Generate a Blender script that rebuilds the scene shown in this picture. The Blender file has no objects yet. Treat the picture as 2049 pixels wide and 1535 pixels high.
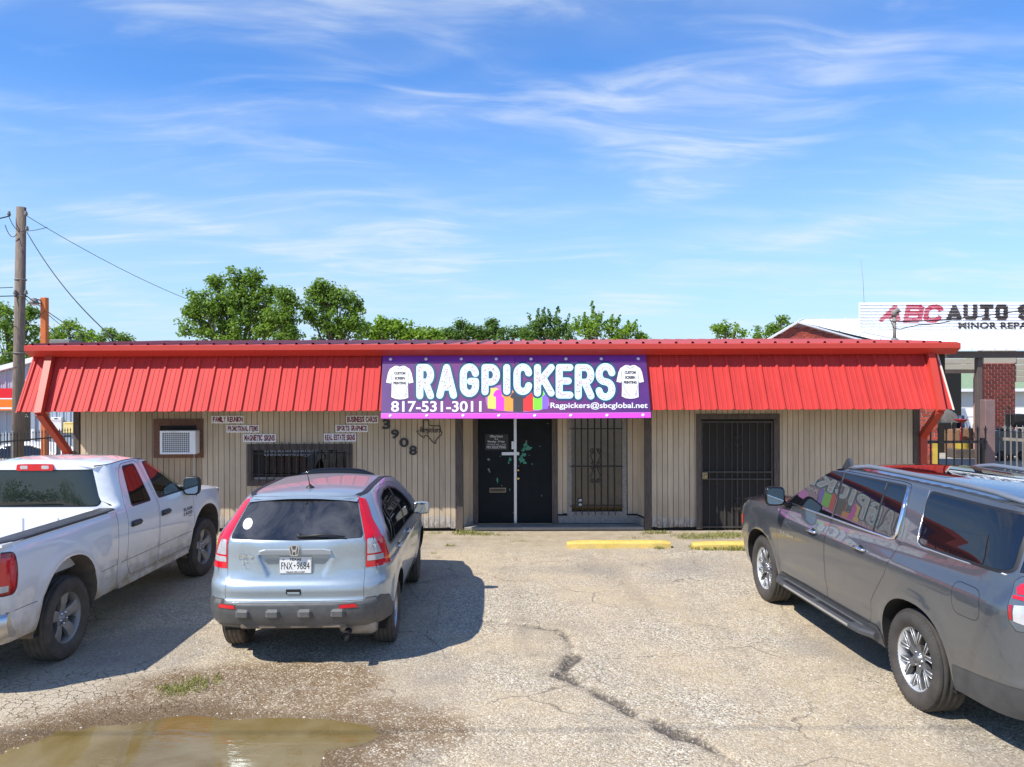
import bpy, math, random
import numpy as np
from mathutils import Vector, Matrix
from mathutils.geometry import delaunay_2d_cdt

random.seed(11)
rng = np.random.default_rng(11)
SC = bpy.context.scene
COL = SC.collection
R_ = math.radians

# ------------------------------------------------------------------ camera
FPX, CX, CY, CAM_H, ROLL = 1610.0, 1024.5, 767.5, 2.78, R_(0.18)
cam_d = bpy.data.cameras.new("camera")
cam_d.sensor_width = 36.0
cam_d.lens = 36.0 * FPX / 2049.0
cam_d.clip_start = 0.1
cam_d.clip_end = 3000
cam = bpy.data.objects.new("camera", cam_d)
cam.matrix_world = Matrix.Translation((0, 0, CAM_H)) @ Matrix.Rotation(R_(90), 4, 'X') @ Matrix.Rotation(-ROLL, 4, 'Z')
COL.objects.link(cam)
SC.camera = cam

# ------------------------------------------------------------------ sun, sky, exposure
SUN_DIR = Vector((-0.84, -0.60, 1.18)).normalized()       # towards the sun
SUN_EL = math.asin(SUN_DIR.z)
SUN_AZ = math.atan2(SUN_DIR.x, SUN_DIR.y)                 # clockwise from +Y
sun_d = bpy.data.lights.new("sun", 'SUN')
sun_d.energy = 4.4
sun_d.angle = R_(0.53)
sun_d.color = (1.0, 0.95, 0.87)
sun = bpy.data.objects.new("sun", sun_d)
sun.rotation_euler = (-SUN_DIR).to_track_quat('-Z', 'Y').to_euler()
sun.location = (-30, -20, 40)
COL.objects.link(sun)

SC.view_settings.view_transform = 'Standard'
SC.view_settings.look = 'None'
SC.view_settings.gamma = 1
SC.view_settings.use_curve_mapping = False
SC.view_settings.exposure = 0.55
SC.render.engine = 'CYCLES'
SC.cycles.max_bounces = 10
SC.cycles.diffuse_bounces = 4
SC.cycles.glossy_bounces = 4
SC.cycles.transparent_max_bounces = 12
SC.cycles.use_denoising = True
SC.cycles.sample_clamp_indirect = 6


class NT:
    """thin wrapper over a node tree"""
    def __init__(s, tree):
        s.t = tree
        s.n = tree.nodes
        s.l = tree.links

    def new(s, typ, **kw):
        nd = s.n.new(typ)
        for k, v in kw.items():
            setattr(nd, k, v)
        return nd

    def set(s, sock, v):
        if hasattr(v, 'is_output') or isinstance(v, bpy.types.NodeSocket):
            s.l.new(v, sock)
        elif v is not None:
            sock.default_value = v

    def math(s, op, a, b=0.0, c=None, clamp=False):
        nd = s.new('ShaderNodeMath', operation=op, use_clamp=clamp)
        s.set(nd.inputs[0], a)
        s.set(nd.inputs[1], b)
        if c is not None:
            s.set(nd.inputs[2], c)
        return nd.outputs[0]

    def mix(s, f, a, b, mode='MIX'):
        nd = s.new('ShaderNodeMix', data_type='RGBA', blend_type=mode)
        s.set(nd.inputs[0], f)
        s.set(nd.inputs[6], a if not isinstance(a, tuple) or len(a) == 4 else (*a, 1))
        s.set(nd.inputs[7], b if not isinstance(b, tuple) or len(b) == 4 else (*b, 1))
        return nd.outputs[2]

    def noise(s, vec, scale, detail=4.0, rough=0.5, dist=0.0):
        nd = s.new('ShaderNodeTexNoise')
        if vec is not None:
            s.l.new(vec, nd.inputs['Vector'])
        nd.inputs['Scale'].default_value = scale
        nd.inputs['Detail'].default_value = detail
        nd.inputs['Roughness'].default_value = rough
        nd.inputs['Distortion'].default_value = dist
        return nd.outputs['Fac']

    def rng(s, v, a, b, c=0.0, d=1.0, smooth=False):
        nd = s.new('ShaderNodeMapRange', interpolation_type='SMOOTHSTEP' if smooth else 'LINEAR')
        s.set(nd.inputs[0], v)
        for i, q in zip((1, 2, 3, 4), (a, b, c, d)):
            s.set(nd.inputs[i], q)
        return nd.outputs[0]

    def mapping(s, vec, scale=(1, 1, 1), rot=(0, 0, 0), loc=(0, 0, 0)):
        nd = s.new('ShaderNodeMapping')
        s.l.new(vec, nd.inputs[0])
        nd.inputs['Scale'].default_value = scale
        nd.inputs['Rotation'].default_value = rot
        nd.inputs['Location'].default_value = loc
        return nd.outputs[0]


world = bpy.data.worlds.new("World")
SC.world = world
world.use_nodes = True
W = NT(world.node_tree)
W.n.clear()
sky = W.new('ShaderNodeTexSky', sky_type='NISHITA')
sky.sun_disc = False
sky.sun_elevation = SUN_EL
sky.sun_rotation = SUN_AZ
sky.altitude = 200
sky.air_density = 1.0
sky.dust_density = 0.0
sky.ozone_density = 3.0
tc = W.new('ShaderNodeTexCoord')
sep = W.new('ShaderNodeSeparateXYZ')
W.l.new(tc.outputs['Generated'], sep.inputs[0])
zz = W.math('MAXIMUM', sep.outputs[2], 0.0)
zp = W.math('ADD', zz, 0.10)
cu = W.math('DIVIDE', W.math('MULTIPLY', sep.outputs[0], -1.0), zp)
cv = W.math('DIVIDE', sep.outputs[1], zp)
comb = W.new('ShaderNodeCombineXYZ')
W.l.new(cu, comb.inputs[0])
W.l.new(cv, comb.inputs[1])
pl = comb.outputs[0]
# feathery cirrus: warped, patchy, combed along two directions
wn = W.new('ShaderNodeTexNoise')
W.l.new(W.mapping(pl, (0.7, 0.7, 1), (0, 0, 0), (2.2, 5.1, 0)), wn.inputs['Vector'])
wn.inputs['Scale'].default_value = 0.9
wn.inputs['Detail'].default_value = 3
wsc = W.new('ShaderNodeVectorMath', operation='SCALE')
W.l.new(wn.outputs['Color'], wsc.inputs[0])
wsc.inputs['Scale'].default_value = 0.8
wad = W.new('ShaderNodeVectorMath', operation='ADD')
W.l.new(pl, wad.inputs[0])
W.l.new(wsc.outputs[0], wad.inputs[1])
wp = wad.outputs[0]
n1 = W.noise(W.mapping(wp, (0.9, 2.6, 1), (0, 0, R_(32)), (3.3, 1.2, 0)), 1.7, 10, 0.58, 0.5)
p1 = W.noise(W.mapping(pl, (0.75, 1.0, 1), (0, 0, R_(20)), (9.3, 6.4, 0)), 1.35, 3, 0.5, 0.4)
c1 = W.math('MULTIPLY', W.rng(n1, 0.44, 0.78, smooth=True), W.rng(p1, 0.36, 0.60, smooth=True))
n3 = W.noise(W.mapping(wp, (0.5, 1.7, 1), (0, 0, R_(-14)), (1.1, 9.2, 0)), 1.6, 9, 0.60, 0.6)
p3 = W.noise(W.mapping(pl, (0.5, 1.1, 1), (0, 0, R_(-5)), (2.4, 7.7, 0)), 1.4, 3, 0.5, 0.2)
c2 = W.math('MULTIPLY', W.rng(n3, 0.44, 0.80, smooth=True), W.rng(p3, 0.36, 0.60, smooth=True))
veil = W.math('MULTIPLY', W.rng(p1, 0.40, 0.72, smooth=True), 0.20)
cl = W.math('ADD', W.math('ADD', W.math('MULTIPLY', c1, 0.72), W.math('MULTIPLY', c2, 0.75)), veil, clamp=True)
cl = W.math('MULTIPLY', cl, W.rng(sep.outputs[2], 0.0, 0.12, 0.25, 0.80))
hsv = W.new('ShaderNodeHueSaturation')
hsv.inputs['Saturation'].default_value = 1.18
hsv.inputs['Value'].default_value = 1.24
W.l.new(sky.outputs[0], hsv.inputs['Color'])
tint = W.mix(1.0, hsv.outputs[0], (0.83, 0.98, 1.20), 'MULTIPLY')
# pale blue-white air low over the horizon
skyc = W.mix(W.rng(sep.outputs[2], 0.0, 0.33, 0.90, 0.0), tint, (3.45, 4.75, 6.0, 1))
cloud_col = (5.6, 6.1, 6.7, 1)
colr = W.mix(cl, skyc, cloud_col)
bg = W.new('ShaderNodeBackground')
W.l.new(colr, bg.inputs[0])
bg.inputs[1].default_value = 0.105
wo = W.new('ShaderNodeOutputWorld')
W.l.new(bg.outputs[0], wo.inputs[0])
# ------------------------------------------------------------------ coordinates
def unroll(px, py):
    dx, dy = px - CX, CY - py
    return dx * math.cos(ROLL) + dy * math.sin(ROLL), dy * math.cos(ROLL) - dx * math.sin(ROLL)


def at(px, py, Y):
    """the point seen at pixel (px, py) of the 2049 px photograph, standing at distance Y"""
    dx, dy = unroll(px, py)
    return Vector((dx / FPX * Y, Y, CAM_H + dy / FPX * Y))


def gnd(px, py, z=0.0):
    dx, dy = unroll(px, py)
    Y = (z - CAM_H) / dy * FPX
    return Vector((dx / FPX * Y, Y, z))


def on_plane(px, py, p0, n):
    dx, dy = unroll(px, py)
    d = Vector((dx / FPX, 1.0, dy / FPX))
    o = Vector((0, 0, CAM_H))
    t = (Vector(p0) - o).dot(n) / d.dot(n)
    return o + d * t


# ------------------------------------------------------------------ materials
MATS = {}


def M(name, col, rough=0.6, metal=0.0, var=0.10, vs=5.0, bump=0.0, bs=60.0, coat=0.0, spec=0.5, rnd=0.0,
      dirt=None, stretch=None, world_co=False):
    m = bpy.data.materials.new(name)
    m.use_nodes = True
    t = NT(m.node_tree)
    p = m.node_tree.nodes['Principled BSDF']
    tc = t.new('ShaderNodeTexCoord')
    if world_co:
        geo = t.new('ShaderNodeNewGeometry')
        co = geo.outputs['Position']
    else:
        co = tc.outputs['Object']
    vec = co
    if stretch:
        vec = t.mapping(co, stretch)
    c = (*col, 1)
    out = None
    if var:
        f = t.rng(t.noise(vec, vs, 5, 0.6), 0.25, 0.75, 1 - var, 1 + var)
        if rnd:
            oi = t.new('ShaderNodeObjectInfo')
            f = t.math('MULTIPLY', f, t.rng(oi.outputs['Random'], 0, 1, 1 - rnd, 1 + rnd))
        vm = t.new('ShaderNodeVectorMath', operation='SCALE')
        vm.inputs[0].default_value = col
        t.l.new(f, vm.inputs['Scale'])
        out = vm.outputs[0]
    if dirt:
        dcol, z0, z1, amt = dirt
        sp = t.new('ShaderNodeSeparateXYZ')
        t.l.new(co, sp.inputs[0])
        nz = t.noise(co, 5.0, 8, 0.7)
        k = t.math('MULTIPLY', t.rng(sp.outputs[2], z0, z1, 1.0, 0.0), t.rng(nz, 0.28, 0.62, 0.18, 1.0), clamp=True)
        k = t.math('MULTIPLY', k, amt)
        out = t.mix(k, out if out is not None else c, dcol)
        t.l.new(t.rng(k, 0, 0.8, rough, 0.85), p.inputs['Roughness'])
        if coat:
            t.l.new(t.rng(k, 0, 0.8, coat, 0.0), p.inputs['Coat Weight'])
    if out is not None:
        t.l.new(out, p.inputs['Base Color'])
    else:
        p.inputs['Base Color'].default_value = c
    if not dirt:
        p.inputs['Roughness'].default_value = rough
        p.inputs['Coat Weight'].default_value = coat
    p.inputs['Coat Roughness'].default_value = 0.02
    p.inputs['Coat IOR'].default_value = 1.65
    p.inputs['Metallic'].default_value = metal
    p.inputs['Specular IOR Level'].default_value = spec
    if bump:
        b = t.new('ShaderNodeBump')
        b.inputs['Strength'].default_value = min(1.0, bump)
        b.inputs['Distance'].default_value = 0.01
        t.l.new(t.noise(vec, bs, 6, 0.65), b.inputs['Height'])
        t.l.new(b.outputs[0], p.inputs['Normal'])
    MATS[name] = m
    return m


def glass_mat(name, tint, opaque=None, rough=0.0, dusty=0.0, refl=0.05):
    """window glass: a dark opaque pane with a sharp mirror, or a tinted clear one"""
    m = bpy.data.materials.new(name)
    m.use_nodes = True
    t = NT(m.node_tree)
    t.n.clear()
    o = t.new('ShaderNodeOutputMaterial')
    gl = t.new('ShaderNodeBsdfGlossy')
    gl.inputs['Roughness'].default_value = rough
    fr = t.new('ShaderNodeFresnel')
    fr.inputs['IOR'].default_value = 1.52
    fac = t.math('ADD', t.math('MULTIPLY', fr.outputs[0], 0.95), refl, clamp=True)
    if opaque is not None:
        base = t.new('ShaderNodeBsdfDiffuse')
        base.inputs[0].default_value = (*opaque, 1)
    else:
        base = t.new('ShaderNodeBsdfTransparent')
        base.inputs[0].default_value = (*tint, 1)
    if dusty:
        tc = t.new('ShaderNodeTexCoord')
        nz = t.noise(t.mapping(tc.outputs['Object'], (1, 1, 0.6)), 3.2, 8, 0.65, 0.6)
        df = t.new('ShaderNodeBsdfDiffuse')
        df.inputs[0].default_value = (0.38, 0.36, 0.33, 1)
        mx = t.new('ShaderNodeMixShader')
        t.l.new(t.rng(nz, 0.35, 0.8, 0.02, dusty), mx.inputs[0])
        t.l.new(base.outputs[0], mx.inputs[1])
        t.l.new(df.outputs[0], mx.inputs[2])
        base = mx
    mx = t.new('ShaderNodeMixShader')
    t.l.new(fac, mx.inputs[0])
    t.l.new(base.outputs[0], mx.inputs[1])
    t.l.new(gl.outputs[0], mx.inputs[2])
    t.l.new(mx.outputs[0], o.inputs[0])
    MATS[name] = m
    return m


# ------------------------------------------------------------------ objects
def new_obj(name, mesh, parent=None):
    o = bpy.data.objects.new(name, mesh)
    COL.objects.link(o)
    if parent is not None:
        o.parent = parent
    return o


def tag(o, label=None, cat=None, group=None, kind=None):
    if label:
        o['label'] = label
    if cat:
        o['category'] = cat
    if group:
        o['group'] = group
    if kind:
        o['kind'] = kind
    return o


def thing(name, label, cat, loc=(0, 0, 0), rz=0.0, group=None):
    o = new_obj(name, None)
    o.location = loc
    o.rotation_euler = (0, 0, rz)
    o.empty_display_size = 0.2
    return tag(o, label, cat, group)


def root_of(o):
    while o.parent is not None:
        o = o.parent
    return o


def copy_tree(o, parent=None):
    c = o.copy()
    COL.objects.link(c)
    if parent is not None:
        c.parent = parent
    for ch in list(o.children):
        copy_tree(ch, c)
    return c


def frame(n, up=(0, 0, 1)):
    n = Vector(n).normalized()
    u = Vector(up).cross(n)
    if u.length < 1e-6:
        u = Vector((1, 0, 0))
    u.normalize()
    v = n.cross(u)
    return u, v, n


class MB:
    """collects shapes, then links them as ONE mesh object"""
    def __init__(s):
        s.v = []
        s.f = []
        s.sm = []

    def add(s, vs, fs, smooth=False):
        k = len(s.v)
        s.v.extend(tuple(q) for q in vs)
        s.f.extend(tuple(i + k for i in f) for f in fs)
        s.sm.extend([smooth] * len(fs))
        return s

    def box(s, x0, x1, y0, y1, z0, z1):
        vs = [(x, y, z) for z in (z0, z1) for y in (y0, y1) for x in (x0, x1)]
        return s.add(vs, [(0, 2, 3, 1), (4, 5, 7, 6), (0, 1, 5, 4), (2, 6, 7, 3), (0, 4, 6, 2), (1, 3, 7, 5)])

    def rbox(s, x0, x1, y0, y1, z0, z1, r):
        """box with chamfered edges on all sides"""
        out = []
        cx, cy, cz = (x0 + x1) / 2, (y0 + y1) / 2, (z0 + z1) / 2
        hx, hy, hz = abs(x1 - x0) / 2, abs(y1 - y0) / 2, abs(z1 - z0) / 2
        r = min(r, hx * .98, hy * .98, hz * .98)
        idx = {}
        for sx in (-1, 1):
            for sy in (-1, 1):
                for sz in (-1, 1):
                    idx[sx, sy, sz, 0] = len(out); out.append((cx + sx * hx, cy + sy * (hy - r), cz + sz * (hz - r)))
                    idx[sx, sy, sz, 1] = len(out); out.append((cx + sx * (hx - r), cy + sy * hy, cz + sz * (hz - r)))
                    idx[sx, sy, sz, 2] = len(out); out.append((cx + sx * (hx - r), cy + sy * (hy - r), cz + sz * hz))
        F = []
        g = lambda a, b, c, k: idx[a, b, c, k]
        for q in (-1, 1):
            fx = [g(q, -1, -1, 0), g(q, 1, -1, 0), g(q, 1, 1, 0), g(q, -1, 1, 0)]
            fy = [g(-1, q, -1, 1), g(1, q, -1, 1), g(1, q, 1, 1), g(-1, q, 1, 1)]
            fz = [g(-1, -1, q, 2), g(1, -1, q, 2), g(1, 1, q, 2), g(-1, 1, q, 2)]
            F += [fx if q > 0 else fx[::-1], fy[::-1] if q > 0 else fy, fz if q > 0 else fz[::-1]]
        def fix(f):
            a, b, c = (Vector(out[f[0]]), Vector(out[f[1]]), Vector(out[f[2]]))
            nn = (b - a).cross(c - a)
            m = sum((Vector(out[i]) for i in f), Vector()) / len(f) - Vector((cx, cy, cz))
            return f if nn.dot(m) > 0 else f[::-1]
        for a in (-1, 1):
            for b in (-1, 1):
                F.append(fix([g(a, b, -1, 0), g(a, b, 1, 0), g(a, b, 1, 1), g(a, b, -1, 1)]))
                F.append(fix([g(a, -1, b, 0), g(a, 1, b, 0), g(a, 1, b, 2), g(a, -1, b, 2)]))
                F.append(fix([g(-1, a, b, 1), g(1, a, b, 1), g(1, a, b, 2), g(-1, a, b, 2)]))
                for c in (-1, 1):
                    F.append(fix([g(a, b, c, 0), g(a, b, c, 1), g(a, b, c, 2)]))
        return s.add(out, F)

    def bar(s, p, q, w, h, up=(0, 0, 1)):
        p, q = Vector(p), Vector(q)
        d = (q - p).normalized()
        u = d.cross(Vector(up))
        if u.length < 1e-5:
            u = d.cross(Vector((0, 1, 0)))
        u.normalize()
        v = u.cross(d)
        vs = []
        for c in (p, q):
            for a, b in ((-1, -1), (1, -1), (1, 1), (-1, 1)):
                vs.append(c + u * (a * w / 2) + v * (b * h / 2))
        return s.add(vs, [(0, 1, 2, 3), (7, 6, 5, 4), (0, 4, 5, 1), (1, 5, 6, 2), (2, 6, 7, 3), (3, 7, 4, 0)])

    def tube(s, pts, r, n=8, caps=True, smooth=True):
        pts = [Vector(p) for p in pts]
        rs = r if isinstance(r, (list, tuple)) else [r] * len(pts)
        vs = []
        prev = None
        for i, p in enumerate(pts):
            d = (pts[min(i + 1, len(pts) - 1)] - pts[max(i - 1, 0)]).normalized()
            if prev is None:
                a = Vector((0, 0, 1)) if abs(d.z) < 0.9 else Vector((1, 0, 0))
                u = d.cross(a).normalized()
            else:
                u = (prev - d * prev.dot(d)).normalized()
            prev = u
            v = d.cross(u)
            for k in range(n):
                a = 2 * math.pi * k / n
                vs.append(p + (u * math.cos(a) + v * math.sin(a)) * rs[i])
        fs = []
        for i in range(len(pts) - 1):
            for k in range(n):
                k2 = (k + 1) % n
                fs.append((i * n + k, i * n + k2, (i + 1) * n + k2, (i + 1) * n + k))
        s.add(vs, fs, smooth)
        if caps:
            b = len(s.v) - len(vs)
            s.f.append(tuple(b + k for k in range(n))[::-1]); s.sm.append(False)
            s.f.append(tuple(b + (len(pts) - 1) * n + k for k in range(n))); s.sm.append(False)
        return s

    def lathe(s, prof, o=(0, 0, 0), axis=(0, 0, 1), n=32, smooth=True, up=(0, 1, 0.01)):
        """prof: (radius, height along axis)"""
        o = Vector(o)
        u, v, w = frame(axis, up)
        vs, fs = [], []
        for (r, h) in prof:
            for k in range(n):
                a = 2 * math.pi * k / n
                vs.append(o + u * (r * math.cos(a)) + v * (r * math.sin(a)) + w * h)
        for i in range(len(prof) - 1):
            for k in range(n):
                k2 = (k + 1) % n
                fs.append((i * n + k, i * n + k2, (i + 1) * n + k2, (i + 1) * n + k))
        return s.add(vs, fs, smooth)

    def prism(s, poly, o, u, v, n, d0, d1):
        """poly (2D, counter-clockwise) in plane o+u*x+v*y, extruded from d0 to d1 along n"""
        o, u, v, n = Vector(o), Vector(u), Vector(v), Vector(n)
        k = len(poly)
        a = sum(poly[i][0] * poly[(i + 1) % k][1] - poly[(i + 1) % k][0] * poly[i][1] for i in range(k))
        if a < 0:
            poly = poly[::-1]
        lo = [o + u * p[0] + v * p[1] + n * d0 for p in poly]
        hi = [o + u * p[0] + v * p[1] + n * d1 for p in poly]
        fs = [tuple(range(k, 2 * k)), tuple(range(k))[::-1]]
        fs += [(i, (i + 1) % k, k + (i + 1) % k, k + i) for i in range(k)]
        return s.add(lo + hi, fs)

    def sheet(s, vs, fs, smooth=False):
        return s.add(vs, fs, smooth)

    def grid(s, rows, smooth=True, flip=False):
        """rows of points, all the same length"""
        m = len(rows[0])
        vs = [p for r in rows for p in r]
        fs = []
        for i in range(len(rows) - 1):
            for j in range(m - 1):
                q = (i * m + j, i * m + j + 1, (i + 1) * m + j + 1, (i + 1) * m + j)
                fs.append(q[::-1] if flip else q)
        return s.add(vs, fs, smooth)

    def mesh(s, name, mat=None, off=None):
        me = bpy.data.meshes.new(name)
        v = np.array([tuple(p) for p in s.v], dtype=np.float64).reshape(-1, 3)
        if off is not None:
            v = v - np.array(off)
        me.from_pydata(v.tolist(), [], s.f)
        me.polygons.foreach_set('use_smooth', s.sm)
        if mat is not None:
            me.materials.append(mat if not isinstance(mat, str) else MATS[mat])
        me.update()
        return me

    def build(s, name, mat, parent=None, world=True):
        """world=True: the shapes were given in world coordinates"""
        off = None
        if parent is not None and world:
            off = tuple(root_of(parent).location)
        return new_obj(name, s.mesh(name, mat, off), parent)


def solo(mb, name, mat, label, cat, group=None, base=None):
    """a thing that is one mesh, its origin at its base"""
    v = np.array([tuple(p) for p in mb.v])
    if base is None:
        base = ((v[:, 0].min() + v[:, 0].max()) / 2, (v[:, 1].min() + v[:, 1].max()) / 2, v[:, 2].min())
    o = new_obj(name, mb.mesh(name, mat, base))
    o.location = base
    return tag(o, label, cat, group)


# ------------------------------------------------------------------ flat shapes, strokes, lettering
def union(polys):
    """triangles covering the union of 2D polygons"""
    vs, fs = [], []
    for p in polys:
        k = len(vs)
        vs += [Vector((q[0], q[1])) for q in p]
        fs.append(list(range(k, k + len(p))))
    r = delaunay_2d_cdt(vs, [], fs, 0, 1e-6)
    tri = [f for f, of in zip(r[2], r[5]) if of]
    return [(q.x, q.y) for q in r[0]], tri


def capsule(p, q, w, n=7):
    p, q = Vector(p), Vector(q)
    d = q - p
    a0 = math.atan2(d.y, d.x) if d.length > 1e-9 else 0.0
    out = []
    for k in range(n):
        a = a0 - math.pi / 2 + math.pi * k / (n - 1)
        out.append((q.x + w / 2 * math.cos(a), q.y + w / 2 * math.sin(a)))
    for k in range(n):
        a = a0 + math.pi / 2 + math.pi * k / (n - 1)
        out.append((p.x + w / 2 * math.cos(a), p.y + w / 2 * math.sin(a)))
    return out


def square_seg(p, q, w, e=0.5):
    p, q = Vector(p), Vector(q)
    d = (q - p)
    d = d.normalized() if d.length > 1e-9 else Vector((1, 0))
    n = Vector((-d.y, d.x)) * (w / 2)
    a, b = p - d * w * e, q + d * w * e
    return [tuple(a - n), tuple(b - n), tuple(b + n), tuple(a + n)]


def stroke(lines, w, square=False, e=0.5):
    polys = []
    for ln in lines:
        for a, b in zip(ln[:-1], ln[1:]):
            polys.append(square_seg(a, b, w, e) if square else capsule(a, b, w))
    return union(polys)


def arc(cx, cy, rx, ry, a0, a1, n=10):
    return [(cx + rx * math.cos(R_(a0 + (a1 - a0) * k / n)), cy + ry * math.sin(R_(a0 + (a1 - a0) * k / n))) for k in range(n + 1)]


GLYPH = {
    'R': [[(0, 0), (0, 1), (.55, 1)] + arc(.55, .74, .45, .26, 90, -90) + [(0, .48)], [(.52, .48), (1, 0)]],
    'A': [[(0, 0), (.5, 1), (1, 0)], [(.2, .3), (.8, .3)]],
    'G': [arc(.5, .72, .5, .28, 8, 180) + arc(.5, .28, .5, .28, 180, 360) + [(1, .46), (.58, .46)]],
    'P': [[(0, 0), (0, 1), (.5, 1)] + arc(.5, .70, .5, .30, 90, -90) + [(0, .40)]],
    'I': [[(.5, 0), (.5, 1)]],
    'C': [arc(.5, .72, .5, .28, 8, 180) + arc(.5, .28, .5, .28, 180, 352)],
    'K': [[(0, 0), (0, 1)], [(1, 1), (.08, .40)], [(.38, .60), (1, 0)]],
    'E': [[(1, 1), (0, 1), (0, 0), (1, 0)], [(0, .51), (.84, .51)]],
    'S': [arc(.5, .75, .5, .25, 10, 180, 8) + arc(.5, .75, .5, .25, 180, 270, 5) + arc(.5, .25, .5, .25, 90, -170, 12)],
    'B': [[(0, 0), (0, 1), (.8, 1), (1, .85), (1, .65), (.85, .53), (0, .53)], [(.85, .53), (1, .4), (1, .15), (.8, 0), (0, 0)]],
    'U': [[(0, 1), (0, .16), (.18, 0), (.82, 0), (1, .16), (1, 1)]],
    'T': [[(0, 1), (1, 1)], [(.5, 1), (.5, 0)]],
    'O': [[(.2, 0), (0, .16), (0, .84), (.2, 1), (.8, 1), (1, .84), (1, .16), (.8, 0), (.2, 0)]],
}


def glyph(ch, x0, x1, y0, y1, w):
    """a letter's strokes fitted in a box; w = stroke width in the same unit (y up or down both fine)"""
    sy = 1 if y1 > y0 else -1
    return [[(x0 + w / 2 + (x1 - x0 - w) * p[0], y0 + sy * w / 2 + (y1 - y0 - sy * w) * p[1]) for p in ln] for ln in GLYPH[ch]]


_txt = {}


def text2d(s, bold=0.0, spacing=1.0):
    """flat triangles of a line of text, scaled so that its bounding box is 0..1 x 0..1; also its aspect"""
    key = (s, bold, spacing)
    if key not in _txt:
        cu = bpy.data.curves.new('lettering', 'FONT')
        cu.body = s
        cu.size = 1
        cu.offset = bold
        cu.space_character = spacing
        cu.resolution_u = 4
        o = bpy.data.objects.new('lettering', cu)
        COL.objects.link(o)
        dg = bpy.context.evaluated_depsgraph_get()
        me = o.evaluated_get(dg).to_mesh()
        me.calc_loop_triangles()
        v = np.array([tuple(q.co)[:2] for q in me.vertices])
        f = [tuple(t.vertices) for t in me.loop_triangles]
        bpy.data.objects.remove(o)
        lo, hi = v.min(0), v.max(0)
        asp = (hi[0] - lo[0]) / (hi[1] - lo[1])
        _txt[key] = ((v - lo) / (hi - lo), f, asp)
    return _txt[key]


def put_flat(mb, v2, tris, fmap):
    """2D triangles through fmap(x, y) -> 3D point, all facing the camera side"""
    pts = [Vector(fmap(x, y)) for x, y in v2]
    cam_p = Vector((0, 0, CAM_H))
    fs = []
    for t in tris:
        a, b, c = pts[t[0]], pts[t[1]], pts[t[2]]
        n = (b - a).cross(c - a)
        fs.append(t if n.dot(cam_p - a) > 0 else tuple(t)[::-1])
    mb.add(pts, fs)


def put_text(mb, s, x0, y0, x1, y1, fmap, bold=0.0, spacing=1.0):
    v, f, _ = text2d(s, bold, spacing)
    put_flat(mb, [(x0 + (x1 - x0) * p[0], y0 + (y1 - y0) * p[1]) for p in v], f, fmap)


def pchip(xs, ys):
    """monotone cubic through (xs, ys), vectorised"""
    xs, ys = np.array(xs, float), np.array(ys, float)
    h = np.diff(xs)
    d = np.diff(ys) / h
    m = np.zeros_like(ys)
    for i in range(1, len(xs) - 1):
        if d[i - 1] * d[i] > 0:
            w1, w2 = 2 * h[i] + h[i - 1], h[i] + 2 * h[i - 1]
            m[i] = (w1 + w2) / (w1 / d[i - 1] + w2 / d[i])
    m[0], m[-1] = d[0], d[-1]

    def f(x):
        x = np.clip(np.asarray(x, float), xs[0], xs[-1])
        i = np.clip(np.searchsorted(xs, x) - 1, 0, len(h) - 1)
        t = (x - xs[i]) / h[i]
        return ((2 * t**3 - 3 * t**2 + 1) * ys[i] + (t**3 - 2 * t**2 + t) * h[i] * m[i]
                + (-2 * t**3 + 3 * t**2) * ys[i + 1] + (t**3 - t**2) * h[i] * m[i + 1])
    return f


def sstep(a, b, x):
    t = np.clip((np.asarray(x, float) - a) / (b - a), 0, 1)
    return t * t * (3 - 2 * t)


# value noise for numpy
_perm = rng.random((256, 256))


def vnoise(x, y):
    xi, yi = np.floor(x).astype(int), np.floor(y).astype(int)
    fx, fy = x - xi, y - yi
    fx, fy = fx * fx * (3 - 2 * fx), fy * fy * (3 - 2 * fy)
    g = lambda a, b: _perm[a & 255, b & 255]
    return (g(xi, yi) * (1 - fx) + g(xi + 1, yi) * fx) * (1 - fy) + (g(xi, yi + 1) * (1 - fx) + g(xi + 1, yi + 1) * fx) * fy


def fbm(x, y, o=4):
    s, a, t = 0, 1, 0
    for k in range(o):
        s = s + a * vnoise(x * 2**k + 17 * k, y * 2**k + 31 * k)
        t += a
        a *= 0.5
    return s / t
# ------------------------------------------------------------------ palette
M('red_metal', (0.52, 0.046, 0.040), 0.55, 0, 0.13, 2.4, spec=0.18, stretch=(1.5, 1, .35), world_co=True)
M('red_gutter', (0.50, 0.050, 0.032), 0.42, 0, 0.08, 0.8)
M('roof_metal', (0.40, 0.065, 0.055), 0.5, 0, 0.10, 0.5)
M('rust_red_steel', (0.42, 0.045, 0.022), 0.5, 0, 0.15, 2.0, bump=0.1)
M('dark_wood', (0.105, 0.082, 0.068), 0.85, 0, 0.45, 9, bump=0.5, bs=30, stretch=(6, 6, 0.6), world_co=True)
M('brown_wood', (0.16, 0.075, 0.05), 0.8, 0, 0.4, 9, bump=0.4, bs=30, stretch=(4, 4, 4), world_co=True)
M('grey_wood', (0.27, 0.245, 0.215), 0.85, 0, 0.35, 9, bump=0.5, bs=30, stretch=(3, 3, 3), world_co=True)
M('gap_dark', (0.03, 0.026, 0.022), 0.9, 0, 0)
M('soffit', (0.10, 0.09, 0.08), 0.9, 0, 0.1)
M('cream_trim', (0.62, 0.58, 0.50), 0.6, 0, 0.08)
M('black_iron', (0.035, 0.031, 0.029), 0.55, 0, 0.3, 14)
M('brown_iron', (0.055, 0.045, 0.04), 0.6, 0, 0.35, 10)
M('grey_iron', (0.22, 0.20, 0.18), 0.6, 0, 0.2, 10)
M('white_plastic', (0.74, 0.75, 0.75), 0.4, 0, 0.05)
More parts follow.
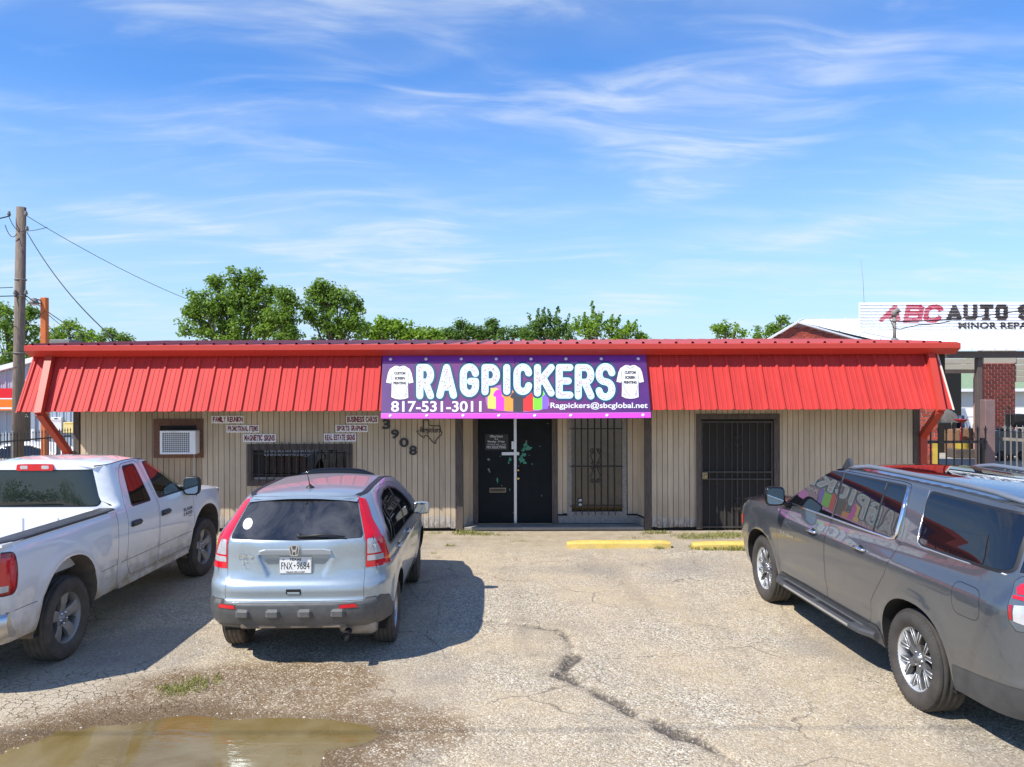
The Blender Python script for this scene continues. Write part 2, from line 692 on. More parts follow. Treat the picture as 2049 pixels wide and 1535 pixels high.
M('white_paint', (0.86, 0.86, 0.85), 0.5, 0, 0.05)
M('black_plastic', (0.018, 0.018, 0.019), 0.5, 0, 0.2, 12)
M('black_gloss', (0.008, 0.008, 0.009), 0.08, 0, 0)
M('brass', (0.75, 0.52, 0.17), 0.25, 1, 0.1)
M('dull_brass', (0.34, 0.27, 0.16), 0.4, 0.6, 0.2)
M('aluminium', (0.62, 0.64, 0.68), 0.35, 0.6, 0.06)
M('chrome', (0.85, 0.86, 0.88), 0.08, 1, 0)
M('concrete', (0.36, 0.34, 0.30), 0.9, 0, 0.2, 3, bump=0.4, bs=50, world_co=True)
M('old_concrete', (0.27, 0.25, 0.215), 0.92, 0, 0.3, 4, bump=0.5, bs=40, world_co=True)
M('yellow_paint', (0.72, 0.50, 0.075), 0.75, 0, 0.22, 6, bump=0.4, bs=50, dirt=((0.34, 0.29, 0.22), -.08, .22, .8))
M('print_white', (0.66, 0.66, 0.66), 0.5, 0, 0)
M('print_ice', (0.50, 0.76, 0.85), 0.5, 0, 0)
M('print_navy', (0.012, 0.055, 0.115), 0.5, 0, 0)
M('print_black', (0.012, 0.012, 0.014), 0.5, 0, 0)
M('print_rose', (0.52, 0.33, 0.37), 0.5, 0, 0)
M('print_grey', (0.22, 0.20, 0.22), 0.5, 0, 0)
M('print_dark_red', (0.20, 0.006, 0.012), 0.5, 0, 0)
M('print_magenta', (0.62, 0.055, 0.55), 0.45, 0, 0.05, 3)
M('print_band_shaded', (0.20, 0.035, 0.30), 0.45, 0, 0.15, 3)  # magenta band with the gutter's cast shadow mixed into its purple
M('print_pink_edge', (0.62, 0.20, 0.60), 0.45, 0, 0)
M('shirt_yellow', (0.85, 0.60, 0.10), 0.5, 0, 0)
M('shirt_magenta', (0.75, 0.03, 0.48), 0.5, 0, 0)
M('shirt_orange', (0.85, 0.27, 0.03), 0.5, 0, 0)
M('shirt_black', (0.03, 0.03, 0.038), 0.5, 0, 0.1)
M('shirt_red', (0.75, 0.02, 0.02), 0.5, 0, 0)
M('shirt_green', (0.18, 0.66, 0.03), 0.5, 0, 0)
M('shirt_violet', (0.20, 0.10, 0.62), 0.5, 0, 0)
M('brick_red', (0.42, 0.075, 0.042), 0.85, 0, 0.25, 12, bump=0.3, bs=80, rnd=0.30)
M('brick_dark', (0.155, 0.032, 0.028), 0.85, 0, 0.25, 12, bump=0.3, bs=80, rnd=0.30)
M('mortar', (0.47, 0.42, 0.37), 0.95, 0, 0.1, 20)
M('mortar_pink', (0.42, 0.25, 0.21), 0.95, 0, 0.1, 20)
M('white_metal', (0.78, 0.79, 0.80), 0.4, 0, 0.04, 1.0)
M('blue_grey_metal', (0.36, 0.42, 0.50), 0.45, 0, 0.06, 1.0)
M('brown_steel', (0.10, 0.075, 0.066), 0.6, 0, 0.15)
M('rose_steel', (0.20, 0.13, 0.125), 0.6, 0, 0.25, 3)
M('cream_panel', (0.42, 0.39, 0.32), 0.6, 0, 0.05)
M('orange_steel', (0.55, 0.14, 0.03), 0.55, 0, 0.2, 3)
M('band_red', (0.70, 0.006, 0.016), 0.5, 0, 0)
M('band_orange', (0.80, 0.18, 0.008), 0.5, 0, 0)
M('cardboard', (0.26, 0.15, 0.085), 0.85, 0, 0.15)
M('drum_yellow', (0.55, 0.40, 0.06), 0.5, 0, 0.15)
M('tarp_grey', (0.14, 0.135, 0.13), 0.8, 0, 0.3, 8, bump=0.4, bs=20)
M('green_roof', (0.22, 0.30, 0.18), 0.8, 0, 0.1)
M('pale_siding', (0.60, 0.62, 0.60), 0.7, 0, 0.05)
M('navy_plastic', (0.02, 0.03, 0.07), 0.5, 0, 0.1)
M('grey_plastic', (0.17, 0.17, 0.165), 0.6, 0, 0.15)
M('pole_wood', (0.185, 0.145, 0.115), 0.9, 0, 0.5, 8, bump=0.8, bs=25, stretch=(5, 5, 0.35))
M('wire_black', (0.02, 0.02, 0.022), 0.6, 0, 0)
M('bark', (0.16, 0.13, 0.10), 0.9, 0, 0.3, 6, bump=0.5, bs=20)
M('wax_dark_door', (0.010, 0.012, 0.014), 0.6, 0, 0.25, 5, spec=.15)
glass_mat('shop_glass', None, (0.02, 0.02, 0.019), refl=0.05)
glass_mat('dark_glass', None, (0.006, 0.007, 0.009))
glass_mat('dusty_glass', None, (0.008, 0.009, 0.011), dusty=0.30)
glass_mat('clear_glass', (0.62, 0.74, 0.66))
glass_mat('blind_glass', (0.42, 0.44, 0.42))


def siding_mat(name, col):
    m = M(name, col, 0.85, 0, 0)
    t = NT(m.node_tree)
    p = m.node_tree.nodes['Principled BSDF']
    geo = t.new('ShaderNodeNewGeometry')
    P = geo.outputs['Position']
    oi = t.new('ShaderNodeObjectInfo')
    sp = t.new('ShaderNodeSeparateXYZ')
    t.l.new(P, sp.inputs[0])
    g = t.noise(t.mapping(P, (22, 22, 1.4)), 1.0, 7, 0.65, 0.6)
    b = t.noise(t.mapping(P, (1.3, 1.3, 0.8)), 1.0, 4, 0.6)
    f = t.math('MULTIPLY', t.rng(g, 0.25, 0.75, 0.84, 1.14), t.rng(b, 0.3, 0.7, 0.83, 1.09))
    f = t.math('MULTIPLY', f, t.rng(oi.outputs['Random'], 0, 1, 0.94, 1.05))
    vm = t.new('ShaderNodeVectorMath', operation='SCALE')
    vm.inputs[0].default_value = col
    t.l.new(f, vm.inputs['Scale'])
    spl = t.math('MULTIPLY', t.rng(sp.outputs[2], 0.0, 0.75, 0.75, 0.0), t.rng(t.noise(t.mapping(P, (7, 7, 2)), 1.0, 6, 0.7), 0.3, 0.65, 0.1, 1))
    stained = t.mix(spl, vm.outputs[0], (0.33, 0.255, 0.165))
    # paint flaked off low down by splashing rain: bare grey wood and dark rot
    fl = t.noise(t.mapping(P, (16, 16, 9)), 1.0, 8, 0.72, 0.3)
    lowband = t.noise(t.mapping(P, (2.2, 2.2, 0.5)), 1.0, 3, 0.5)
    top = t.rng(lowband, 0.3, 0.7, 0.22, 0.58)
    rel = t.math('DIVIDE', sp.outputs[2], top)
    k = t.math('MULTIPLY', t.rng(rel, 0.0, 1.0, 1.0, 0.0), t.rng(fl, 0.37, 0.47, 0.0, 1.0), clamp=True)
    k = t.rng(k, 0.15, 0.35, 0, 1)
    c2 = t.mix(k, stained, (0.46, 0.42, 0.37))
    fl2 = t.noise(t.mapping(P, (24, 24, 8)), 1.0, 6, 0.7)
    k2 = t.math('MULTIPLY', t.rng(rel, 0.0, 0.9, 1.0, 0.0), t.rng(fl2, 0.43, 0.51, 0.0, 1.0), clamp=True)
    c3 = t.mix(t.math('MULTIPLY', k2, 0.85), c2, (0.085, 0.07, 0.058))
    t.l.new(c3, p.inputs['Base Color'])
    bu = t.new('ShaderNodeBump')
    bu.inputs['Strength'].default_value = 0.5
    bu.inputs['Distance'].default_value = 0.006
    t.l.new(t.math('ADD', g, t.math('MULTIPLY', k, 0.5)), bu.inputs['Height'])
    t.l.new(bu.outputs[0], p.inputs['Normal'])


siding_mat('siding', (0.57, 0.455, 0.315))
siding_mat('siding_old', (0.41, 0.31, 0.205))


def banner_mat():
    m = M('print_purple', (0.15, 0.03, 0.2), 0.42, 0, 0)
    t = NT(m.node_tree)
    p = m.node_tree.nodes['Principled BSDF']
    geo = t.new('ShaderNodeNewGeometry')
    sp = t.new('ShaderNodeSeparateXYZ')
    t.l.new(geo.outputs['Position'], sp.inputs[0])
    # printed glow: plum in the middle, violet at the ends
    d = t.math('ABSOLUTE', t.math('SUBTRACT', sp.outputs[0], -0.05))
    k = t.rng(d, 0.2, 2.3, 0, 1, smooth=True)
    nz = t.noise(geo.outputs['Position'], 2.5, 4, 0.6)
    c = t.mix(k, (0.150, 0.030, 0.145), (0.078, 0.020, 0.142))
    f = t.rng(nz, 0.3, 0.7, 0.85, 1.15)
    vm = t.new('ShaderNodeVectorMath', operation='SCALE')
    t.l.new(c, vm.inputs[0])
    t.l.new(f, vm.inputs['Scale'])
    t.l.new(vm.outputs[0], p.inputs['Base Color'])


banner_mat()
# ------------------------------------------------------------------ the lot
def blob(x, y, cx, cy, a, b):
    return 1 - ((x - cx) / a) ** 2 - ((y - cy) / b) ** 2


CRACK = [tuple(gnd(px, py))[:2] for px, py in
         [(985, 1243), (1050, 1252), (1120, 1262), (1150, 1290), (1146, 1318), (1118, 1350), (1165, 1372), (1228, 1404), (1290, 1440), (1350, 1468), (1420, 1496), (1475, 1528), (1540, 1580)]]
TRENCH_W = [0.3, 0.35, 0.5, 1.0, 1.5, 1.2, 0.6, 0.9, 1.0, 1.2, 0.8, 0.8, 0.5]


def crack_dist(x, y):
    d = np.full(np.shape(x), 9.0)
    side = np.zeros(np.shape(x))
    wid = np.ones(np.shape(x))
    for i, ((ax, ay), (bx, by)) in enumerate(zip(CRACK[:-1], CRACK[1:])):
        dx, dy = bx - ax, by - ay
        t = np.clip(((x - ax) * dx + (y - ay) * dy) / (dx * dx + dy * dy), 0, 1)
        q = np.hypot(x - ax - t * dx, y - ay - t * dy)
        m = q < d
        d = np.where(m, q, d)
        side = np.where(m, np.sign(dx * (y - ay) - dy * (x - ax)), side)
        wid = np.where(m, TRENCH_W[i] * (1 - t) + TRENCH_W[i + 1] * t, wid)
    return d, side, wid


def lot(x, y):
    """height and the marks of the lot's surface"""
    p = np.maximum(blob(x, y, -2.72, 5.72, 1.42, 1.14), blob(x, y, -1.98, 6.43, 0.95, 0.36))
    p = p + 0.5 * (fbm(x * 2.3, y * 2.3, 4) - 0.5)
    pud = sstep(-0.2, 0.8, p)
    d, side, wid = crack_dist(x + 0.10 * (fbm(x * 5, y * 5, 3) - 0.5), y + 0.10 * (fbm(x * 5 + 9, y * 5, 3) - 0.5))
    n1 = fbm(x * 0.6, y * 0.6, 3) - 0.5
    n2 = fbm(x * 5.0, y * 5.0, 3) - 0.5
    fade = 1 - pud
    near = sstep(13.6, 14.6, y)
    h = (0.020 * n1 + 0.008 * n2) * fade * (1 - near) - 0.072 * pud
    raise_ = np.where(side > 0, 1.0, 0.0) * np.exp(-d / 0.7)
    tr = np.exp(-(d / (0.022 + 0.032 * wid)) ** 2) * wid * sstep(0.27, 0.55, fbm(x * 3 + 5, y * 3, 3))
    h = h + 0.020 * raise_ * sstep(0, 0.05, d) - 0.030 * tr
    mud = np.maximum(blob(x, y, -2.35, 6.45, 2.0, 1.05), blob(x, y, -2.4, 7.4, 1.3, 0.75) * 0.8)
    mud = sstep(-0.25, 0.35, mud + 0.9 * (fbm(x * 2.0 + 3, y * 2.0, 4) - 0.5))
    wet = sstep(-0.55, 0.10, p)
    crk = sstep(0.0, 0.5, blob(x, y, -4.2, 7.35, 2.6, 0.75) + 0.7 * (fbm(x * 1.6, y * 1.6 + 40, 3) - 0.5))
    patch = sstep(0.55, 0.75, fbm(x * 0.5 + 60, y * 0.5, 4))
    earth = sstep(12.9, 14.3, y + 0.9 * (fbm(x * 1.2, y * 1.2 + 9, 3) - 0.5))
    crackdark = np.clip(tr * 1.3 + 0.35 * np.exp(-d / 0.10) * (side < 0), 0, 1)
    return h, mud, wet, crk, patch, earth, crackdark


gx = np.concatenate([np.array([-400, -200, -100, -60, -40, -30, -24, -18, -14, -11, -9.5, -8.4, -7.6]), np.arange(-7.0, 7.001, 0.028),
                     np.array([7.6, 8.4, 9.5, 11, 14, 18, 24, 30, 40, 60, 100, 200, 400])])
gy = np.concatenate([np.array([-300, -120, -60, -30, -15, -6, 0, 2.5, 3.8, 4.5]), np.arange(5.0, 9.0, 0.024), np.arange(9.0, 15.3, 0.04),
                     np.array([15.6, 16.5, 18, 20, 23, 27, 32, 40, 55, 80, 130, 250, 500, 900])])
GX, GY = np.meshgrid(gx, gy)
H, A_mud, A_wet, A_crk, A_patch, A_earth, A_cd = lot(GX, GY)
inner = (GX > -7.2) & (GX < 7.2) & (GY > 4.6) & (GY < 15.4)
H = np.where(inner, H, -.70 * sstep(-9.0, -13.0, GX) * sstep(15.5, 21.5, GY))
nx, ny = len(gx), len(gy)
me = bpy.data.meshes.new('ground')
co = np.stack([GX, GY, H], -1).reshape(-1, 3)
me.vertices.add(nx * ny)
me.vertices.foreach_set('co', co.ravel())
ii, jj = np.meshgrid(np.arange(nx - 1), np.arange(ny - 1))
q = np.stack([jj * nx + ii, jj * nx + ii + 1, (jj + 1) * nx + ii + 1, (jj + 1) * nx + ii], -1).reshape(-1, 4)
me.loops.add(q.size)
me.loops.foreach_set('vertex_index', q.ravel())
me.polygons.add(len(q))
me.polygons.foreach_set('loop_start', np.arange(0, q.size, 4))
me.polygons.foreach_set('use_smooth', np.ones(len(q), bool))
me.update(calc_edges=True)
for nm, arr in (('mud', A_mud), ('wet', A_wet), ('crk', A_crk), ('patch', A_patch), ('earth', A_earth), ('crackdark', A_cd)):
    at_ = me.attributes.new(nm, 'FLOAT', 'POINT')
    at_.data.foreach_set('value', np.where(inner, arr, 0 if nm != 'earth' else (GY > 14)).astype(np.float32).ravel())
ground = new_obj('ground', me)
tag(ground, 'pale gravelly parking lot with cracks and a muddy dip', kind='structure')


def ground_mat():
    m = M('gravel_lot', (0.4, 0.35, 0.3), 0.9, 0, 0)
    t = NT(m.node_tree)
    p = m.node_tree.nodes['Principled BSDF']
    geo = t.new('ShaderNodeNewGeometry')
    P = geo.outputs['Position']

    def attr(n):
        a = t.new('ShaderNodeAttribute', attribute_name=n)
        return a.outputs['Fac']

    def vor(scale, feat='F1', rnd=1.0):
        v = t.new('ShaderNodeTexVoronoi', feature=feat, voronoi_dimensions='3D')
        t.l.new(P, v.inputs['Vector'])
        v.inputs['Scale'].default_value = scale
        v.inputs['Randomness'].default_value = rnd
        return v
    v1 = vor(66)
    v2 = vor(140)
    s1 = t.new('ShaderNodeSeparateColor')
    t.l.new(v1.outputs['Color'], s1.inputs[0])
    s2 = t.new('ShaderNodeSeparateColor')
    t.l.new(v2.outputs['Color'], s2.inputs[0])
    stone = t.math('ADD', t.math('MULTIPLY', s1.outputs[0], 0.62), t.math('MULTIPLY', s2.outputs[1], 0.38))
    ramp = t.new('ShaderNodeValToRGB')
    cr = ramp.color_ramp
    cr.elements[0].position, cr.elements[0].color = 0.10, (0.115, 0.088, 0.058, 1)
    cr.elements[1].position, cr.elements[1].color = 0.90, (0.83, 0.76, 0.61, 1)
    for pos, c in ((0.30, (0.275, 0.225, 0.152)), (0.5, (0.445, 0.38, 0.268)), (0.70, (0.575, 0.51, 0.385))):
        e = cr.elements.new(pos)
        e.color = (*c, 1)
    t.l.new(stone, ramp.inputs[0])
    base = ramp.outputs[0]
    # stones of other tints
    base = t.mix(t.rng(s1.outputs[2], 0.86, 0.9, 0, 0.55), base, (0.42, 0.27, 0.16))
    base = t.mix(t.rng(s1.outputs[1], 0.86, 0.9, 0, 0.5), base, (0.30, 0.30, 0.30))
    big = t.noise(P, 0.55, 5, 0.6, 0.3)
    mid = t.noise(P, 2.6, 5, 0.62)
    base = t.mix(t.rng(big, 0.38, 0.60, 0.0, 0.60), base, (0.50, 0.39, 0.24))       # sandy film
    base = t.mix(t.rng(mid, 0.50, 0.72, 0.0, 0.32), base, (0.25, 0.21, 0.17))      # bare binder
    base = t.mix(t.math('MULTIPLY', t.rng(t.noise(P, 0.9, 6, 0.7, 0.8), 0.52, 0.66, 0, 1), 0.30), base, (0.20, 0.17, 0.135))
    base = t.mix(t.math('MULTIPLY', attr('patch'), 0.45), base, (0.22, 0.20, 0.175))
    # tyre-worn lines along the stalls, oil drips, long thin cracks
    trk = t.noise(t.mapping(P, (1.5, 0.13, 1)), 1.0, 4, 0.6, 0.3)
    base = t.mix(t.rng(trk, 0.50, 0.66, 0.0, 0.22), base, (0.17, 0.14, 0.11))
    oil = t.noise(P, 1.9, 2, 0.4)
    base = t.mix(t.rng(oil, 0.70, 0.78, 0.0, 0.45), base, (0.10, 0.085, 0.07))
    wv2 = t.new('ShaderNodeVectorMath', operation='ADD')
    n5 = t.new('ShaderNodeTexNoise')
    t.l.new(P, n5.inputs['Vector'])
    n5.inputs['Scale'].default_value = 2.2
    n5.inputs['Detail'].default_value = 6
    s5 = t.new('ShaderNodeVectorMath', operation='SCALE')
    t.l.new(n5.outputs['Color'], s5.inputs[0])
    s5.inputs['Scale'].default_value = 0.55
    t.l.new(P, wv2.inputs[0])
    t.l.new(s5.outputs[0], wv2.inputs[1])
    vl = t.new('ShaderNodeTexVoronoi', feature='DISTANCE_TO_EDGE', voronoi_dimensions='2D')
    t.l.new(wv2.outputs[0], vl.inputs['Vector'])
    vl.inputs['Scale'].default_value = 0.62
    lc = t.math('MULTIPLY', t.rng(vl.outputs['Distance'], 0.001, 0.010, 1, 0), t.rng(t.noise(P, 1.1, 3, 0.6), 0.42, 0.58, 0.0, 1.0))
    base = t.mix(t.math('MULTIPLY', lc, 0.7), base, (0.09, 0.075, 0.06))
    # crazed surface
    wv = t.new('ShaderNodeVectorMath', operation='ADD')
    nz3 = t.new('ShaderNodeTexNoise')
    t.l.new(P, nz3.inputs['Vector'])
    nz3.inputs['Scale'].default_value = 9
    sc = t.new('ShaderNodeVectorMath', operation='SCALE')
    t.l.new(nz3.outputs['Color'], sc.inputs[0])
    sc.inputs['Scale'].default_value = 0.15
    t.l.new(P, wv.inputs[0])
    t.l.new(sc.outputs[0], wv.inputs[1])
    ve = t.new('ShaderNodeTexVoronoi', feature='DISTANCE_TO_EDGE', voronoi_dimensions='2D')
    t.l.new(wv.outputs[0], ve.inputs['Vector'])
    ve.inputs['Scale'].default_value = 10.0
    crack = t.math('MULTIPLY', t.math('MULTIPLY', t.rng(ve.outputs['Distance'], 0.008, 0.075, 1, 0), t.rng(t.noise(P, 4.5, 5, 0.7), 0.36, 0.56, 0.12, 1)), attr('crk'))
    base = t.mix(t.math('MULTIPLY', attr('crk'), 0.6), base, (0.50, 0.425, 0.31))
    base = t.mix(t.math('MULTIPLY', crack, 0.85), base, (0.115, 0.085, 0.05))
    # mud, wet margin, earth by the wall, broken crack
    mudc = t.mix(t.rng(t.noise(P, 30, 6, 0.7), 0.3, 0.7), (0.12, 0.068, 0.027), (0.235, 0.155, 0.080))
    mudk = t.math('MULTIPLY', attr('mud'), t.rng(t.noise(P, 7, 6, 0.7), 0.28, 0.55, 0.45, 1.0))
    mudk = t.math('MULTIPLY', mudk, t.rng(s1.outputs[0], 0.78, 0.84, 1.0, 0.25))
    base = t.mix(t.math('MULTIPLY', mudk, 0.92), base, mudc)
    base = t.mix(t.math('MULTIPLY', attr('wet'), 0.72), base, (0.115, 0.07, 0.025))
    ea = t.mix(t.rng(t.noise(P, 3.5, 6, 0.65), 0.35, 0.65), (0.30, 0.24, 0.155), (0.44, 0.37, 0.27))
    base = t.mix(t.math('MULTIPLY', attr('earth'), 0.75), base, ea)
    cdk = t.math('MULTIPLY', attr('crackdark'), t.rng(t.noise(P, 22, 6, 0.75), 0.36, 0.54, 0.2, 1.3), clamp=True)
    base = t.mix(t.math('MULTIPLY', cdk, 0.88), base, (0.055, 0.045, 0.038))
    t.l.new(base, p.inputs['Base Color'])
    t.l.new(t.rng(attr('wet'), 0, 1, 0.92, 0.45), p.inputs['Roughness'])
    hgt = t.math('ADD', t.math('MULTIPLY', t.math('SUBTRACT', 0.6, v1.outputs['Distance']), 1.0),
                 t.math('MULTIPLY', v2.outputs['Distance'], -0.5))
    hgt = t.math('SUBTRACT', hgt, t.math('MULTIPLY', crack, 2.0))
    b = t.new('ShaderNodeBump')
    b.inputs['Strength'].default_value = 0.75
    b.inputs['Distance'].default_value = 0.007
    t.l.new(hgt, b.inputs['Height'])
    t.l.new(b.outputs[0], p.inputs['Normal'])
    return m


ground.data.materials.append(ground_mat())


def water_mat():
    m = bpy.data.materials.new('murky_water')
    m.use_nodes = True
    t = NT(m.node_tree)
    t.n.clear()
    o = t.new('ShaderNodeOutputMaterial')
    geo = t.new('ShaderNodeNewGeometry')
    nz = t.noise(geo.outputs['Position'], 1.6, 4, 0.6, 0.4)
    df = t.new('ShaderNodeBsdfDiffuse')
    t.l.new(t.mix(t.rng(nz, 0.35, 0.65), (0.235, 0.165, 0.05), (0.34, 0.265, 0.125)), df.inputs[0])
    tr = t.new('ShaderNodeBsdfTransparent')
    tr.inputs[0].default_value = (0.80, 0.66, 0.32, 1)
    m1 = t.new('ShaderNodeMixShader')
    m1.inputs[0].default_value = 0.66
    t.l.new(tr.outputs[0], m1.inputs[1])
    t.l.new(df.outputs[0], m1.inputs[2])
    gl = t.new('ShaderNodeBsdfGlossy')
    gl.inputs['Roughness'].default_value = 0.02
    b = t.new('ShaderNodeBump')
    b.inputs['Strength'].default_value = 0.05
    b.inputs['Distance'].default_value = 0.02
    t.l.new(t.noise(t.mapping(geo.outputs['Position'], (3, 9, 1)), 2.0, 3, 0.5), b.inputs['Height'])
    t.l.new(b.outputs[0], gl.inputs['Normal'])
    fr = t.new('ShaderNodeFresnel')
    fr.inputs['IOR'].default_value = 1.333
    m2 = t.new('ShaderNodeMixShader')
    t.l.new(t.math('MULTIPLY', fr.outputs[0], 1.45, clamp=True), m2.inputs[0])
    t.l.new(m1.outputs[0], m2.inputs[1])
    t.l.new(gl.outputs[0], m2.inputs[2])
    t.l.new(m2.outputs[0], o.inputs[0])
    MATS['murky_water'] = m


water_mat()
mb = MB()
pts = [(-2.7 + 1.7 * math.cos(a) * (1.0 if math.cos(a) < 0 else 1.1), 5.85 + 1.35 * math.sin(a), -0.021) for a in [2 * math.pi * k / 48 for k in range(48)]]
mb.add(pts, [tuple(range(48))])
pud = mb.build('puddle_water', 'murky_water')
tag(pud, 'muddy olive brown puddle in the gravel lot', kind='structure')


# loose stones, one joined mass
def gravel():
    base = [(0, 0, 1), (0.95, 0, 0.1), (0.25, 0.9, 0), (-0.8, 0.5, 0.05), (-0.75, -0.6, 0), (0.3, -0.9, 0.1)]
    fc = [(0, 1, 2), (0, 2, 3), (0, 3, 4), (0, 4, 5), (0, 5, 1)]
    base = np.array(base)
    fc = np.array(fc)
    n = 60000
    x = rng.uniform(-6.8, 6.8, n)
    y = 5.2 + (15.0 - 5.2) * rng.random(n) ** 1.6
    h, mud, wet, crk, patch, earth, cd = lot(x, y)
    d, side, wid = crack_dist(x, y)
    keep = rng.random(n) < np.clip(0.22 + 0.6 * np.exp(-d / 0.5) * (side < 0) + 0.25 * mud * (1 - wet) - 0.15 * crk, 0.02, 1)
    keep &= (h > -0.03) | (rng.random(n) < 0.02)
    x, y, h = x[keep], y[keep], h[keep]
    n = len(x)
    s = (0.0035 + 0.0075 * rng.random(n) ** 3.0)
    a = rng.uniform(0, 6.28, n)
    sc = np.stack([s * rng.uniform(0.8, 1.5, n), s * rng.uniform(0.7, 1.1, n), s * rng.uniform(0.5, 0.9, n)], -1)
    v = base[None] * sc[:, None, :] * (1 + 0.25 * (rng.random((n, 6, 3)) - 0.5))
    ca, sa = np.cos(a)[:, None], np.sin(a)[:, None]
    vx = v[..., 0] * ca - v[..., 1] * sa + x[:, None]
    vy = v[..., 0] * sa + v[..., 1] * ca + y[:, None]
    vz = v[..., 2] + h[:, None] - 0.0012
    co = np.stack([vx, vy, vz], -1).reshape(-1, 3)
    f = (fc[None] + (np.arange(n) * 6)[:, None, None]).reshape(-1, 3)
    me = bpy.data.meshes.new('loose_gravel')
    me.vertices.add(len(co)); me.vertices.foreach_set('co', co.ravel())
    me.loops.add(f.size); me.loops.foreach_set('vertex_index', f.ravel())
    me.polygons.add(len(f)); me.polygons.foreach_set('loop_start', np.arange(0, f.size, 3))
    me.update(calc_edges=True)
    at_ = me.attributes.new('tone', 'FLOAT', 'POINT')
    at_.data.foreach_set('value', np.repeat(rng.random(n), 6).astype(np.float32))
    m = M('loose_stone', (0.5, 0.45, 0.38), 0.85, 0, 0)
    t = NT(m.node_tree)
    a_ = t.new('ShaderNodeAttribute', attribute_name='tone')
    r = t.new('ShaderNodeValToRGB')
    r.color_ramp.elements[0].color = (0.20, 0.165, 0.13, 1)
    r.color_ramp.elements[1].color = (0.70, 0.66, 0.58, 1)
    e = r.color_ramp.elements.new(0.45); e.color = (0.44, 0.37, 0.28, 1)
    t.l.new(a_.outputs['Fac'], r.inputs[0])
    t.l.new(r.outputs[0], m.node_tree.nodes['Principled BSDF'].inputs['Base Color'])
    me.materials.append(m)
    tag(new_obj('loose_gravel', me), 'loose pale stones strewn over the parking lot', kind='stuff')


gravel()


def leaf_mat(name, c1, c2, trans=0.25):
    m = bpy.data.materials.new(name)
    m.use_nodes = True
    t = NT(m.node_tree)
    t.n.clear()
    o = t.new('ShaderNodeOutputMaterial')
    geo = t.new('ShaderNodeNewGeometry')
    a = t.new('ShaderNodeAttribute', attribute_name='tone')
    col = t.mix(a.outputs['Fac'], c1, c2)
    df = t.new('ShaderNodeBsdfPrincipled')
    t.l.new(col, df.inputs['Base Color'])
    df.inputs['Roughness'].default_value = 0.55
    df.inputs['Specular IOR Level'].default_value = 0.3
    tl = t.new('ShaderNodeBsdfTranslucent')
    t.l.new(t.mix(0.5, col, (c2[0] * 1.3, c2[1] * 1.3, c2[2] * 0.8)), tl.inputs[0])
    mx = t.new('ShaderNodeMixShader')
    mx.inputs[0].default_value = trans
    t.l.new(df.outputs[0], mx.inputs[1])
    t.l.new(tl.outputs[0], mx.inputs[2])
    t.l.new(mx.outputs[0], o.inputs[0])
    MATS[name] = m


leaf_mat('grass_blades', (0.19, 0.205, 0.055), (0.42, 0.42, 0.15), 0.35)


def raw_mesh(name, co, f, mat, tone=None):
    co = np.asarray(co, float).reshape(-1, 3)
    f = np.asarray(f)
    k = f.shape[1]
    me = bpy.data.meshes.new(name)
    me.vertices.add(len(co)); me.vertices.foreach_set('co', co.ravel())
    me.loops.add(f.size); me.loops.foreach_set('vertex_index', f.ravel())
    me.polygons.add(len(f)); me.polygons.foreach_set('loop_start', np.arange(0, f.size, k))
    me.update(calc_edges=True)
    if tone is not None:
        a = me.attributes.new('tone', 'FLOAT', 'POINT')
        a.data.foreach_set('value', np.asarray(tone, np.float32))
    me.materials.append(MATS[mat])
    return me


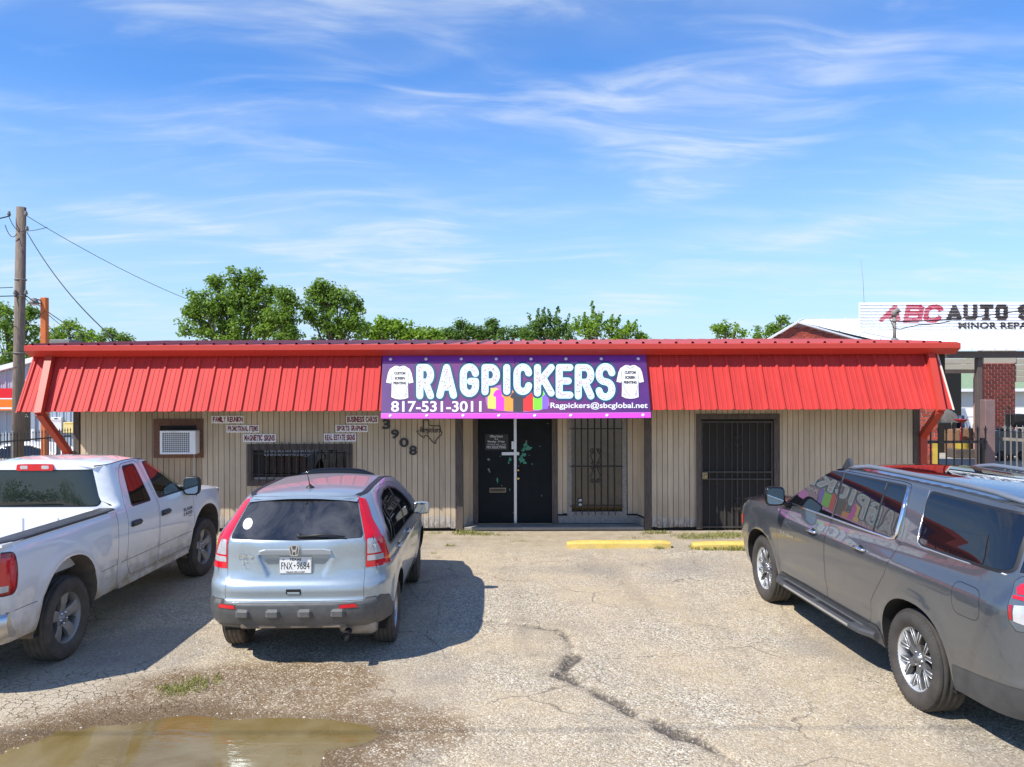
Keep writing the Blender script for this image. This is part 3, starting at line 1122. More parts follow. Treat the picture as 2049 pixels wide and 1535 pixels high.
def grass():
    spots = []

    def patch(px, py, rx, ry, n, h):
        g = gnd(px, py)
        for _ in range(n):
            a, r = random.uniform(0, 6.28), random.random() ** 0.7
            spots.append((g.x + rx * r * math.cos(a), g.y + ry * r * math.sin(a), h * random.uniform(0.5, 1.2)))
    patch(365, 1380, 0.22, 0.12, 210, 0.055)
    patch(405, 1364, 0.20, 0.14, 150, 0.05)
    patch(345, 1390, 0.16, 0.07, 70, 0.04)
    patch(385, 1372, 0.45, 0.22, 90, 0.035)
    for px, py, rx, ry, n, h in ((1215, 1097, 0.12, 0.03, 40, 0.05), (1320, 1099, 0.10, 0.04, 60, 0.06), (1270, 1076, 0.35, 0.25, 90, 0.04),
                                 (1420, 1074, 0.75, 0.28, 700, 0.06), (1470, 1072, 0.4, 0.25, 300, 0.06), (1395, 1078, 0.35, 0.12, 140, 0.05),
                                 (1420, 1100, 0.35, 0.10, 300, 0.07), (1475, 1100, 0.30, 0.12, 400, 0.08), (1395, 1095, 0.15, 0.08, 90, 0.06),
                                 (955, 1070, 0.45, 0.12, 260, 0.06), (930, 1067, 0.25, 0.10, 200, 0.07), (1000, 1072, 0.4, 0.05, 60, 0.04),
                                 (900, 1093, 0.10, 0.05, 60, 0.05), (872, 1068, 0.3, 0.08, 70, 0.05), (1040, 1084, 0.2, 0.05, 40, 0.04),
                                 (1395, 1330, 0.06, 0.03, 40, 0.02), (868, 1108, 0.05, 0.04, 24, 0.04), (1310, 1068, 0.3, 0.08, 160, 0.07)):
        patch(px, py, rx, ry, n, h)
    co, f, tone = [], [], []
    for x, y, h in spots:
        z = -0.01
        a = random.uniform(0, 6.28)
        w = 0.002 + 0.035 * h
        lean = random.uniform(0.2, 0.9) * h
        b = random.uniform(0, 6.28)
        k = len(co)
        co += [(x - w * math.cos(a), y - w * math.sin(a), z), (x + w * math.cos(a), y + w * math.sin(a), z),
               (x + lean * 0.4 * math.cos(b), y + lean * 0.4 * math.sin(b), z + h * 0.75), (x + lean * math.cos(b), y + lean * math.sin(b), z + h)]
        f += [(k, k + 1, k + 2), (k, k + 2, k + 3)]
        tone += [random.random()] * 4
    tag(new_obj('grass', raw_mesh('grass', co, f, 'grass_blades', tone)), 'short weedy grass growing by the wall, the kerb stops and the puddle', kind='stuff')


grass()
# ------------------------------------------------------------------ the shop
WY = 15.17                  # front wall plane
WX0, WX1 = -8.24, 7.665
RY = 15.50                  # recessed entry wall
shop = thing('shop_building', 'low tan board-sided shop with a red ribbed metal mansard and gutter', 'shop', (-0.3, WY + 4, 0))
RX0, RX1 = -0.956, 2.52     # recess mouth
RI0, RI1 = -0.755, 2.42      # recess back


def wall_box(x0, x1, z0, z1, y0=WY + 0.025, y1=WY + 0.12):
    return MB().box(x0, x1, y0, y1, z0, z1)


wall = MB().box(WX0, RX0, WY + 0.02, WY + 0.14, 0.03, 3.3).build('wall', 'gap_dark', shop)
for q_ in ((RX1, WX1, WY + 0.02, WY + 0.14), (RX0 - 0.02, RX1 + 0.02, RY + 0.02, RY + 0.12), (WX0, WX1, 25.9, 26.0)):
    MB().box(*q_, 0.03, 3.3).build('wall', 'gap_dark', shop)
for x_ in (WX0, WX1 - 0.12):
    MB().box(x_, x_ + 0.12, WY + 0.142, 25.89, 0.0, 3.28).build('side_wall', 'cream_panel', shop)

# siding boards, one object each
bm_ = MB()
bm_.rbox(-0.0475, 0.0475, -0.020, 0.0, 0.0, 1.0, 0.0025)
BOARD = {k: bm_.mesh('board', k) for k in ('siding', 'siding_old')}


def holes_at(x, holes):
    return sorted((z0, z1) for x0, x1, z0, z1 in holes if x0 < x < x1)


def P2(px, py, Y):
    p = at(px, py, Y)
    return p.x, p.z


AC = (*[P2(309, 916, WY)[i] for i in (0, 1)], *P2(408, 838, WY))       # x0 z0 x1 z1
WIN = (*P2(496, 972, WY), *P2(706, 888, WY))
SDOOR = (*P2(1393, 1064, WY), *P2(1559, 828, WY))
holes = [(AC[0] + .03, AC[2] - .03, AC[1] + .03, AC[3] - .03), (WIN[0] + .03, WIN[2] - .03, WIN[1] + .03, WIN[3] - .03),
         (SDOOR[0] + .03, SDOOR[2] - .03, 0, SDOOR[3] - .03)]
PIT = 0.1035
oldx0, oldx1 = P2(277, 830, WY)[0], P2(408, 830, WY)[0]


def put_board(x, y, z0, z1, kind='siding', sx=1.0, rz=0.0):
    o = new_obj('board', BOARD[kind], wall)
    r = shop.location
    o.location = (x - r.x, y - r.y - random.uniform(0, 0.0025), z0 - r.z)
    o.scale = (sx, 1, z1 - z0)
    o.rotation_euler = (0, 0, rz)
    return o


def board_run(x0, x1, y, zb, zt, holes=()):
    n = round((x1 - x0) / PIT)
    s = (x1 - x0) / n
    for i in range(n):
        x = x0 + (i + 0.5) * s
        zs = [zb + random.uniform(0, 0.025)]
        for a, b in holes_at(x, holes):
            zs += [a, b]
        zs.append(zt)
        for a, b in zip(zs[0::2], zs[1::2]):
            if b - a > 0.05:
                old = oldx0 < x < oldx1
                put_board(x, y, a, b, 'siding_old' if old else 'siding', s / PIT * (1.045 if i % 12 == 5 else 1.0))


board_run(WX0 + 0.11, RX0 - 0.10, WY, 0.05, 2.62, holes)
board_run(RX1 + 0.10, WX1 - 0.12, WY, 0.05, 2.62, holes)
# entry recess: boards beside the doors, about the window, and the two splayed returns
DJ0, DJ1 = P2(946, 900, RY)[0], P2(1115, 900, RY)[0]
RW = (*P2(1135, 1032, RY), *P2(1253, 834, RY))
board_run(DJ1, RI1, RY, 0.26, 2.62, [(RW[0] + .03, RW[2] - .03, RW[1] + .03, RW[3] - .03)])
for (xa, xb, zb) in ((RX0 + 0.02, RI0, 0.10), (RX1 - 0.02, RI1, 0.26)):
    L = math.hypot(xb - xa, RY - WY)
    n = 4
    for i in range(n):
        t = (i + 0.5) / n
        put_board(xa + (xb - xa) * t, WY + 0.02 + (RY - WY - 0.02) * t, zb, 2.62, 'siding', L / n / PIT,
                  math.atan2(RY - WY, xb - xa) if xb > xa else math.atan2(-(RY - WY), xa - xb))
bk = MB()
for (xa, xb) in ((RX0 + 0.01, RI0 - 0.01), (RX1 - 0.01, RI1 + 0.01)):
    bk.bar((xa, WY + 0.05, 1.4), (xb, RY + 0.04, 1.4), 0.012, 2.7)
bk.build('return_backing', 'gap_dark', shop)

# posts and trims of dark weathered wood
for nm, x0, x1, yy, z1 in (('corner_post', WX0 - 0.02, WX0 + 0.095, WY - 0.035, 3.0), ('entry_post', RX0 - 0.115, RX0 + 0.03, WY - 0.035, 2.7),
                           ('entry_post', RX1 - 0.03, RX1 + 0.105, WY - 0.035, 2.7), ('corner_post', WX1 - 0.115, WX1 + 0.01, WY - 0.035, 3.0)):
    MB().rbox(x0, x1, yy, yy + 0.12, 0.02, z1, 0.006).build(nm, 'dark_wood', shop)
MB().rbox(DJ0 - 0.005, DJ0 + 0.105, RY - 0.045, RY + 0.06, 0.07, 2.62, 0.005).build('door_jamb', 'dark_wood', shop)
MB().rbox(DJ1 - 0.105, DJ1 + 0.005, RY - 0.045, RY + 0.06, 0.07, 2.62, 0.005).build('door_jamb', 'dark_wood', shop)
mb = MB()
mb.rbox(DJ1 + 0.01, RI1, RY - 0.035, RY + 0.01, 0.085, 0.235, 0.006)
mb.build('baseboard', 'grey_wood', shop)
mb = MB()
mb.bar((RI1 - 0.02, RY - 0.03, 0.155), (RX1 - 0.05, WY + 0.03, 0.155), 0.04, 0.15)
mb.build('baseboard', 'grey_wood', shop)
mb = MB()
mb.bar((RX0 + 0.03, WY + 0.03, 0.10), (RI0 - 0.01, RY - 0.03, 0.10), 0.04, 0.06)
mb.build('baseboard', 'grey_wood', shop)
mb = MB()
mb.rbox(RX0 + 0.035, RX1 - 0.035, WY - 0.02, RY + 0.05, 0.012, 0.075, 0.012)
mb.build('entry_slab', 'old_concrete', shop)
mb = MB()
mb.rbox(DJ0 + 0.1, DJ1 - 0.1, RY - 0.03, RY + 0.03, 0.075, 0.093, 0.004)
mb.build('threshold', 'dull_brass', shop)
mb = MB()
mb.box(WX0 - 0.4, WX1 + 0.1, 14.30, WY + 0.1, 2.40, 2.43)
mb.build('soffit', 'soffit', shop)

# double entry doors
MIDX = P2(1031, 900, RY)[0]
dz0, dz1 = 0.10, 2.50
for k, (x0, x1) in enumerate(((DJ0 + 0.108, MIDX - 0.012), (MIDX + 0.012, DJ1 - 0.108))):
    mb = MB().rbox(x0, x1, RY - 0.005, RY + 0.04, dz0, dz1, 0.004)
    d = mb.build('entry_door', 'wax_dark_door', shop)
    yf = RY - 0.006
    E = lambda px, py, dy=0.0: at(px, py, yf - dy)
    if k == 0:
        fm = lambda px, py: E(px, py, 0.004)
        c0, c1 = E(971, 901), E(1017, 869)
        pb = MB().box(c0.x, c1.x, yf - 0.003, yf, c0.z, c1.z).build('notice_plate', 'black_plastic', d)
        tx = MB()
        for s, a, b, c, e in (('Office Hours', 980, 875.6, 1006, 870.5), ('9-5', 989.5, 880.4, 996.5, 877.4), ('Monday - Friday', 976, 886.5, 1010, 881.6),
                              ('NO SOLICITING', 974, 897.5, 1012, 892)):
            put_text(tx, s, a, b, c, e, fm, 0.012)
        put_text(tx, 'closed sat - sun', 975, 890, 1012, 887.6, fm)
        tx.build('lettering', 'print_white', d)
        a, b = E(1004, 911), E(1039, 904.5)
        MB().rbox(a.x, b.x, yf - 0.016, yf, a.z, b.z, 0.003).build('hasp', 'aluminium', d)
        a, b = E(1023.5, 899), E(1029, 883)
        MB().rbox(a.x, b.x, yf - 0.012, yf, a.z, b.z, 0.003).build('lock_plate', 'aluminium', d)
        a, b = E(979.5, 985.5), E(1012.5, 976)
        mb = MB().rbox(a.x, b.x, yf - 0.012, yf, a.z, b.z, 0.004)
        mb.build('mail_slot', 'dull_brass', d)
        MB().rbox(a.x + 0.012, b.x - 0.012, yf - 0.015, yf - 0.011, a.z + 0.015, b.z - 0.015, 0.001).build('slot_flap', 'brown_iron', d)
        spots = [(961, 853, .9), (972, 853, .6)]
        chips = [(995, 961, 2, 6), (1021, 919, 3, 4), (1018, 926, 2, 3), (1004, 972, 1, 1.5), (1020, 980, 1, 3), (1001, 913, 1.5, 1)]
        scr = [(978, 920, 4, 3), (978, 940, 3, 3), (980, 944, 2, 2), (1028, 1026, 2, 3)]
    else:
        for z_, r_ in ((940.5, 0.024), (957, 0.030)):
            c = E(1037, z_)
            mb = MB().lathe([(0.0, 0.055), (r_ * .7, 0.052), (r_, 0.04), (r_ * .9, 0.025), (r_ * .5, 0.018), (r_ * .5, 0.006), (r_ * 1.1, 0.005), (r_ * 1.1, 0)],
                            (c.x, yf, c.z), (0, -1, 0), 16)
            mb.build('knob' if r_ > .025 else 'deadbolt', 'brass', d)
        chips = [(1052, 891, 4, 5), (1056, 897, 9, 5), (1047, 901, 4, 3), (1048, 910, 6, 4), (1043, 920, 6, 6), (1050, 926, 4, 2.5), (1065, 929, 1.2, 2), (1044, 914, 3, 3)]
        scr = [(1053, 883, 2, 2.5), (1059, 911, 1, 1.5), (1080, 893, 2, 1), (1084, 992, 1, 4), (1038, 933, 2, 1.5), (1096, 847.5, 2, 1.2)]
    pm = MB()
    for (cx_, cy_, rx, ry) in chips:
        poly = []
        for i in range(14):
            a = 2 * math.pi * i / 14
            q = random.uniform(0.55, 1.25)
            poly.append((cx_ + rx * q * math.cos(a), cy_ + ry * q * math.sin(a)))
        v, f = union([poly])
        put_flat(pm, v, f, lambda px, py: E(px, py, 0.0012))
    M('teal_paint_%d' % k, (0.045, 0.25, 0.165), 0.6, 0, 0.3, 30)
    pm.build('paint_chip', 'teal_paint_%d' % k, d)
    pm = MB()
    for (cx_, cy_, rx, ry) in scr:
        poly = [(cx_ + rx * random.uniform(.4, 1.1) * math.cos(2 * math.pi * i / 9), cy_ + ry * random.uniform(.4, 1.1) * math.sin(2 * math.pi * i / 9)) for i in range(9)]
        v, f = union([poly])
        put_flat(pm, v, f, lambda px, py: E(px, py, 0.0016))
    pm.build('scuff', 'grey_plastic', d)
MB().rbox(MIDX - 0.028, MIDX + 0.028, RY - 0.024, RY + 0.0, 0.09, 2.5, 0.005).build('astragal', 'aluminium', shop)


def spiral(cx_, cz_, y, r, turns, start, sgn=1, n=14):
    return [(cx_ + sgn * r * (1 - 0.8 * k / n) * math.cos(start + 2 * math.pi * turns * k / n), y,
             cz_ + r * (1 - 0.8 * k / n) * math.sin(start + 2 * math.pi * turns * k / n)) for k in range(n + 1)]


def frame_pieces(name, x0, z0, x1, z1, w, y, d, mat, parent, sill=None):
    """four mitred boards round an opening, each its own piece"""
    o = MB()
    n = Vector((0, -1, 0))
    U, V = Vector((1, 0, 0)), Vector((0, 0, 1))
    quads = [[(x0, z1), (x0 + w, z1 - w), (x1 - w, z1 - w), (x1, z1)], [(x0, z0), (x0, z1), (x0 + w, z1 - w), (x0 + w, z0 + w)],
             [(x1, z0), (x1 - w, z0 + w), (x1 - w, z1 - w), (x1, z1)], [(x0, z0), (x0 + w, z0 + w), (x1 - w, z0 + w), (x1, z0)]]
    for i, qd in enumerate(quads):
        cx_ = sum(p[0] for p in qd) / 4
        cz_ = sum(p[1] for p in qd) / 4
        qd = [(cx_ + (p[0] - cx_) * 0.998, cz_ + (p[1] - cz_) * 0.995) for p in qd]
        MB().prism(qd, (0, y, 0), U, V, n, 0.0, d + 0.002 * i).build('frame_board', mat if not (sill and i == 3) else sill, parent)


# recessed window with iron bars
rw = MB()
x0, z0, x1, z1 = RW
wbar = 0.082
MB().box(x0 + wbar - .01, x1 - wbar + .01, RY + 0.005, RY + 0.012, z0 + wbar - .01, z1).build('pane', 'shop_glass', (win := MB().box(
    x0 + 0.04, x1 - 0.04, RY + 0.03, RY + 0.05, z0 + 0.03, z1).build('entry_window', 'gap_dark', shop)))
frame_pieces('f', x0, z0, x1, z1 + .2, wbar, RY, 0.04, 'grey_wood', win)
yb = RY - 0.065
for px in (1152.5, 1165, 1178, 1191.5, 1204.5, 1218, 1231):
    a, b = at(px, 1031, yb), at(px - 1, 824, yb)
    MB().bar(a, b, 0.014, 0.014, (0, 1, 0)).build('window_bar', 'black_iron', win)
for py in (858.5, 934, 1013):
    a, b = at(1140, py, yb), at(1247, py, yb)
    MB().bar(a, b, 0.022, 0.012).build('cross_bar', 'black_iron', win)
sc = MB()
C0 = at(1193, 934, yb - 0.012)
for sx in (-1, 1):
    for sz in (-1, 1):
        c = Vector((C0.x + sx * 0.062, C0.y, C0.z + sz * 0.29))
        sp_ = spiral(c.x, c.z, c.y, 0.05, 1.3, 0.6 if sz > 0 else -0.6, -sx)
        sc.tube(sp_ + [], 0.006, 5)
        sc.tube([(C0.x + sx * 0.012, C0.y, C0.z), (C0.x + sx * 0.10, C0.y, C0.z + sz * 0.20), sp_[0]], 0.006, 5)
        c = Vector((C0.x + sx * 0.062, C0.y, C0.z + sz * 0.05))
        sc.tube(spiral(c.x, c.z, c.y, 0.034, 1.2, 0.0, -sx), 0.005, 5)
sc.build('scrollwork', 'brown_iron', win)
a, b = at(1156, 1014, RY - 0.001), at(1166, 996, RY - 0.001)
MB().box(a.x, b.x, RY - 0.002, RY + 0.003, a.z, b.z).build('window_sticker', 'black_plastic', win)
tx = MB()
for cx_, cy_, r in ((1161, 1001, 3.2), (1159.5, 1003, 1.6), (1161, 1010, 3.4)):
    put_flat(tx, *union([[(cx_ + r * math.cos(i * .7), cy_ + r * .8 * math.sin(i * .7)) for i in range(9)]]), lambda px, py: at(px, py, RY - 0.003))
tx.build('sticker_print', 'print_white', win)

# office window with bars and a blind
x0, z0, x1, z1 = WIN
w1 = MB().box(x0 + .05, x1 - .05, WY + 0.10, WY + 0.11, z0 + .05, z1 - .05).build('office_window', 'gap_dark', shop)
frame_pieces('f', x0, z0, x1, z1, 0.115, WY, 0.045, 'dark_wood', w1)
mb = MB().box(x0 + .115, x1 - .115, WY + 0.018, WY + 0.022, z0 + .115, z1 - .115)
mb.build('pane', 'blind_glass', w1)
mb = MB()
zq = z0 + 0.2
while zq < z1 - 0.12:
    mb.bar((x0 + .13, WY + 0.055, zq), (x1 - .13, WY + 0.055, zq), 0.022, 0.0015, (0, 0.75, 0.66))
    zq += 0.021
mb.build('blind', 'grey_wood', w1)
MB().rbox(x0 + .12, x1 - .12, WY - 0.03, WY + 0.015, z0 + .115, z0 + .165, .004).build('sill', 'grey_wood', w1)
MB().box(x0 + .115, x0 + .30, WY + 0.008, WY + 0.016, z0 + .117, z1 - .117).build('screen_strip', 'gap_dark', w1)
yb = WY - 0.075
for i in range(14):
    px = 503 + i * 15.1
    a, b = at(px, 968 if i != 0 else 962, yb), at(px, 886 + random.uniform(-1, 2), yb)
    MB().bar(a, b, 0.014, 0.014, (0, 1, 0)).build('window_bar', 'black_iron', w1)
for py in (908, 950):
    a, b = at(501, py, yb), at(704, py, yb)
    MB().bar(a, b, 0.022, 0.012).build('cross_bar', 'black_iron', w1)

# hole framed for the air conditioner
x0, z0, x1, z1 = AC
w2 = MB().box(x0 + .05, x1 - .05, WY + 0.12, WY + 0.13, z0 + .05, z1 - .05).build('framed_opening', 'gap_dark', shop)
frame_pieces('f', x0, z0, x1, z1, 0.125, WY, 0.045, 'brown_wood', w2)

# barred side door
x0, z0, x1, z1 = SDOOR
z0 = 0.03
sd = MB().box(x0 + .08, x1 - .08, WY + 0.06, WY + 0.10, z0, z1 - .08).build('side_door', 'wax_dark_door', shop)
MB().rbox(x0, x0 + .095, WY - .045, WY + .05, z0, z1 - .098, .004).build('frame_board', 'dark_wood', sd)
MB().rbox(x1 - .11, x1, WY - .045, WY + .05, z0, z1 - .098, .004).build('frame_board', 'dark_wood', sd)
MB().rbox(x0, x1, WY - .047, WY + .05, z1 - .096, z1, .004).build('frame_board', 'dark_wood', sd)
yb = WY - 0.015
for px, w in ((1404.4, .03), (1419.5, .014), (1434.6, .014), (1449.8, .014), (1464.5, .014), (1475.6, .022), (1485, .014), (1500, .014), (1515, .014), (1530, .014), (1544.5, .03)):
    a, b = at(px, 1059, yb), at(px, 843, yb)
    MB().bar(a, b, w, 0.014, (0, 1, 0)).build('door_bar', 'brown_iron', sd)
for py, w in ((844.5, .03), (944.7, .028), (959, .028), (1054.5, .03)):
    a, b = at(1403, py, yb - .016), at(1546, py, yb - .016)
    MB().bar(a, b, 0.012, w).build('cross_bar', 'brown_iron', sd)
a, b = at(1405, 958, yb - .03), at(1415.5, 945, yb - .03)
MB().rbox(a.x, b.x, yb - .05, yb - .02, a.z, b.z, .004).build('lock_box', 'dull_brass', sd)
c = at(1411, 952, yb)
MB().lathe([(0, .08), (.018, .075), (.022, .06), (.012, .05)], (c.x, yb, c.z), (0, -1, 0), 12).build('knob', 'brass', sd)
a, b = at(1469.6, 1041, WY + .055), at(1472, 842, WY + .055)
MB().box(a.x, b.x, WY + .050, WY + .058, a.z, b.z).build('yellow_strip', 'yellow_paint', sd)
sc = MB()
for zc, s in ((at(0, 880, yb).z, 1), (at(0, 1024, yb).z, -1)):
    for sx in (-1, 1):
        xc = at(1475.6, 880, yb).x
        c1 = (xc + sx * .036, zc - s * .0)
        sc.tube(spiral(c1[0], c1[1], yb - .012, .033, 1.2, 0.4, sx), .0055, 5)
        sc.tube(spiral(xc + sx * .03, zc - s * .22, yb - .012, .026, 1.2, 2.4, sx), .005, 5)
        sc.tube([(xc + sx * .075, yb - .012, zc), (xc + sx * .01, yb - .012, zc - s * .2)], .0055, 5)
sc.build('scrollwork', 'brown_iron', sd)
pm = MB()
for (cx_, cy_, rx, ry) in [(1425, 1048, 4, 4), (1437, 1046, 2, 6), (1441, 1050, 4, 2.5), (1464, 1049, 3, 3), (1448, 1045, 1.5, 3), (1496, 1036, 3, 4), (1432, 1051, 2, 1.5), (1455, 1047, 2, 2)]:
    poly = [(cx_ + rx * random.uniform(.3, 1.2) * math.cos(2 * math.pi * i / 11), cy_ + ry * random.uniform(.4, 1.2) * math.sin(2 * math.pi * i / 11)) for i in range(11)]
    put_flat(pm, *union([poly]), lambda px, py: at(px, py, WY + .0585))
M('turquoise_paint', (0.10, 0.42, 0.42), 0.6, 0, .3, 30)
pm.build('paint_chip', 'turquoise_paint', sd)

# ---- mansard
MBZ, MTZ, MBY, MTY = 2.305, 3.30, 14.20, 14.74
MX0, MX1 = -8.73, 8.0
down = Vector((0, MBY - MTY, MBZ - MTZ))
sl = down.length
down.normalize()
mn = Vector((0, down.z, -down.y)).normalized()      # outward (towards -Y)
if mn.y > 0:
    mn = -mn
mroot = MB().box(MX0 + .05, MX1 - .05, MTY + .03, MTY + .06, MBZ + .4, MTZ).build('mansard', 'gap_dark', shop)
prof = [(0, 0), (.004, .002), (.022, .034), (.052, .034), (.070, .002), (.128, .001), (.134, .007), (.150, .007), (.156, .001),
        (.218, .001), (.224, .007), (.240, .007), (.246, .001), (.300, 0)]
mp = MB()
rows = []
for k, s in enumerate((0.0, sl)):
    rows.append([Vector((x, MTY, MTZ)) + down * s + mn * d - Vector(shop.location) for x, d in prof])
mp.grid(rows, smooth=False)
# folded lower lip
rows2 = [rows[1], [p + Vector((0, 0.012, 0.004)) for p in rows[1]], [p + Vector((0, 0.03, -0.004)) for p in rows[1]]]
mp.grid(rows2, smooth=False)
MP = mp.mesh('mansard_panel', 'red_metal')
n = int((MX1 - MX0) / 0.3) + 1
for i in range(n):
    x = MX0 + 0.3 * i
    if x + 0.3 > MX1 + 0.05:
        break
    o = new_obj('mansard_panel', MP, mroot)
    o.location = (x, 0, 0)
    MXE = x + 0.3
U_, V_ = Vector((0, 1, 0)), Vector((0, 0, 1))
end = [(MBY - .02, MBZ - .015), (MTY - .02, MTZ), (MTY + .1, MTZ), (WY - 0.3, MTZ), (MBY + .06, MBZ)]
MB().prism(end, (MXE + .0, 0, 0), U_, V_, Vector((1, 0, 0)), 0.002, 0.030).build('end_trim', 'cream_trim', mroot)
MB().prism(end, (MX0, 0, 0), U_, V_, Vector((1, 0, 0)), -0.03, -0.002).build('end_trim', 'red_metal', mroot)

# gutter
gp = [(MTY + .14, MTZ - .008), (MTY - .12, MTZ - .008), (MTY - .13, MTZ - .004), (MTY - .295, MTZ + .095), (MTY - .295, MTZ + .180), (MTY - .27, MTZ + .192), (MTY + .14, MTZ + .20)]
MB().prism(gp, (0, 0, 0), U_, V_, Vector((1, 0, 0)), -8.76, 8.06).build('gutter', 'red_gutter', shop)

# roof sheets
RE = Vector((0, MTY - .12, MTZ + .197))
RR = Vector((0, 20.5, 3.87))
rp = MB()
rprof = [(0, 0), (.004, .002), (.020, .036), (.050, .036), (.070, .002), (.300, 0)]
rn = (RR - RE).cross(Vector((-1, 0, 0))).normalized()
if rn.z < 0:
    rn = -rn
rp.grid([[Vector((x, 0, 0)) + p + rn * d - Vector(shop.location) for x, d in rprof] for p in (RE, RR)], smooth=False, flip=True)
back = Vector((0, 26.2, 3.35))
rp.grid([[Vector((x, 0, 0)) + p + Vector((0, 0, d)) - Vector(shop.location) for x, d in rprof] for p in (RR, back)], smooth=False, flip=True)
RP = rp.mesh('roof_panel', 'roof_metal')
roof = MB().box(-8.7, 7.95, 14.9, 26.0, 3.30, 3.36).build('roof', 'gap_dark', shop)
for i in range(56):
    o = new_obj('roof_panel', RP, roof)
    o.location = (-8.75 + .3 * i, 0, 0)
tri = [(RE.y, RE.z - .06), (RR.y, RR.z + .0), (back.y, back.z - .06)]
for x in (-8.77, 8.06):
    mb = MB()
    mb.bar((x, RE.y, RE.z), (x, RR.y, RR.z + .01), .03, .09, (1, 0, 0))
    mb.bar((x, RR.y, RR.z), (x, back.y, back.z), .03, .09, (1, 0, 0))
    mb.prism([(14.9, 3.3), (RR.y, RR.z - .05), (26, 3.3)], (x + (0.03 if x < 0 else -.05), 0, 0), U_, V_, Vector((1, 0, 0)), 0, .02)
    mb.build('rake_trim', 'red_gutter', roof)

# red steel braces at both ends
for sgn, xw, pt, pb, pj in ((-1, WX0 - .09, 104, 79, 120), (1, WX1 + .10, 1858, 1882, 1840)):
    xt = at(pt, 712, MTY - .05).x
    xb = at(pb, 828, MBY - .08).x
    A, B = Vector((xt, MTY - .10, MTZ + .0)), Vector((xb, MBY - .10, MBZ - .03))
    wj = at(130 if sgn < 0 else 1846, 0, WY - .08).x
    Cc = Vector((wj, WY - .02, at(0, 905, WY).z if sgn < 0 else at(1846, 873, WY).z))
    mb = MB()
    mb.bar(A, B, .10, .13, (1, 0, 0)) if False else mb.bar(A, B, .125, .11, (0, -1, 0.5))
    br = mb.build('brace', 'rust_red_steel' if sgn < 0 else 'red_gutter', shop)
    MB().bar(B + Vector((0, .03, .01)), Cc, .115, .11, (0, 0, 1)).build('strut', 'rust_red_steel', br)
    MB().rbox(Cc.x - .065, Cc.x + .065, WY - .09, WY + .04, 0.0, Cc.z + .02, .004).build('brace_post', 'rust_red_steel', br)

# ---- banner
bn_p = Vector((0, MTY, MTZ)) + mn * 0.075
banner = thing('shop_banner', 'purple shop banner with big iced white letters hung on the red mansard', 'banner', (at(1031, 838, 14.1).x, 14.1, 2.2))


def bpt(px, py, lift=0.0):
    return on_plane(px, py, bn_p + mn * lift, mn)


def flat_quad(px, lift, name, mat, parent, th=0.0):
    mb = MB()
    vs = [bpt(a, b, lift) for a, b in px]
    if th:
        k = len(vs)
        vs += [v - mn * th for v in vs[:k]]
        mb.add(vs, [tuple(range(k))[::-1], tuple(range(k, 2 * k))] + [(i, (i + 1) % k, k + (i + 1) % k, k + i) for i in range(k)])
    else:
        mb.add(vs, [tuple(range(len(vs)))[::-1]])
    return mb.build(name, mat, parent)


def bl(t):   # left edge, right edge x at a given y
    return 765.5 + (762 - 765.5) * (t - 712) / 126, 1292 + (1303 - 1292) * (t - 710) / 126


panel = flat_quad([(bl(712)[0], 711), (bl(838)[0], 838), (1029.8, 838), (1029.8, 711)], 0.0, 'banner_panel', 'print_purple', banner, 0.006)
panel2 = flat_quad([(1030.6, 711), (1030.6, 838), (bl(836)[1], 836.5), (bl(712)[1], 709)], 0.001, 'banner_panel', 'print_purple', banner, 0.006)
for a, b, pn in ((bl(712)[0], 1029.8, panel), (1030.6, None, panel2)):
    x0t, x1t = (a, b) if b else (a, bl(712)[1])
    xb0, xb1 = (bl(830)[0], b) if b else (a, bl(830)[1])
    flat_quad([(x0t, 711.5), (x0t, 724.5), (x1t, 724 if b else 723.5), (x1t, 711 if b else 709.5)], 0.0035, 'top_band', 'print_band_shaded', pn)
    flat_quad([(x0t, 724.7), (x0t, 725.6), (x1t, 725), (x1t, 724)], 0.0036, 'edge_line', 'print_pink_edge', pn)
    flat_quad([(xb0, 828), (xb0, 837.5), (xb1, 837.2 if b else 836), (xb1, 827.5 if b else 826)], 0.0035, 'bottom_band', 'print_magenta', pn)
    flat_quad([(xb0, 827.1), (xb0, 827.9), (xb1, 827.4 if b else 825.9), (xb1, 826.6 if b else 825.1)], 0.0036, 'edge_line', 'print_pink_edge', pn)
for px, py in [(781.5, 719), (852.5, 718.7), (923, 718.5), (993, 718.5), (1062.5, 718.5), (1132.5, 718.3), (1203, 718), (1277, 718),
               (781.5, 832.5), (854.5, 832), (927, 832), (998.5, 832), (1070.5, 832), (1142.5, 831.7), (1215, 831.5), (1287, 831)]:
    c = bpt(px, py)
    MB().lathe([(0, .022), (.016, .020), (.026, .012), (.031, .003), (.031, 0)], c, mn, 14).build('bolt_cap', 'white_plastic', banner)

LET = [('R', 833, 868.6, 728.5, 799), ('A', 873, 914.5, 728.5, 798), ('G', 920, 958.5, 727.5, 794.5), ('P', 963.5, 1000.5, 728.5, 791),
       ('I', 1005, 1023, 728.5, 790), ('C', 1027.5, 1065, 727.5, 790.5), ('K', 1068.5, 1110, 728.5, 793.5), ('E', 1112, 1147.5, 728.5, 797.5),
       ('R', 1150, 1189.5, 728.5, 799.5), ('S', 1191.5, 1231.5, 726.5, 801.5)]


def distress(x0, x1, y0, y1, n, sel):
    out = []
    for _ in range(n):
        out.append((random.uniform(x0, x1), random.uniform(y0, y1)))
    return out


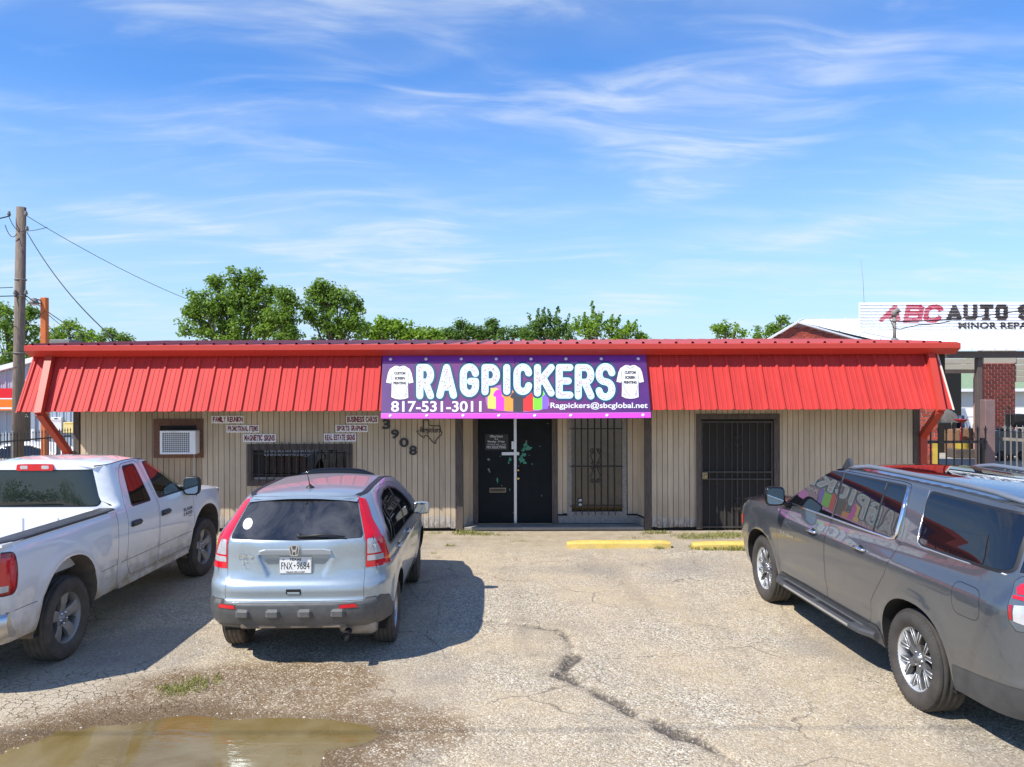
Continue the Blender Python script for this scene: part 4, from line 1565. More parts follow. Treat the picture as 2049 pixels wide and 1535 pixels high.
SW = 14.0
for ch, x0, x1, y0, y1 in LET:
    ln = glyph(ch, x0, x1, y1, y0, SW)
    L = MB()
    put_flat(L, *stroke(ln, SW + 8.2), lambda a, b: bpt(a, b, 0.006))
    lo = L.build('letter', 'print_navy', banner)
    L = MB()
    put_flat(L, *stroke(ln, SW), lambda a, b: bpt(a, b, 0.008))
    L.build('letter_rim', 'print_ice', lo)
    L = MB()
    put_flat(L, *stroke([[(a + .2, b + .3) for a, b in s] for s in ln], SW - 6.0), lambda a, b: bpt(a, b, 0.010))
    L.build('letter_face', 'print_white', lo)
    # worn-print flecks along the strokes
    fl, rs = MB(), MB()
    for s in ln:
        for (ax, ay), (bx, by) in zip(s[:-1], s[1:]):
            d = math.hypot(bx - ax, by - ay)
            for _ in range(max(1, int(d * 1.0))):
                t = random.random()
                ox, oy = random.uniform(-3.8, 3.8), random.uniform(-3.8, 3.8)
                cx_, cy_ = ax + (bx - ax) * t + ox, ay + (by - ay) * t + oy
                big = random.random() < 0.10
                rx = random.uniform(1.4, 3.4) if big else random.uniform(.7, 1.9)
                ry = random.uniform(.7, 1.3) if big else random.uniform(.5, 1.1)
                ro = random.uniform(0, 3.1) if not big else random.uniform(-.4, .4)
                poly = []
                for i in range(5):
                    a = 2 * math.pi * i / 5
                    q = random.uniform(.6, 1.1)
                    u, v = rx * q * math.cos(a), ry * q * math.sin(a)
                    poly.append((cx_ + u * math.cos(ro) - v * math.sin(ro), cy_ + u * math.sin(ro) + v * math.cos(ro)))
                put_flat(rs if big or random.random() < .45 else fl, poly, [(0, 1, 2, 3, 4)], lambda a, b, e=random.uniform(0, .0015): bpt(a, b, 0.0115 + e))
    if fl.f:
        fl.build('worn_fleck', 'print_grey', lo)
    if rs.f:
        rs.build('worn_patch', 'print_rose', lo)

SHIRT = [(.36, 0), (.5, .035), (.64, 0), (.70, .02), (.86, .10), (.93, .22), (1.0, .50), (.83, .53), (.80, .44), (.80, .72), (.81, .95), (.66, .99), (.5, 1.0), (.34, .985), (.19, .93), (.20, .72), (.20, .44),
         (.17, .53), (.0, .50), (.07, .22), (.14, .10), (.30, .02)]
for x0, x1, y0, y1, tx0 in ((772.5, 827.5, 731.5, 799.5, 787), (1233.5, 1288.5, 730, 798, 1248)):
    fm = lambda a, b: bpt(x0 + a * (x1 - x0), y0 + b * (y1 - y0), .006)
    mb = MB()
    put_flat(mb, *union([[(.5 + (p[0] - .5) * 1.03, .5 + (p[1] - .5) * 1.02) for p in SHIRT]]), fm)
    sh = mb.build('printed_shirt', 'print_black', banner)
    mb = MB()
    put_flat(mb, *union([SHIRT]), lambda a, b: bpt(x0 + a * (x1 - x0), y0 + b * (y1 - y0), .0075))
    mb.build('shirt_face', 'print_white', sh)
    mb = MB()
    f9 = lambda a, b: bpt(x0 + a * (x1 - x0), y0 + b * (y1 - y0), .009)
    put_flat(mb, *stroke([arc(.5, .0, .14, .10, 0, 180, 8)], .012), f9)
    put_flat(mb, *stroke([[(.18, .2), (.20, .42)], [(.82, .2), (.80, .42)], [(.22, .55), (.34, .78), (.5, .92)], [(.24, .85), (.36, .92)], [(.78, .6), (.73, .8), (.66, .9)], [(.76, .82), (.70, .92)]], .012), f9)
    for i, s in enumerate(('CUSTOM', 'SCREEN', 'PRINTING')):
        hw = (.205, .185, .235)[i]
        put_text(mb, s, .5 - hw, .27 + .145 * i, .5 + hw, .185 + .145 * i, f9, .06)
    mb.build('shirt_print', 'print_black', sh)
# row of coloured shirts
SM = [(.36, 0), (.5, .03), (.64, 0), (.80, .07), (.94, .27), (.80, .38), (.77, .30), (.77, .98), (.5, 1), (.23, .98), (.23, .30), (.20, .38), (.06, .27), (.20, .07)]
glow = MB()
put_flat(glow, *union([[(968, 780), (1000, 770), (1060, 772), (1095, 782), (1100, 812), (1080, 822), (1035, 826), (990, 821), (974, 812)]]), lambda a, b: bpt(a, b, .0038))
M('print_orchid', (0.34, 0.12, 0.36), .5, 0, 0)
glow.build('shirt_glow', 'print_orchid', banner)
for i, (mt, x0, x1, y0, y1) in enumerate((('shirt_yellow', 967, 1006, 776, 818), ('shirt_violet', 1071, 1104, 776, 819), ('shirt_green', 1057, 1093, 777, 820), ('shirt_magenta', 984, 1019, 779, 822),
                                          ('shirt_orange', 1001, 1035, 780, 823), ('shirt_red', 1039, 1075, 780, 823), ('shirt_black', 1018, 1056, 783, 825))):
    mb = MB()
    put_flat(mb, *union([SM]), lambda a, b: bpt(x0 + a * (x1 - x0), y0 + b * (y1 - y0), .0042 + .0002 * i))
    mb.build('coloured_shirt', mt, banner)
mb = MB()
f7 = lambda a, b: bpt(a, b, .007)
v, f, _ = text2d('817-531-3011', .022)
while f:                                   # one mesh per figure
    isl, todo = set(f[0]), True
    while todo:
        todo = [t for t in f if isl & set(t) and not set(t) <= isl]
        for t in todo:
            isl |= set(t)
    mb = MB()
    put_flat(mb, [(782.5 + 181 * q[0], 824.5 - 22 * q[1]) for q in v], [t for t in f if t[0] in isl], f7)
    ids = sorted({i for t in mb.f for i in t})
    mb.v, mb.f = [mb.v[i] for i in ids], [tuple(ids.index(i) for i in t) for t in mb.f]
    mb.build('phone_figure', 'print_white', banner)
    f = [t for t in f if t[0] not in isl]
mb = MB()
put_text(mb, 'Ragpickers@sbcglobal.net', 1101.5, 820, 1296, 805, f7, .018)
mb.build('mail_address', 'print_white', banner)

# ---- sign boards on the wall
for s, x0, y0, x1, y1, lb in (('FAMILY REUNION', 423.5, 832, 488, 847, 'white board lettered FAMILY REUNION on the tan wall'),
                              ('PROMOTIONAL ITEMS', 453.5, 850.5, 518.5, 865.5, 'white board lettered PROMOTIONAL ITEMS on the tan wall'),
                              ('MAGNETIC SIGNS', 487, 868.5, 552, 884.5, 'white board lettered MAGNETIC SIGNS over the barred office window'),
                              ('BUSINESS CARDS', 692.5, 831.5, 757, 847, 'white board lettered BUSINESS CARDS beside the purple banner'),
                              ('SPORTS GRAPHICS', 671.5, 850, 736, 864.5, 'white board lettered SPORTS GRAPHICS on the tan wall'),
                              ('REAL ESTATE SIGNS', 648, 867.5, 712.5, 883.5, 'white board lettered REAL ESTATE SIGNS over the barred office window')):
    ys = WY - 0.024
    a, b = at(x0, y1, ys), at(x1, y0, ys)
    t = thing('sign_board', lb, 'sign', ((a.x + b.x) / 2, ys, a.z), 0, 'small white lettered boards on the shop wall')
    MB().rbox(a.x, b.x, ys - .012, ys + .002, a.z, b.z, .002).build('board_face', 'white_paint', t)
    mb = MB()
    fm = lambda px, py: at(px, py, ys - .0135)
    # hand-cut wonky letters: alternate tall and narrow
    words_ = list(s)
    xs = x0 + 2.0
    wsum = sum(.55 if c == ' ' else (.45 if c == 'I' else 1) for c in words_)
    step = (x1 - x0 - 4.0) / wsum
    for i, c in enumerate(words_):
        w = step * (.55 if c == ' ' else (.45 if c == 'I' else 1))
        if c != ' ':
            j = random.uniform(-.5, .5)
            put_text(mb, c, xs + w * .02, y1 - 2.2 + j, xs + w * .98, y0 + 2.0 + j, fm, .045)
        xs += w
    mb.build('lettering', 'print_dark_red', t)

# ---- house number and the state outline
hn = thing('house_number', 'black house number 3908 stepping down the tan wall', 'house number', tuple(at(800, 911, WY - .03)))
for ch, x0, y0, x1, y1 in (('3', 765, 839.5, 781, 859), ('9', 782, 859.6, 798.5, 878), ('0', 799, 876.5, 817.5, 895), ('8', 818.5, 892, 834.3, 911)):
    v, f, _ = text2d(ch, .03)
    ys = WY - .026
    mb = MB()
    put_flat(mb, v, f, lambda a, b: at(x0 + a * (x1 - x0), y1 + b * (y0 - y1), ys - .012))
    # give it thickness along the outline
    from collections import Counter
    ed = Counter(tuple(sorted((t[i], t[(i + 1) % 3]))) for t in f for i in range(3))
    for (i, j), c in ed.items():
        if c == 1:
            q = [at(x0 + v[k][0] * (x1 - x0), y1 + v[k][1] * (y0 - y1), ys - .012) for k in (i, j)]
            mb.add([q[0], q[1], q[1] + Vector((0, .016, 0)), q[0] + Vector((0, .016, 0))], [(0, 1, 2, 3)])
    mb.build('digit', 'black_iron', hn)
TX = [(610, 120), (670, 120), (670, 178), (720, 185), (800, 185), (806, 240), (820, 258), (814, 285), (770, 325), (748, 355), (752, 385), (728, 380), (690, 340), (655, 297), (632, 290), (615, 320), (575, 295), (530, 243), (610, 243), (610, 120)]
mb = MB()
pt = [at(740 + a / 5.686, 820 + b / 5.686, WY - .033) for a, b in TX]
mb.tube(pt, .0085, 6)
tx_ = new_obj('wall_emblem', mb.mesh('wall_emblem', 'black_iron', tuple(at(860, 888, WY - .033))))
tx_.location = at(860, 888, WY - .033)
tag(tx_, 'black wire outline of a state with a name across it on the tan wall', 'wall emblem')
mb = MB()
put_text(mb, 'Ragpickers', 740 + 575 / 5.686, 820 + 280 / 5.686, 740 + 805 / 5.686, 820 + 195 / 5.686, lambda a, b: at(a, b, WY - .036), .015)
mb.build('name_lettering', 'black_iron', tx_)

# ---- window air conditioner
a, b = at(320, 909, 14.92), at(391, 862, 14.92)
acu = thing('air_conditioner', 'white window air conditioner with a square grille in the framed opening', 'air conditioner', ((a.x + b.x) / 2, 14.92, a.z))
xL, xR, zB, zT = a.x, b.x, a.z, b.z
MB().rbox(xL, xR, 14.935, 15.22, zB, zT, .008).build('casing', 'white_plastic', acu)
mb = MB()
for q in ((xL, xR, zT - .035, zT), (xL, xR, zB, zB + .035), (xL, xL + .045, zB + .035, zT - .035), (xR - .11, xR, zB + .035, zT - .035)):
    mb.rbox(q[0], q[1], 14.915, 14.934, q[2], q[3], .003)
mb.build('front_frame', 'white_paint', acu)
g0, g1, h0, h1 = xL + .045, xR - .11, zB + .035, zT - .035
mb = MB()
mb.box(g0, g1, 14.933, 14.9345, h0, h1)
mb.build('coil', 'grey_plastic', acu)
mb = MB()
for i in range(1, 13):
    x = g0 + (g1 - g0) * i / 13
    mb.box(x - .004, x + .004, 14.922, 14.93, h0, h1)
for i in range(1, 10):
    z = h0 + (h1 - h0) * i / 10
    mb.box(g0, g1, 14.9205, 14.928, z - .004, z + .004)
mb.build('grille', 'white_plastic', acu)
mb = MB()
put_text(mb, 'Frigidaire', 341, 865.6, 357, 863.4, lambda p, q_: at(p, q_, 14.913))
mb.build('name_badge', 'print_grey', acu)
dl = MB()
pa, pb_ = at(388.5, 906, WY - .05), at(387, 996, WY - .05)
dl.tube([pa, (pa + pb_) / 2 + Vector((.006, 0, 0)), pb_], .006, 6)
solo(dl, 'drain_hose', 'white_plastic', 'thin white drain hose hanging below the window air conditioner', 'hose')

# ---- yellow wheel stops
def wheel_stop(x0, x1, y, lb):
    mb = MB()
    prof = [(-.10, 0), (.10, 0), (.088, .09), (.055, .125), (-.055, .125), (-.088, .09)]
    segs = 12
    rows = []
    for i in range(segs + 1):
        x = x0 + (x1 - x0) * i / segs
        k = .85 if i in (0, segs) else 1
        rows.append([(x, y + a * k + random.uniform(-.002, .002), max(0, b * k + random.uniform(-.004, .003)) - .006) for a, b in prof + prof[:1]])
    mb.grid(rows, smooth=False, flip=True)
    mb.add(rows[0][:-1], [(0, 1, 2, 3, 4, 5)])
    mb.add(rows[-1][:-1], [(5, 4, 3, 2, 1, 0)])
    solo(mb, 'wheel_stop', 'yellow_paint', lb, 'wheel stop', 'yellow concrete wheel stops')


g = gnd(1135, 1099)
wheel_stop(g.x, gnd(1343, 1098).x, g.y + .11, 'yellow concrete wheel stop standing clear in front of the entry window')
wheel_stop(gnd(1388, 1101).x, gnd(1388, 1101).x + 1.8, gnd(1388, 1101).y + .11, 'yellow concrete wheel stop in front of the barred side door')
wheel_stop(-6.1, gnd(466, 1100).x, gnd(430, 1098).y + .1, 'yellow concrete wheel stop between the white pickup and the blue hatchback')
# ------------------------------------------------------------------ vehicle kit
def pip(pts, poly):
    """points (n,2) inside polygon"""
    x, y = pts[:, 0], pts[:, 1]
    p = np.asarray(poly)
    a, b = p, np.roll(p, -1, 0)
    ins = np.zeros(len(pts), bool)
    for (x0, y0), (x1, y1) in zip(a, b):
        if y0 == y1:
            continue
        m = (y0 > y) != (y1 > y)
        ins ^= m & (x < (x1 - x0) * (y - y0) / (y1 - y0) + x0)
    return ins


def ccw(p):
    a = sum(p[i][0] * p[(i + 1) % len(p)][1] - p[(i + 1) % len(p)][0] * p[i][1] for i in range(len(p)))
    return list(p) if a > 0 else list(p)[::-1]


def rpoly(p, r, n=5):
    """round the corners of a polygon"""
    p = ccw([tuple(q) for q in p])
    out = []
    k = len(p)
    for i in range(k):
        a, b, c = Vector(p[i - 1]), Vector(p[i]), Vector(p[(i + 1) % k])
        ri = r[i] if isinstance(r, (list, tuple)) else r
        d = min(ri, (a - b).length * .45, (c - b).length * .45)
        if d < 1e-4:
            out.append(tuple(b))
            continue
        q0, q1 = b + (a - b).normalized() * d, b + (c - b).normalized() * d
        for j in range(n + 1):
            t = j / n
            out.append(tuple(q0 * (1 - t) ** 2 + b * 2 * t * (1 - t) + q1 * t * t))
    return out


def dens(p, h):
    out = []
    k = len(p)
    for i in range(k):
        a, b = np.array(p[i], float), np.array(p[(i + 1) % k], float)
        m = max(1, int(math.ceil(np.linalg.norm(b - a) / h)))
        for j in range(m):
            out.append(tuple(a + (b - a) * j / m))
    return out


def inset(p, d):
    p = ccw(p)
    k = len(p)
    q = np.array(p)
    e = np.roll(q, -1, 0) - q
    ln = np.linalg.norm(e, axis=1, keepdims=True)
    nrm = np.stack([-e[:, 1], e[:, 0]], -1) / np.maximum(ln, 1e-9)
    m = nrm + np.roll(nrm, 1, 0)
    m = m / np.maximum(np.linalg.norm(m, axis=1, keepdims=True) ** 2 / 2, 0.35)
    return [tuple(v) for v in q + m * d]


class Part:
    def __init__(s, mat):
        s.mat = mat
        s.v, s.f, s.n = [], [], []


class Car:
    def __init__(s, name, label, cat, loc, rz):
        s.root = thing(name, label, cat, (loc[0], loc[1], 0), rz)
        s.parts = {}
        s.objs = {}

    def chart(s, outer, regions, fmap, hint, default=('body', 'paint'), holes=(), h=0.05, key='', lift=0.0, mirror=False):
        """regions: (part name, polygon, material, gap or None, lift); later ones lie over earlier ones.
        fmap(u, v) -> (n, 3); hint(P) -> rough outward directions"""
        outer = dens(ccw(outer), h)
        polys = [outer]
        segs = []
        for hp in holes:
            hp[:] = dens(ccw(hp), h)
            polys.append(hp)
        for rg in regions:
            rp_ = dens(ccw(rg[1]), h)
            inner = inset(rp_, rg[3]) if rg[3] else None
            segs.append((rg, rp_, inner))
            polys.append(rp_)
            if inner:
                polys.append(inner)
        vs, es = [], []
        for p in polys:
            k = len(vs)
            vs += [Vector(q) for q in p]
            es += [(k + i, k + (i + 1) % len(p)) for i in range(len(p))]
        o = np.array(outer)
        lo, hi = o.min(0), o.max(0)
        gx_, gy_ = np.meshgrid(np.arange(lo[0] + h * .37, hi[0], h), np.arange(lo[1] + h * .41, hi[1], h))
        gx_[1::2] += h / 2
        g = np.stack([gx_.ravel(), gy_.ravel()], -1)
        g = g[pip(g, outer)]
        allp = np.concatenate([np.array(p) for p in polys])
        if len(g):
            dmin = np.min(((g[:, None, :] - allp[None]) ** 2).sum(-1), 1)
            g = g[dmin > (0.45 * h) ** 2]
        vs += [Vector(q) for q in g]
        r = delaunay_2d_cdt(vs, es, [], 0, 1e-5)
        V = np.array([tuple(q) for q in r[0]])
        T = np.array([t for t in r[2] if len(t) == 3])
        c = V[T].mean(1)
        cls = np.where(pip(c, outer), 0, -1)
        for i, (rg, rp_, inner) in enumerate(segs):
            m = pip(c, rp_) & (cls >= 0)
            cls[m] = i + 1
            if inner:
                cls[m & ~pip(c, inner)] = -1
        for hp in holes:
            cls[pip(c, hp)] = -1
        e_ = 1e-3
        for i in sorted(set(cls[cls >= 0])):
            if i == 0:
                nm, mt, lf = default[0], default[1], lift
                kk = nm
            else:
                rg = segs[i - 1][0]
                nm, mt, lf = rg[0], rg[2], rg[4] + lift
                kk = nm + key
            t = T[cls == i]
            used, inv = np.unique(t, return_inverse=True)
            t = inv.reshape(-1, 3)
            uv = V[used]
            P = fmap(uv[:, 0], uv[:, 1])
            A = fmap(uv[:, 0] + e_, uv[:, 1]) - fmap(uv[:, 0] - e_, uv[:, 1])
            B = fmap(uv[:, 0], uv[:, 1] + e_) - fmap(uv[:, 0], uv[:, 1] - e_)
            N = np.cross(A, B)
            N /= np.maximum(np.linalg.norm(N, axis=1, keepdims=True), 1e-9)
            sg = np.sign((N * hint(P)).sum(1, keepdims=True))
            N = N * np.where(sg == 0, 1, sg)
            P = P + N * lf
            tri_n = np.cross(P[t[:, 1]] - P[t[:, 0]], P[t[:, 2]] - P[t[:, 0]])
            flip = (tri_n * N[t].mean(1)).sum(1) < 0
            t = np.where(flip[:, None], t[:, ::-1], t)
            for sgn in ((1, -1) if mirror else (1,)):
                k2 = kk if (not mirror or i == 0) else kk + ('|R' if sgn > 0 else '|L')
                p = s.parts.setdefault(k2, Part(mt))
                base = len(p.v)
                if sgn > 0:
                    p.v += P.tolist(); p.n += N.tolist(); p.f += (t + base).tolist()
                else:
                    fl = np.array([-1, 1, 1])
                    p.v += (P * fl).tolist(); p.n += (N * fl).tolist(); p.f += (t[:, ::-1] + base).tolist()

    def flush(s, names, mats, parent=None, only=None):
        """link the collected parts; names: part key -> object name, parent key"""
        for k, p in s.parts.items():
            if k in s.objs:
                continue
            nm = k.split('|')[0].split('#')[0]
            me = bpy.data.meshes.new(nm)
            me.from_pydata(p.v, [], p.f)
            me.polygons.foreach_set('use_smooth', [True] * len(p.f))
            me.normals_split_custom_set_from_vertices(p.n)
            me.materials.append(MATS[mats.get(p.mat, p.mat)])
            s.objs[k] = new_obj(nm, me, None)
        for k in s.parts:
            o = s.objs[k]
            if o.parent is None:
                pk = names.get(k.split('|')[0])
                side = ('|' + k.split('|')[1]) if '|' in k else ''
                o.parent = s.objs.get((pk or '') + side) or s.objs.get(pk) or s.root

    def mb(s, mb_, name, mat, parent=None):
        return mb_.build(name, mat, parent if parent is not None else s.root, world=False)


def tyre_wheel(car, name, x, y, sgn, R, width, rim, style, tyre_mat, rim_mat, steer=0.0, lugs=0, rim2=None):
    """a wheel at the end of an axle; sgn = side the outer face looks to"""
    w = new_obj(name, None, car.root)
    w.location = (x, y, R - 0.006)
    w.rotation_euler = (0, 0, steer)
    hw = width / 2
    ax = (sgn, 0, 0)
    prof = [(rim, -hw * .80), (rim + .012, -hw * .86), (rim + (R - rim) * .5, -hw * 1.02), (R - .035, -hw * .93), (R - .008, -hw * .78)]
    ng = 4
    for i in range(ng):
        c = -hw * .78 + hw * 1.56 * (i + .5) / ng + hw * 1.56 * .5 / ng * 0
        prof += [(R, c - hw * .15), (R, c + hw * .10), (R - .009, c + hw * .13), (R - .009, c + hw * .18)]
    prof += [(R - .004, hw * .78), (R - .035, hw * .93), (R - .06, hw * 1.0), (rim + (R - rim) * .45, hw * 1.03), (rim + (R - rim) * .30, hw * 1.015), (rim + .012, hw * .90), (rim, hw * .84), (rim - .01, hw * .80)]
    t = MB().lathe(prof, (0, 0, 0), ax, 72)
    if lugs:
        for k in range(lugs):
            a = 2 * math.pi * k / lugs
            for sd in (-1, 1):
                a2 = a + (math.pi / lugs if sd > 0 else 0)
                c, s_ = math.cos(a2), math.sin(a2)
                p = Vector((sgn * sd * hw * .90, c * (R - .028), s_ * (R - .028)))
                q = Vector((sgn * sd * hw * .60, c * (R - .010), s_ * (R - .010)))
                t.bar(p, q, .020 * R / .4, .014, (0, c, s_))
    to = t.build('tyre', tyre_mat, w, world=False)
    # barrel and lip
    d = hw * .80
    r_ = MB().lathe([(rim - .004, -d), (rim - .03, -d * .8), (rim - .035, d * .55), (rim - .018, d * .86), (rim - .006, d * 1.02), (rim + .004, d * 1.05), (rim + .006, d * .98)], (0, 0, 0), ax, 48)
    ro = r_.build('rim', rim_mat, w, world=False)
    bd = MB().lathe([(0, -.02), (rim * .62, -.02), (rim * .62, .012), (rim * .40, .03), (0, .03)], (0, 0, 0), ax, 32)
    bd.build('brake_disc', 'brake_dark', w, world=False)
    bk = MB().lathe([(rim - .036, -d * .5), (0, -d * .5)], (0, 0, 0), ax, 24)
    bk.build('wheel_back', 'brake_dark', w, world=False)
    face = d * .88

    def P(r, a, h):
        return Vector((sgn * h, r * math.cos(a), r * math.sin(a)))

    def blade(m, a0, r0, w0, h0, r1, w1, h1, th, a1=None, mid=None):
        """a spoke from radius r0 to r1"""
        a1 = a0 if a1 is None else a1
        rows = []
        st = [(r0, w0, h0, a0), (r1, w1, h1, a1)] if mid is None else [(r0, w0, h0, a0), mid, (r1, w1, h1, a1)]
        for (r, ww, hh, a) in st:
            tan = Vector((0, -math.sin(a), math.cos(a)))
            c = P(r, a, hh)
            xx = Vector((sgn, 0, 0))
            rows.append([c - tan * ww / 2 - xx * th, c - tan * ww * .5 - xx * .006, c - tan * ww * .32, c + tan * ww * .32, c + tan * ww * .5 - xx * .006, c + tan * ww / 2 - xx * th])
        m.grid(rows, smooth=False)
    if style == 'five':       # broad five-spoke
        for k in range(5):
            a = math.pi / 2 + 2 * math.pi * k / 5
            m = MB()
            blade(m, a, rim * .14, rim * .34, face - .045, rim - .02, rim * .50, face - .004, .045, None, (rim * .55, rim * .40, face - .012, a))
            m.build('spoke', rim_mat, w, world=False)
        m = MB().lathe([(0, face - .012), (rim * .14, face - .014), (rim * .16, face - .03), (rim * .30, face - .045), (rim * .30, face - .09)], (0, 0, 0), ax, 24)
    elif style == 'six':      # slim paired look of a small suv
        for k in range(6):
            a = math.pi / 2 + 2 * math.pi * k / 6
            m = MB()
            blade(m, a, rim * .16, rim * .24, face - .03, rim - .02, rim * .27, face - .006, .04)
            m.build('spoke', rim_mat, w, world=False)
        m = MB().lathe([(0, face - .006), (rim * .15, face - .010), (rim * .20, face - .03), (rim * .28, face - .04), (rim * .28, face - .08)], (0, 0, 0), ax, 24)
    else:                     # six forked spokes, grey faces with bright edges
        for k in range(6):
            a = math.pi / 2 + 2 * math.pi * k / 6
            m = MB()
            blade(m, a, rim * .15, rim * .30, face - .03, rim * .50, rim * .24, face - .012, .045)
            for sg in (-1, 1):
                blade(m, a + sg * .05, rim * .46, rim * .13, face - .013, rim - .015, rim * .17, face - .004, .045, a + sg * .27)
            sp = m.build('spoke', rim2 or rim_mat, w, world=False)
            e = MB()
            for sg in (-1, 1):
                for off in (-.075, .075):
                    e.tube([P(rim * .47, a + sg * .05 + off * 1.3, face - .008), P(rim - .016, a + sg * .27 + off * 1.05, face + .001)], .0045, 4)
            e.build('spoke_edge', rim_mat, sp, world=False)
        m = MB().lathe([(0, face + .004), (rim * .135, face + .002), (rim * .15, face - .012), (rim * .26, face - .03), (rim * .26, face - .08)], (0, 0, 0), ax, 24)
    hub = m.build('hub', rim2 or rim_mat, w, world=False)
    nl = 6 if style == 'fork' else 5
    for k in range(nl):
        a = math.pi / 2 + 2 * math.pi * (k + .5) / nl
        c = P(rim * .215, a, face - .04)
        MB().lathe([(0, .03), (.009, .028), (.011, .0)], c, ax, 8).build('wheel_nut', 'chrome', hub, world=False)
    return w


def arch_liner(car, arch, xo, xi, mat='liner_dark'):
    """the inside of a wheel opening: arch = points (y, z)"""
    for sgn in (1, -1):
        m = MB()
        rows = [[(sgn * xo(y, z), y, z) for y, z in arch], [(sgn * xi, y, z) for y, z in arch]]
        m.grid(rows, smooth=True)
        k = len(arch)
        m.add([(sgn * xi, y, z) for y, z in arch], [tuple(range(k))])
        car.mb(m, 'wheel_well', mat)


def arch_poly(yc, zc, a, b, zb, p=2.0, n=22):
    out = [(yc + a, zb)]
    for k in range(n + 1):
        t = math.pi * k / n
        c, s_ = math.cos(t), math.sin(t)
        out.append((yc + a * math.copysign(abs(c) ** (2 / p), c), zc + b * abs(s_) ** (2 / p)))
    out.append((yc - a, zb))
    return out


M('brake_dark', (0.03, 0.03, 0.03), .6, .3, .2)
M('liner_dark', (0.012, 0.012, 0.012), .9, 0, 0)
M('liner_dusty', (0.17, 0.135, 0.10), .95, 0, .3, 10)
M('tyre_clean', (0.030, 0.029, 0.028), .8, 0, .35, 9, bump=.3, bs=120, dirt=((0.16, 0.13, 0.10), -.6, .9, .35))
M('tyre_dusty', (0.040, 0.036, 0.032), .85, 0, .35, 9, bump=.3, bs=120, dirt=((0.26, 0.20, 0.145), -1.2, 1.2, .62))
M('rim_silver', (0.50, 0.51, 0.53), .35, .75, .1)
M('rim_dusty', (0.33, 0.31, 0.285), .5, .5, .25, 6)
M('rim_grey', (0.16, 0.16, 0.165), .38, .6, .1)
M('rim_bright', (0.62, 0.63, 0.64), .38, .55, .05)
M('white_car', (0.80, 0.81, 0.815), .30, 0, .02, 2, coat=1.0, spec=.5, dirt=((0.40, 0.30, 0.18), .45, 1.0, 1.0))
M('blue_car', (0.35, 0.415, 0.455), .32, .45, .05, 30, coat=.6, dirt=((0.36, 0.31, 0.25), .2, .75, .5))
M('grey_car', (0.086, 0.096, 0.108), .28, .45, .05, 30, coat=1.0, dirt=((0.33, 0.285, 0.23), .2, 1.0, .22))
M('bumper_plastic', (0.085, 0.088, 0.088), .55, 0, .25, 12, bump=.15, bs=200, dirt=((0.30, 0.25, 0.18), .2, .60, .6))
M('cladding', (0.055, 0.057, 0.06), .5, 0, .2, 10)
M('lamp_red', (0.62, 0.004, 0.014), .12, 0, .1, 8, coat=.6)
M('lamp_dark_red', (0.34, 0.004, 0.008), .12, 0, .2, 14, coat=.6)
M('lamp_clear', (0.50, 0.50, 0.51), .12, .2, .15, 22, coat=.6)
M('lamp_smoke', (0.10, 0.12, 0.14), .08, .2, .1, 10, coat=.6)
M('lamp_amber', (0.75, 0.05, 0.01), .2, 0, 0)
M('seal_black', (0.012, 0.012, 0.013), .45, 0, 0)
M('satin_silver', (0.45, 0.49, 0.52), .42, .35, .03)
M('rail_metal', (0.24, 0.27, 0.31), .35, .5, .03)
M('trim_silver', (0.60, 0.62, 0.64), .22, .8, 0)
M('dirty_chrome', (0.72, 0.73, 0.75), .14, 1, .05, dirt=((0.40, 0.32, 0.21), .45, .80, .8))
glass_mat('pickup_back_glass', None, (0.012, 0.016, 0.016))
M('seat_cloth', (0.10, 0.11, 0.105), .9, 0, .1)
M('dash_grey', (0.19, 0.20, 0.19), .7, 0, .1)
M('bed_liner', (0.60, 0.60, 0.58), .55, 0, .12, 3)
M('plate_white', (0.74, 0.74, 0.72), .45, 0, .03)


def taper(u, L, n):
    t = np.clip(u / L, 0, 1)
    return np.maximum(1 - t ** n, 1e-4) ** (1 / n)


def flare(y, z, yc, zc, r0, amt, w=.10):
    r = np.hypot(y - yc, z - zc)
    return amt * np.exp(-((r - r0) / w) ** 2)


XH = lambda P: np.stack([np.ones(len(P)), np.zeros(len(P)), np.zeros(len(P))], -1)
YB = lambda P: np.stack([np.zeros(len(P)), -np.ones(len(P)), np.zeros(len(P))], -1)
YF = lambda P: np.stack([np.zeros(len(P)), np.ones(len(P)), np.zeros(len(P))], -1)
ZU = lambda P: np.stack([np.zeros(len(P)), np.zeros(len(P)), np.ones(len(P))], -1)


def side_map(W):
    return lambda u, v: np.stack([W(u, v), np.asarray(u, float), np.asarray(v, float)], -1)


def back_map(Rf):
    return lambda u, v: np.stack([np.asarray(u, float), Rf(u, v), np.asarray(v, float)], -1)


def top_map(Z):
    return lambda u, v: np.stack([np.asarray(u, float), np.asarray(v, float), Z(u, v)], -1)


def surf_point(W, y, z, sgn=1, lift=0.0):
    x = float(W(np.array([y]), np.array([z]))[0])
    return Vector((sgn * (x + lift), y, z))


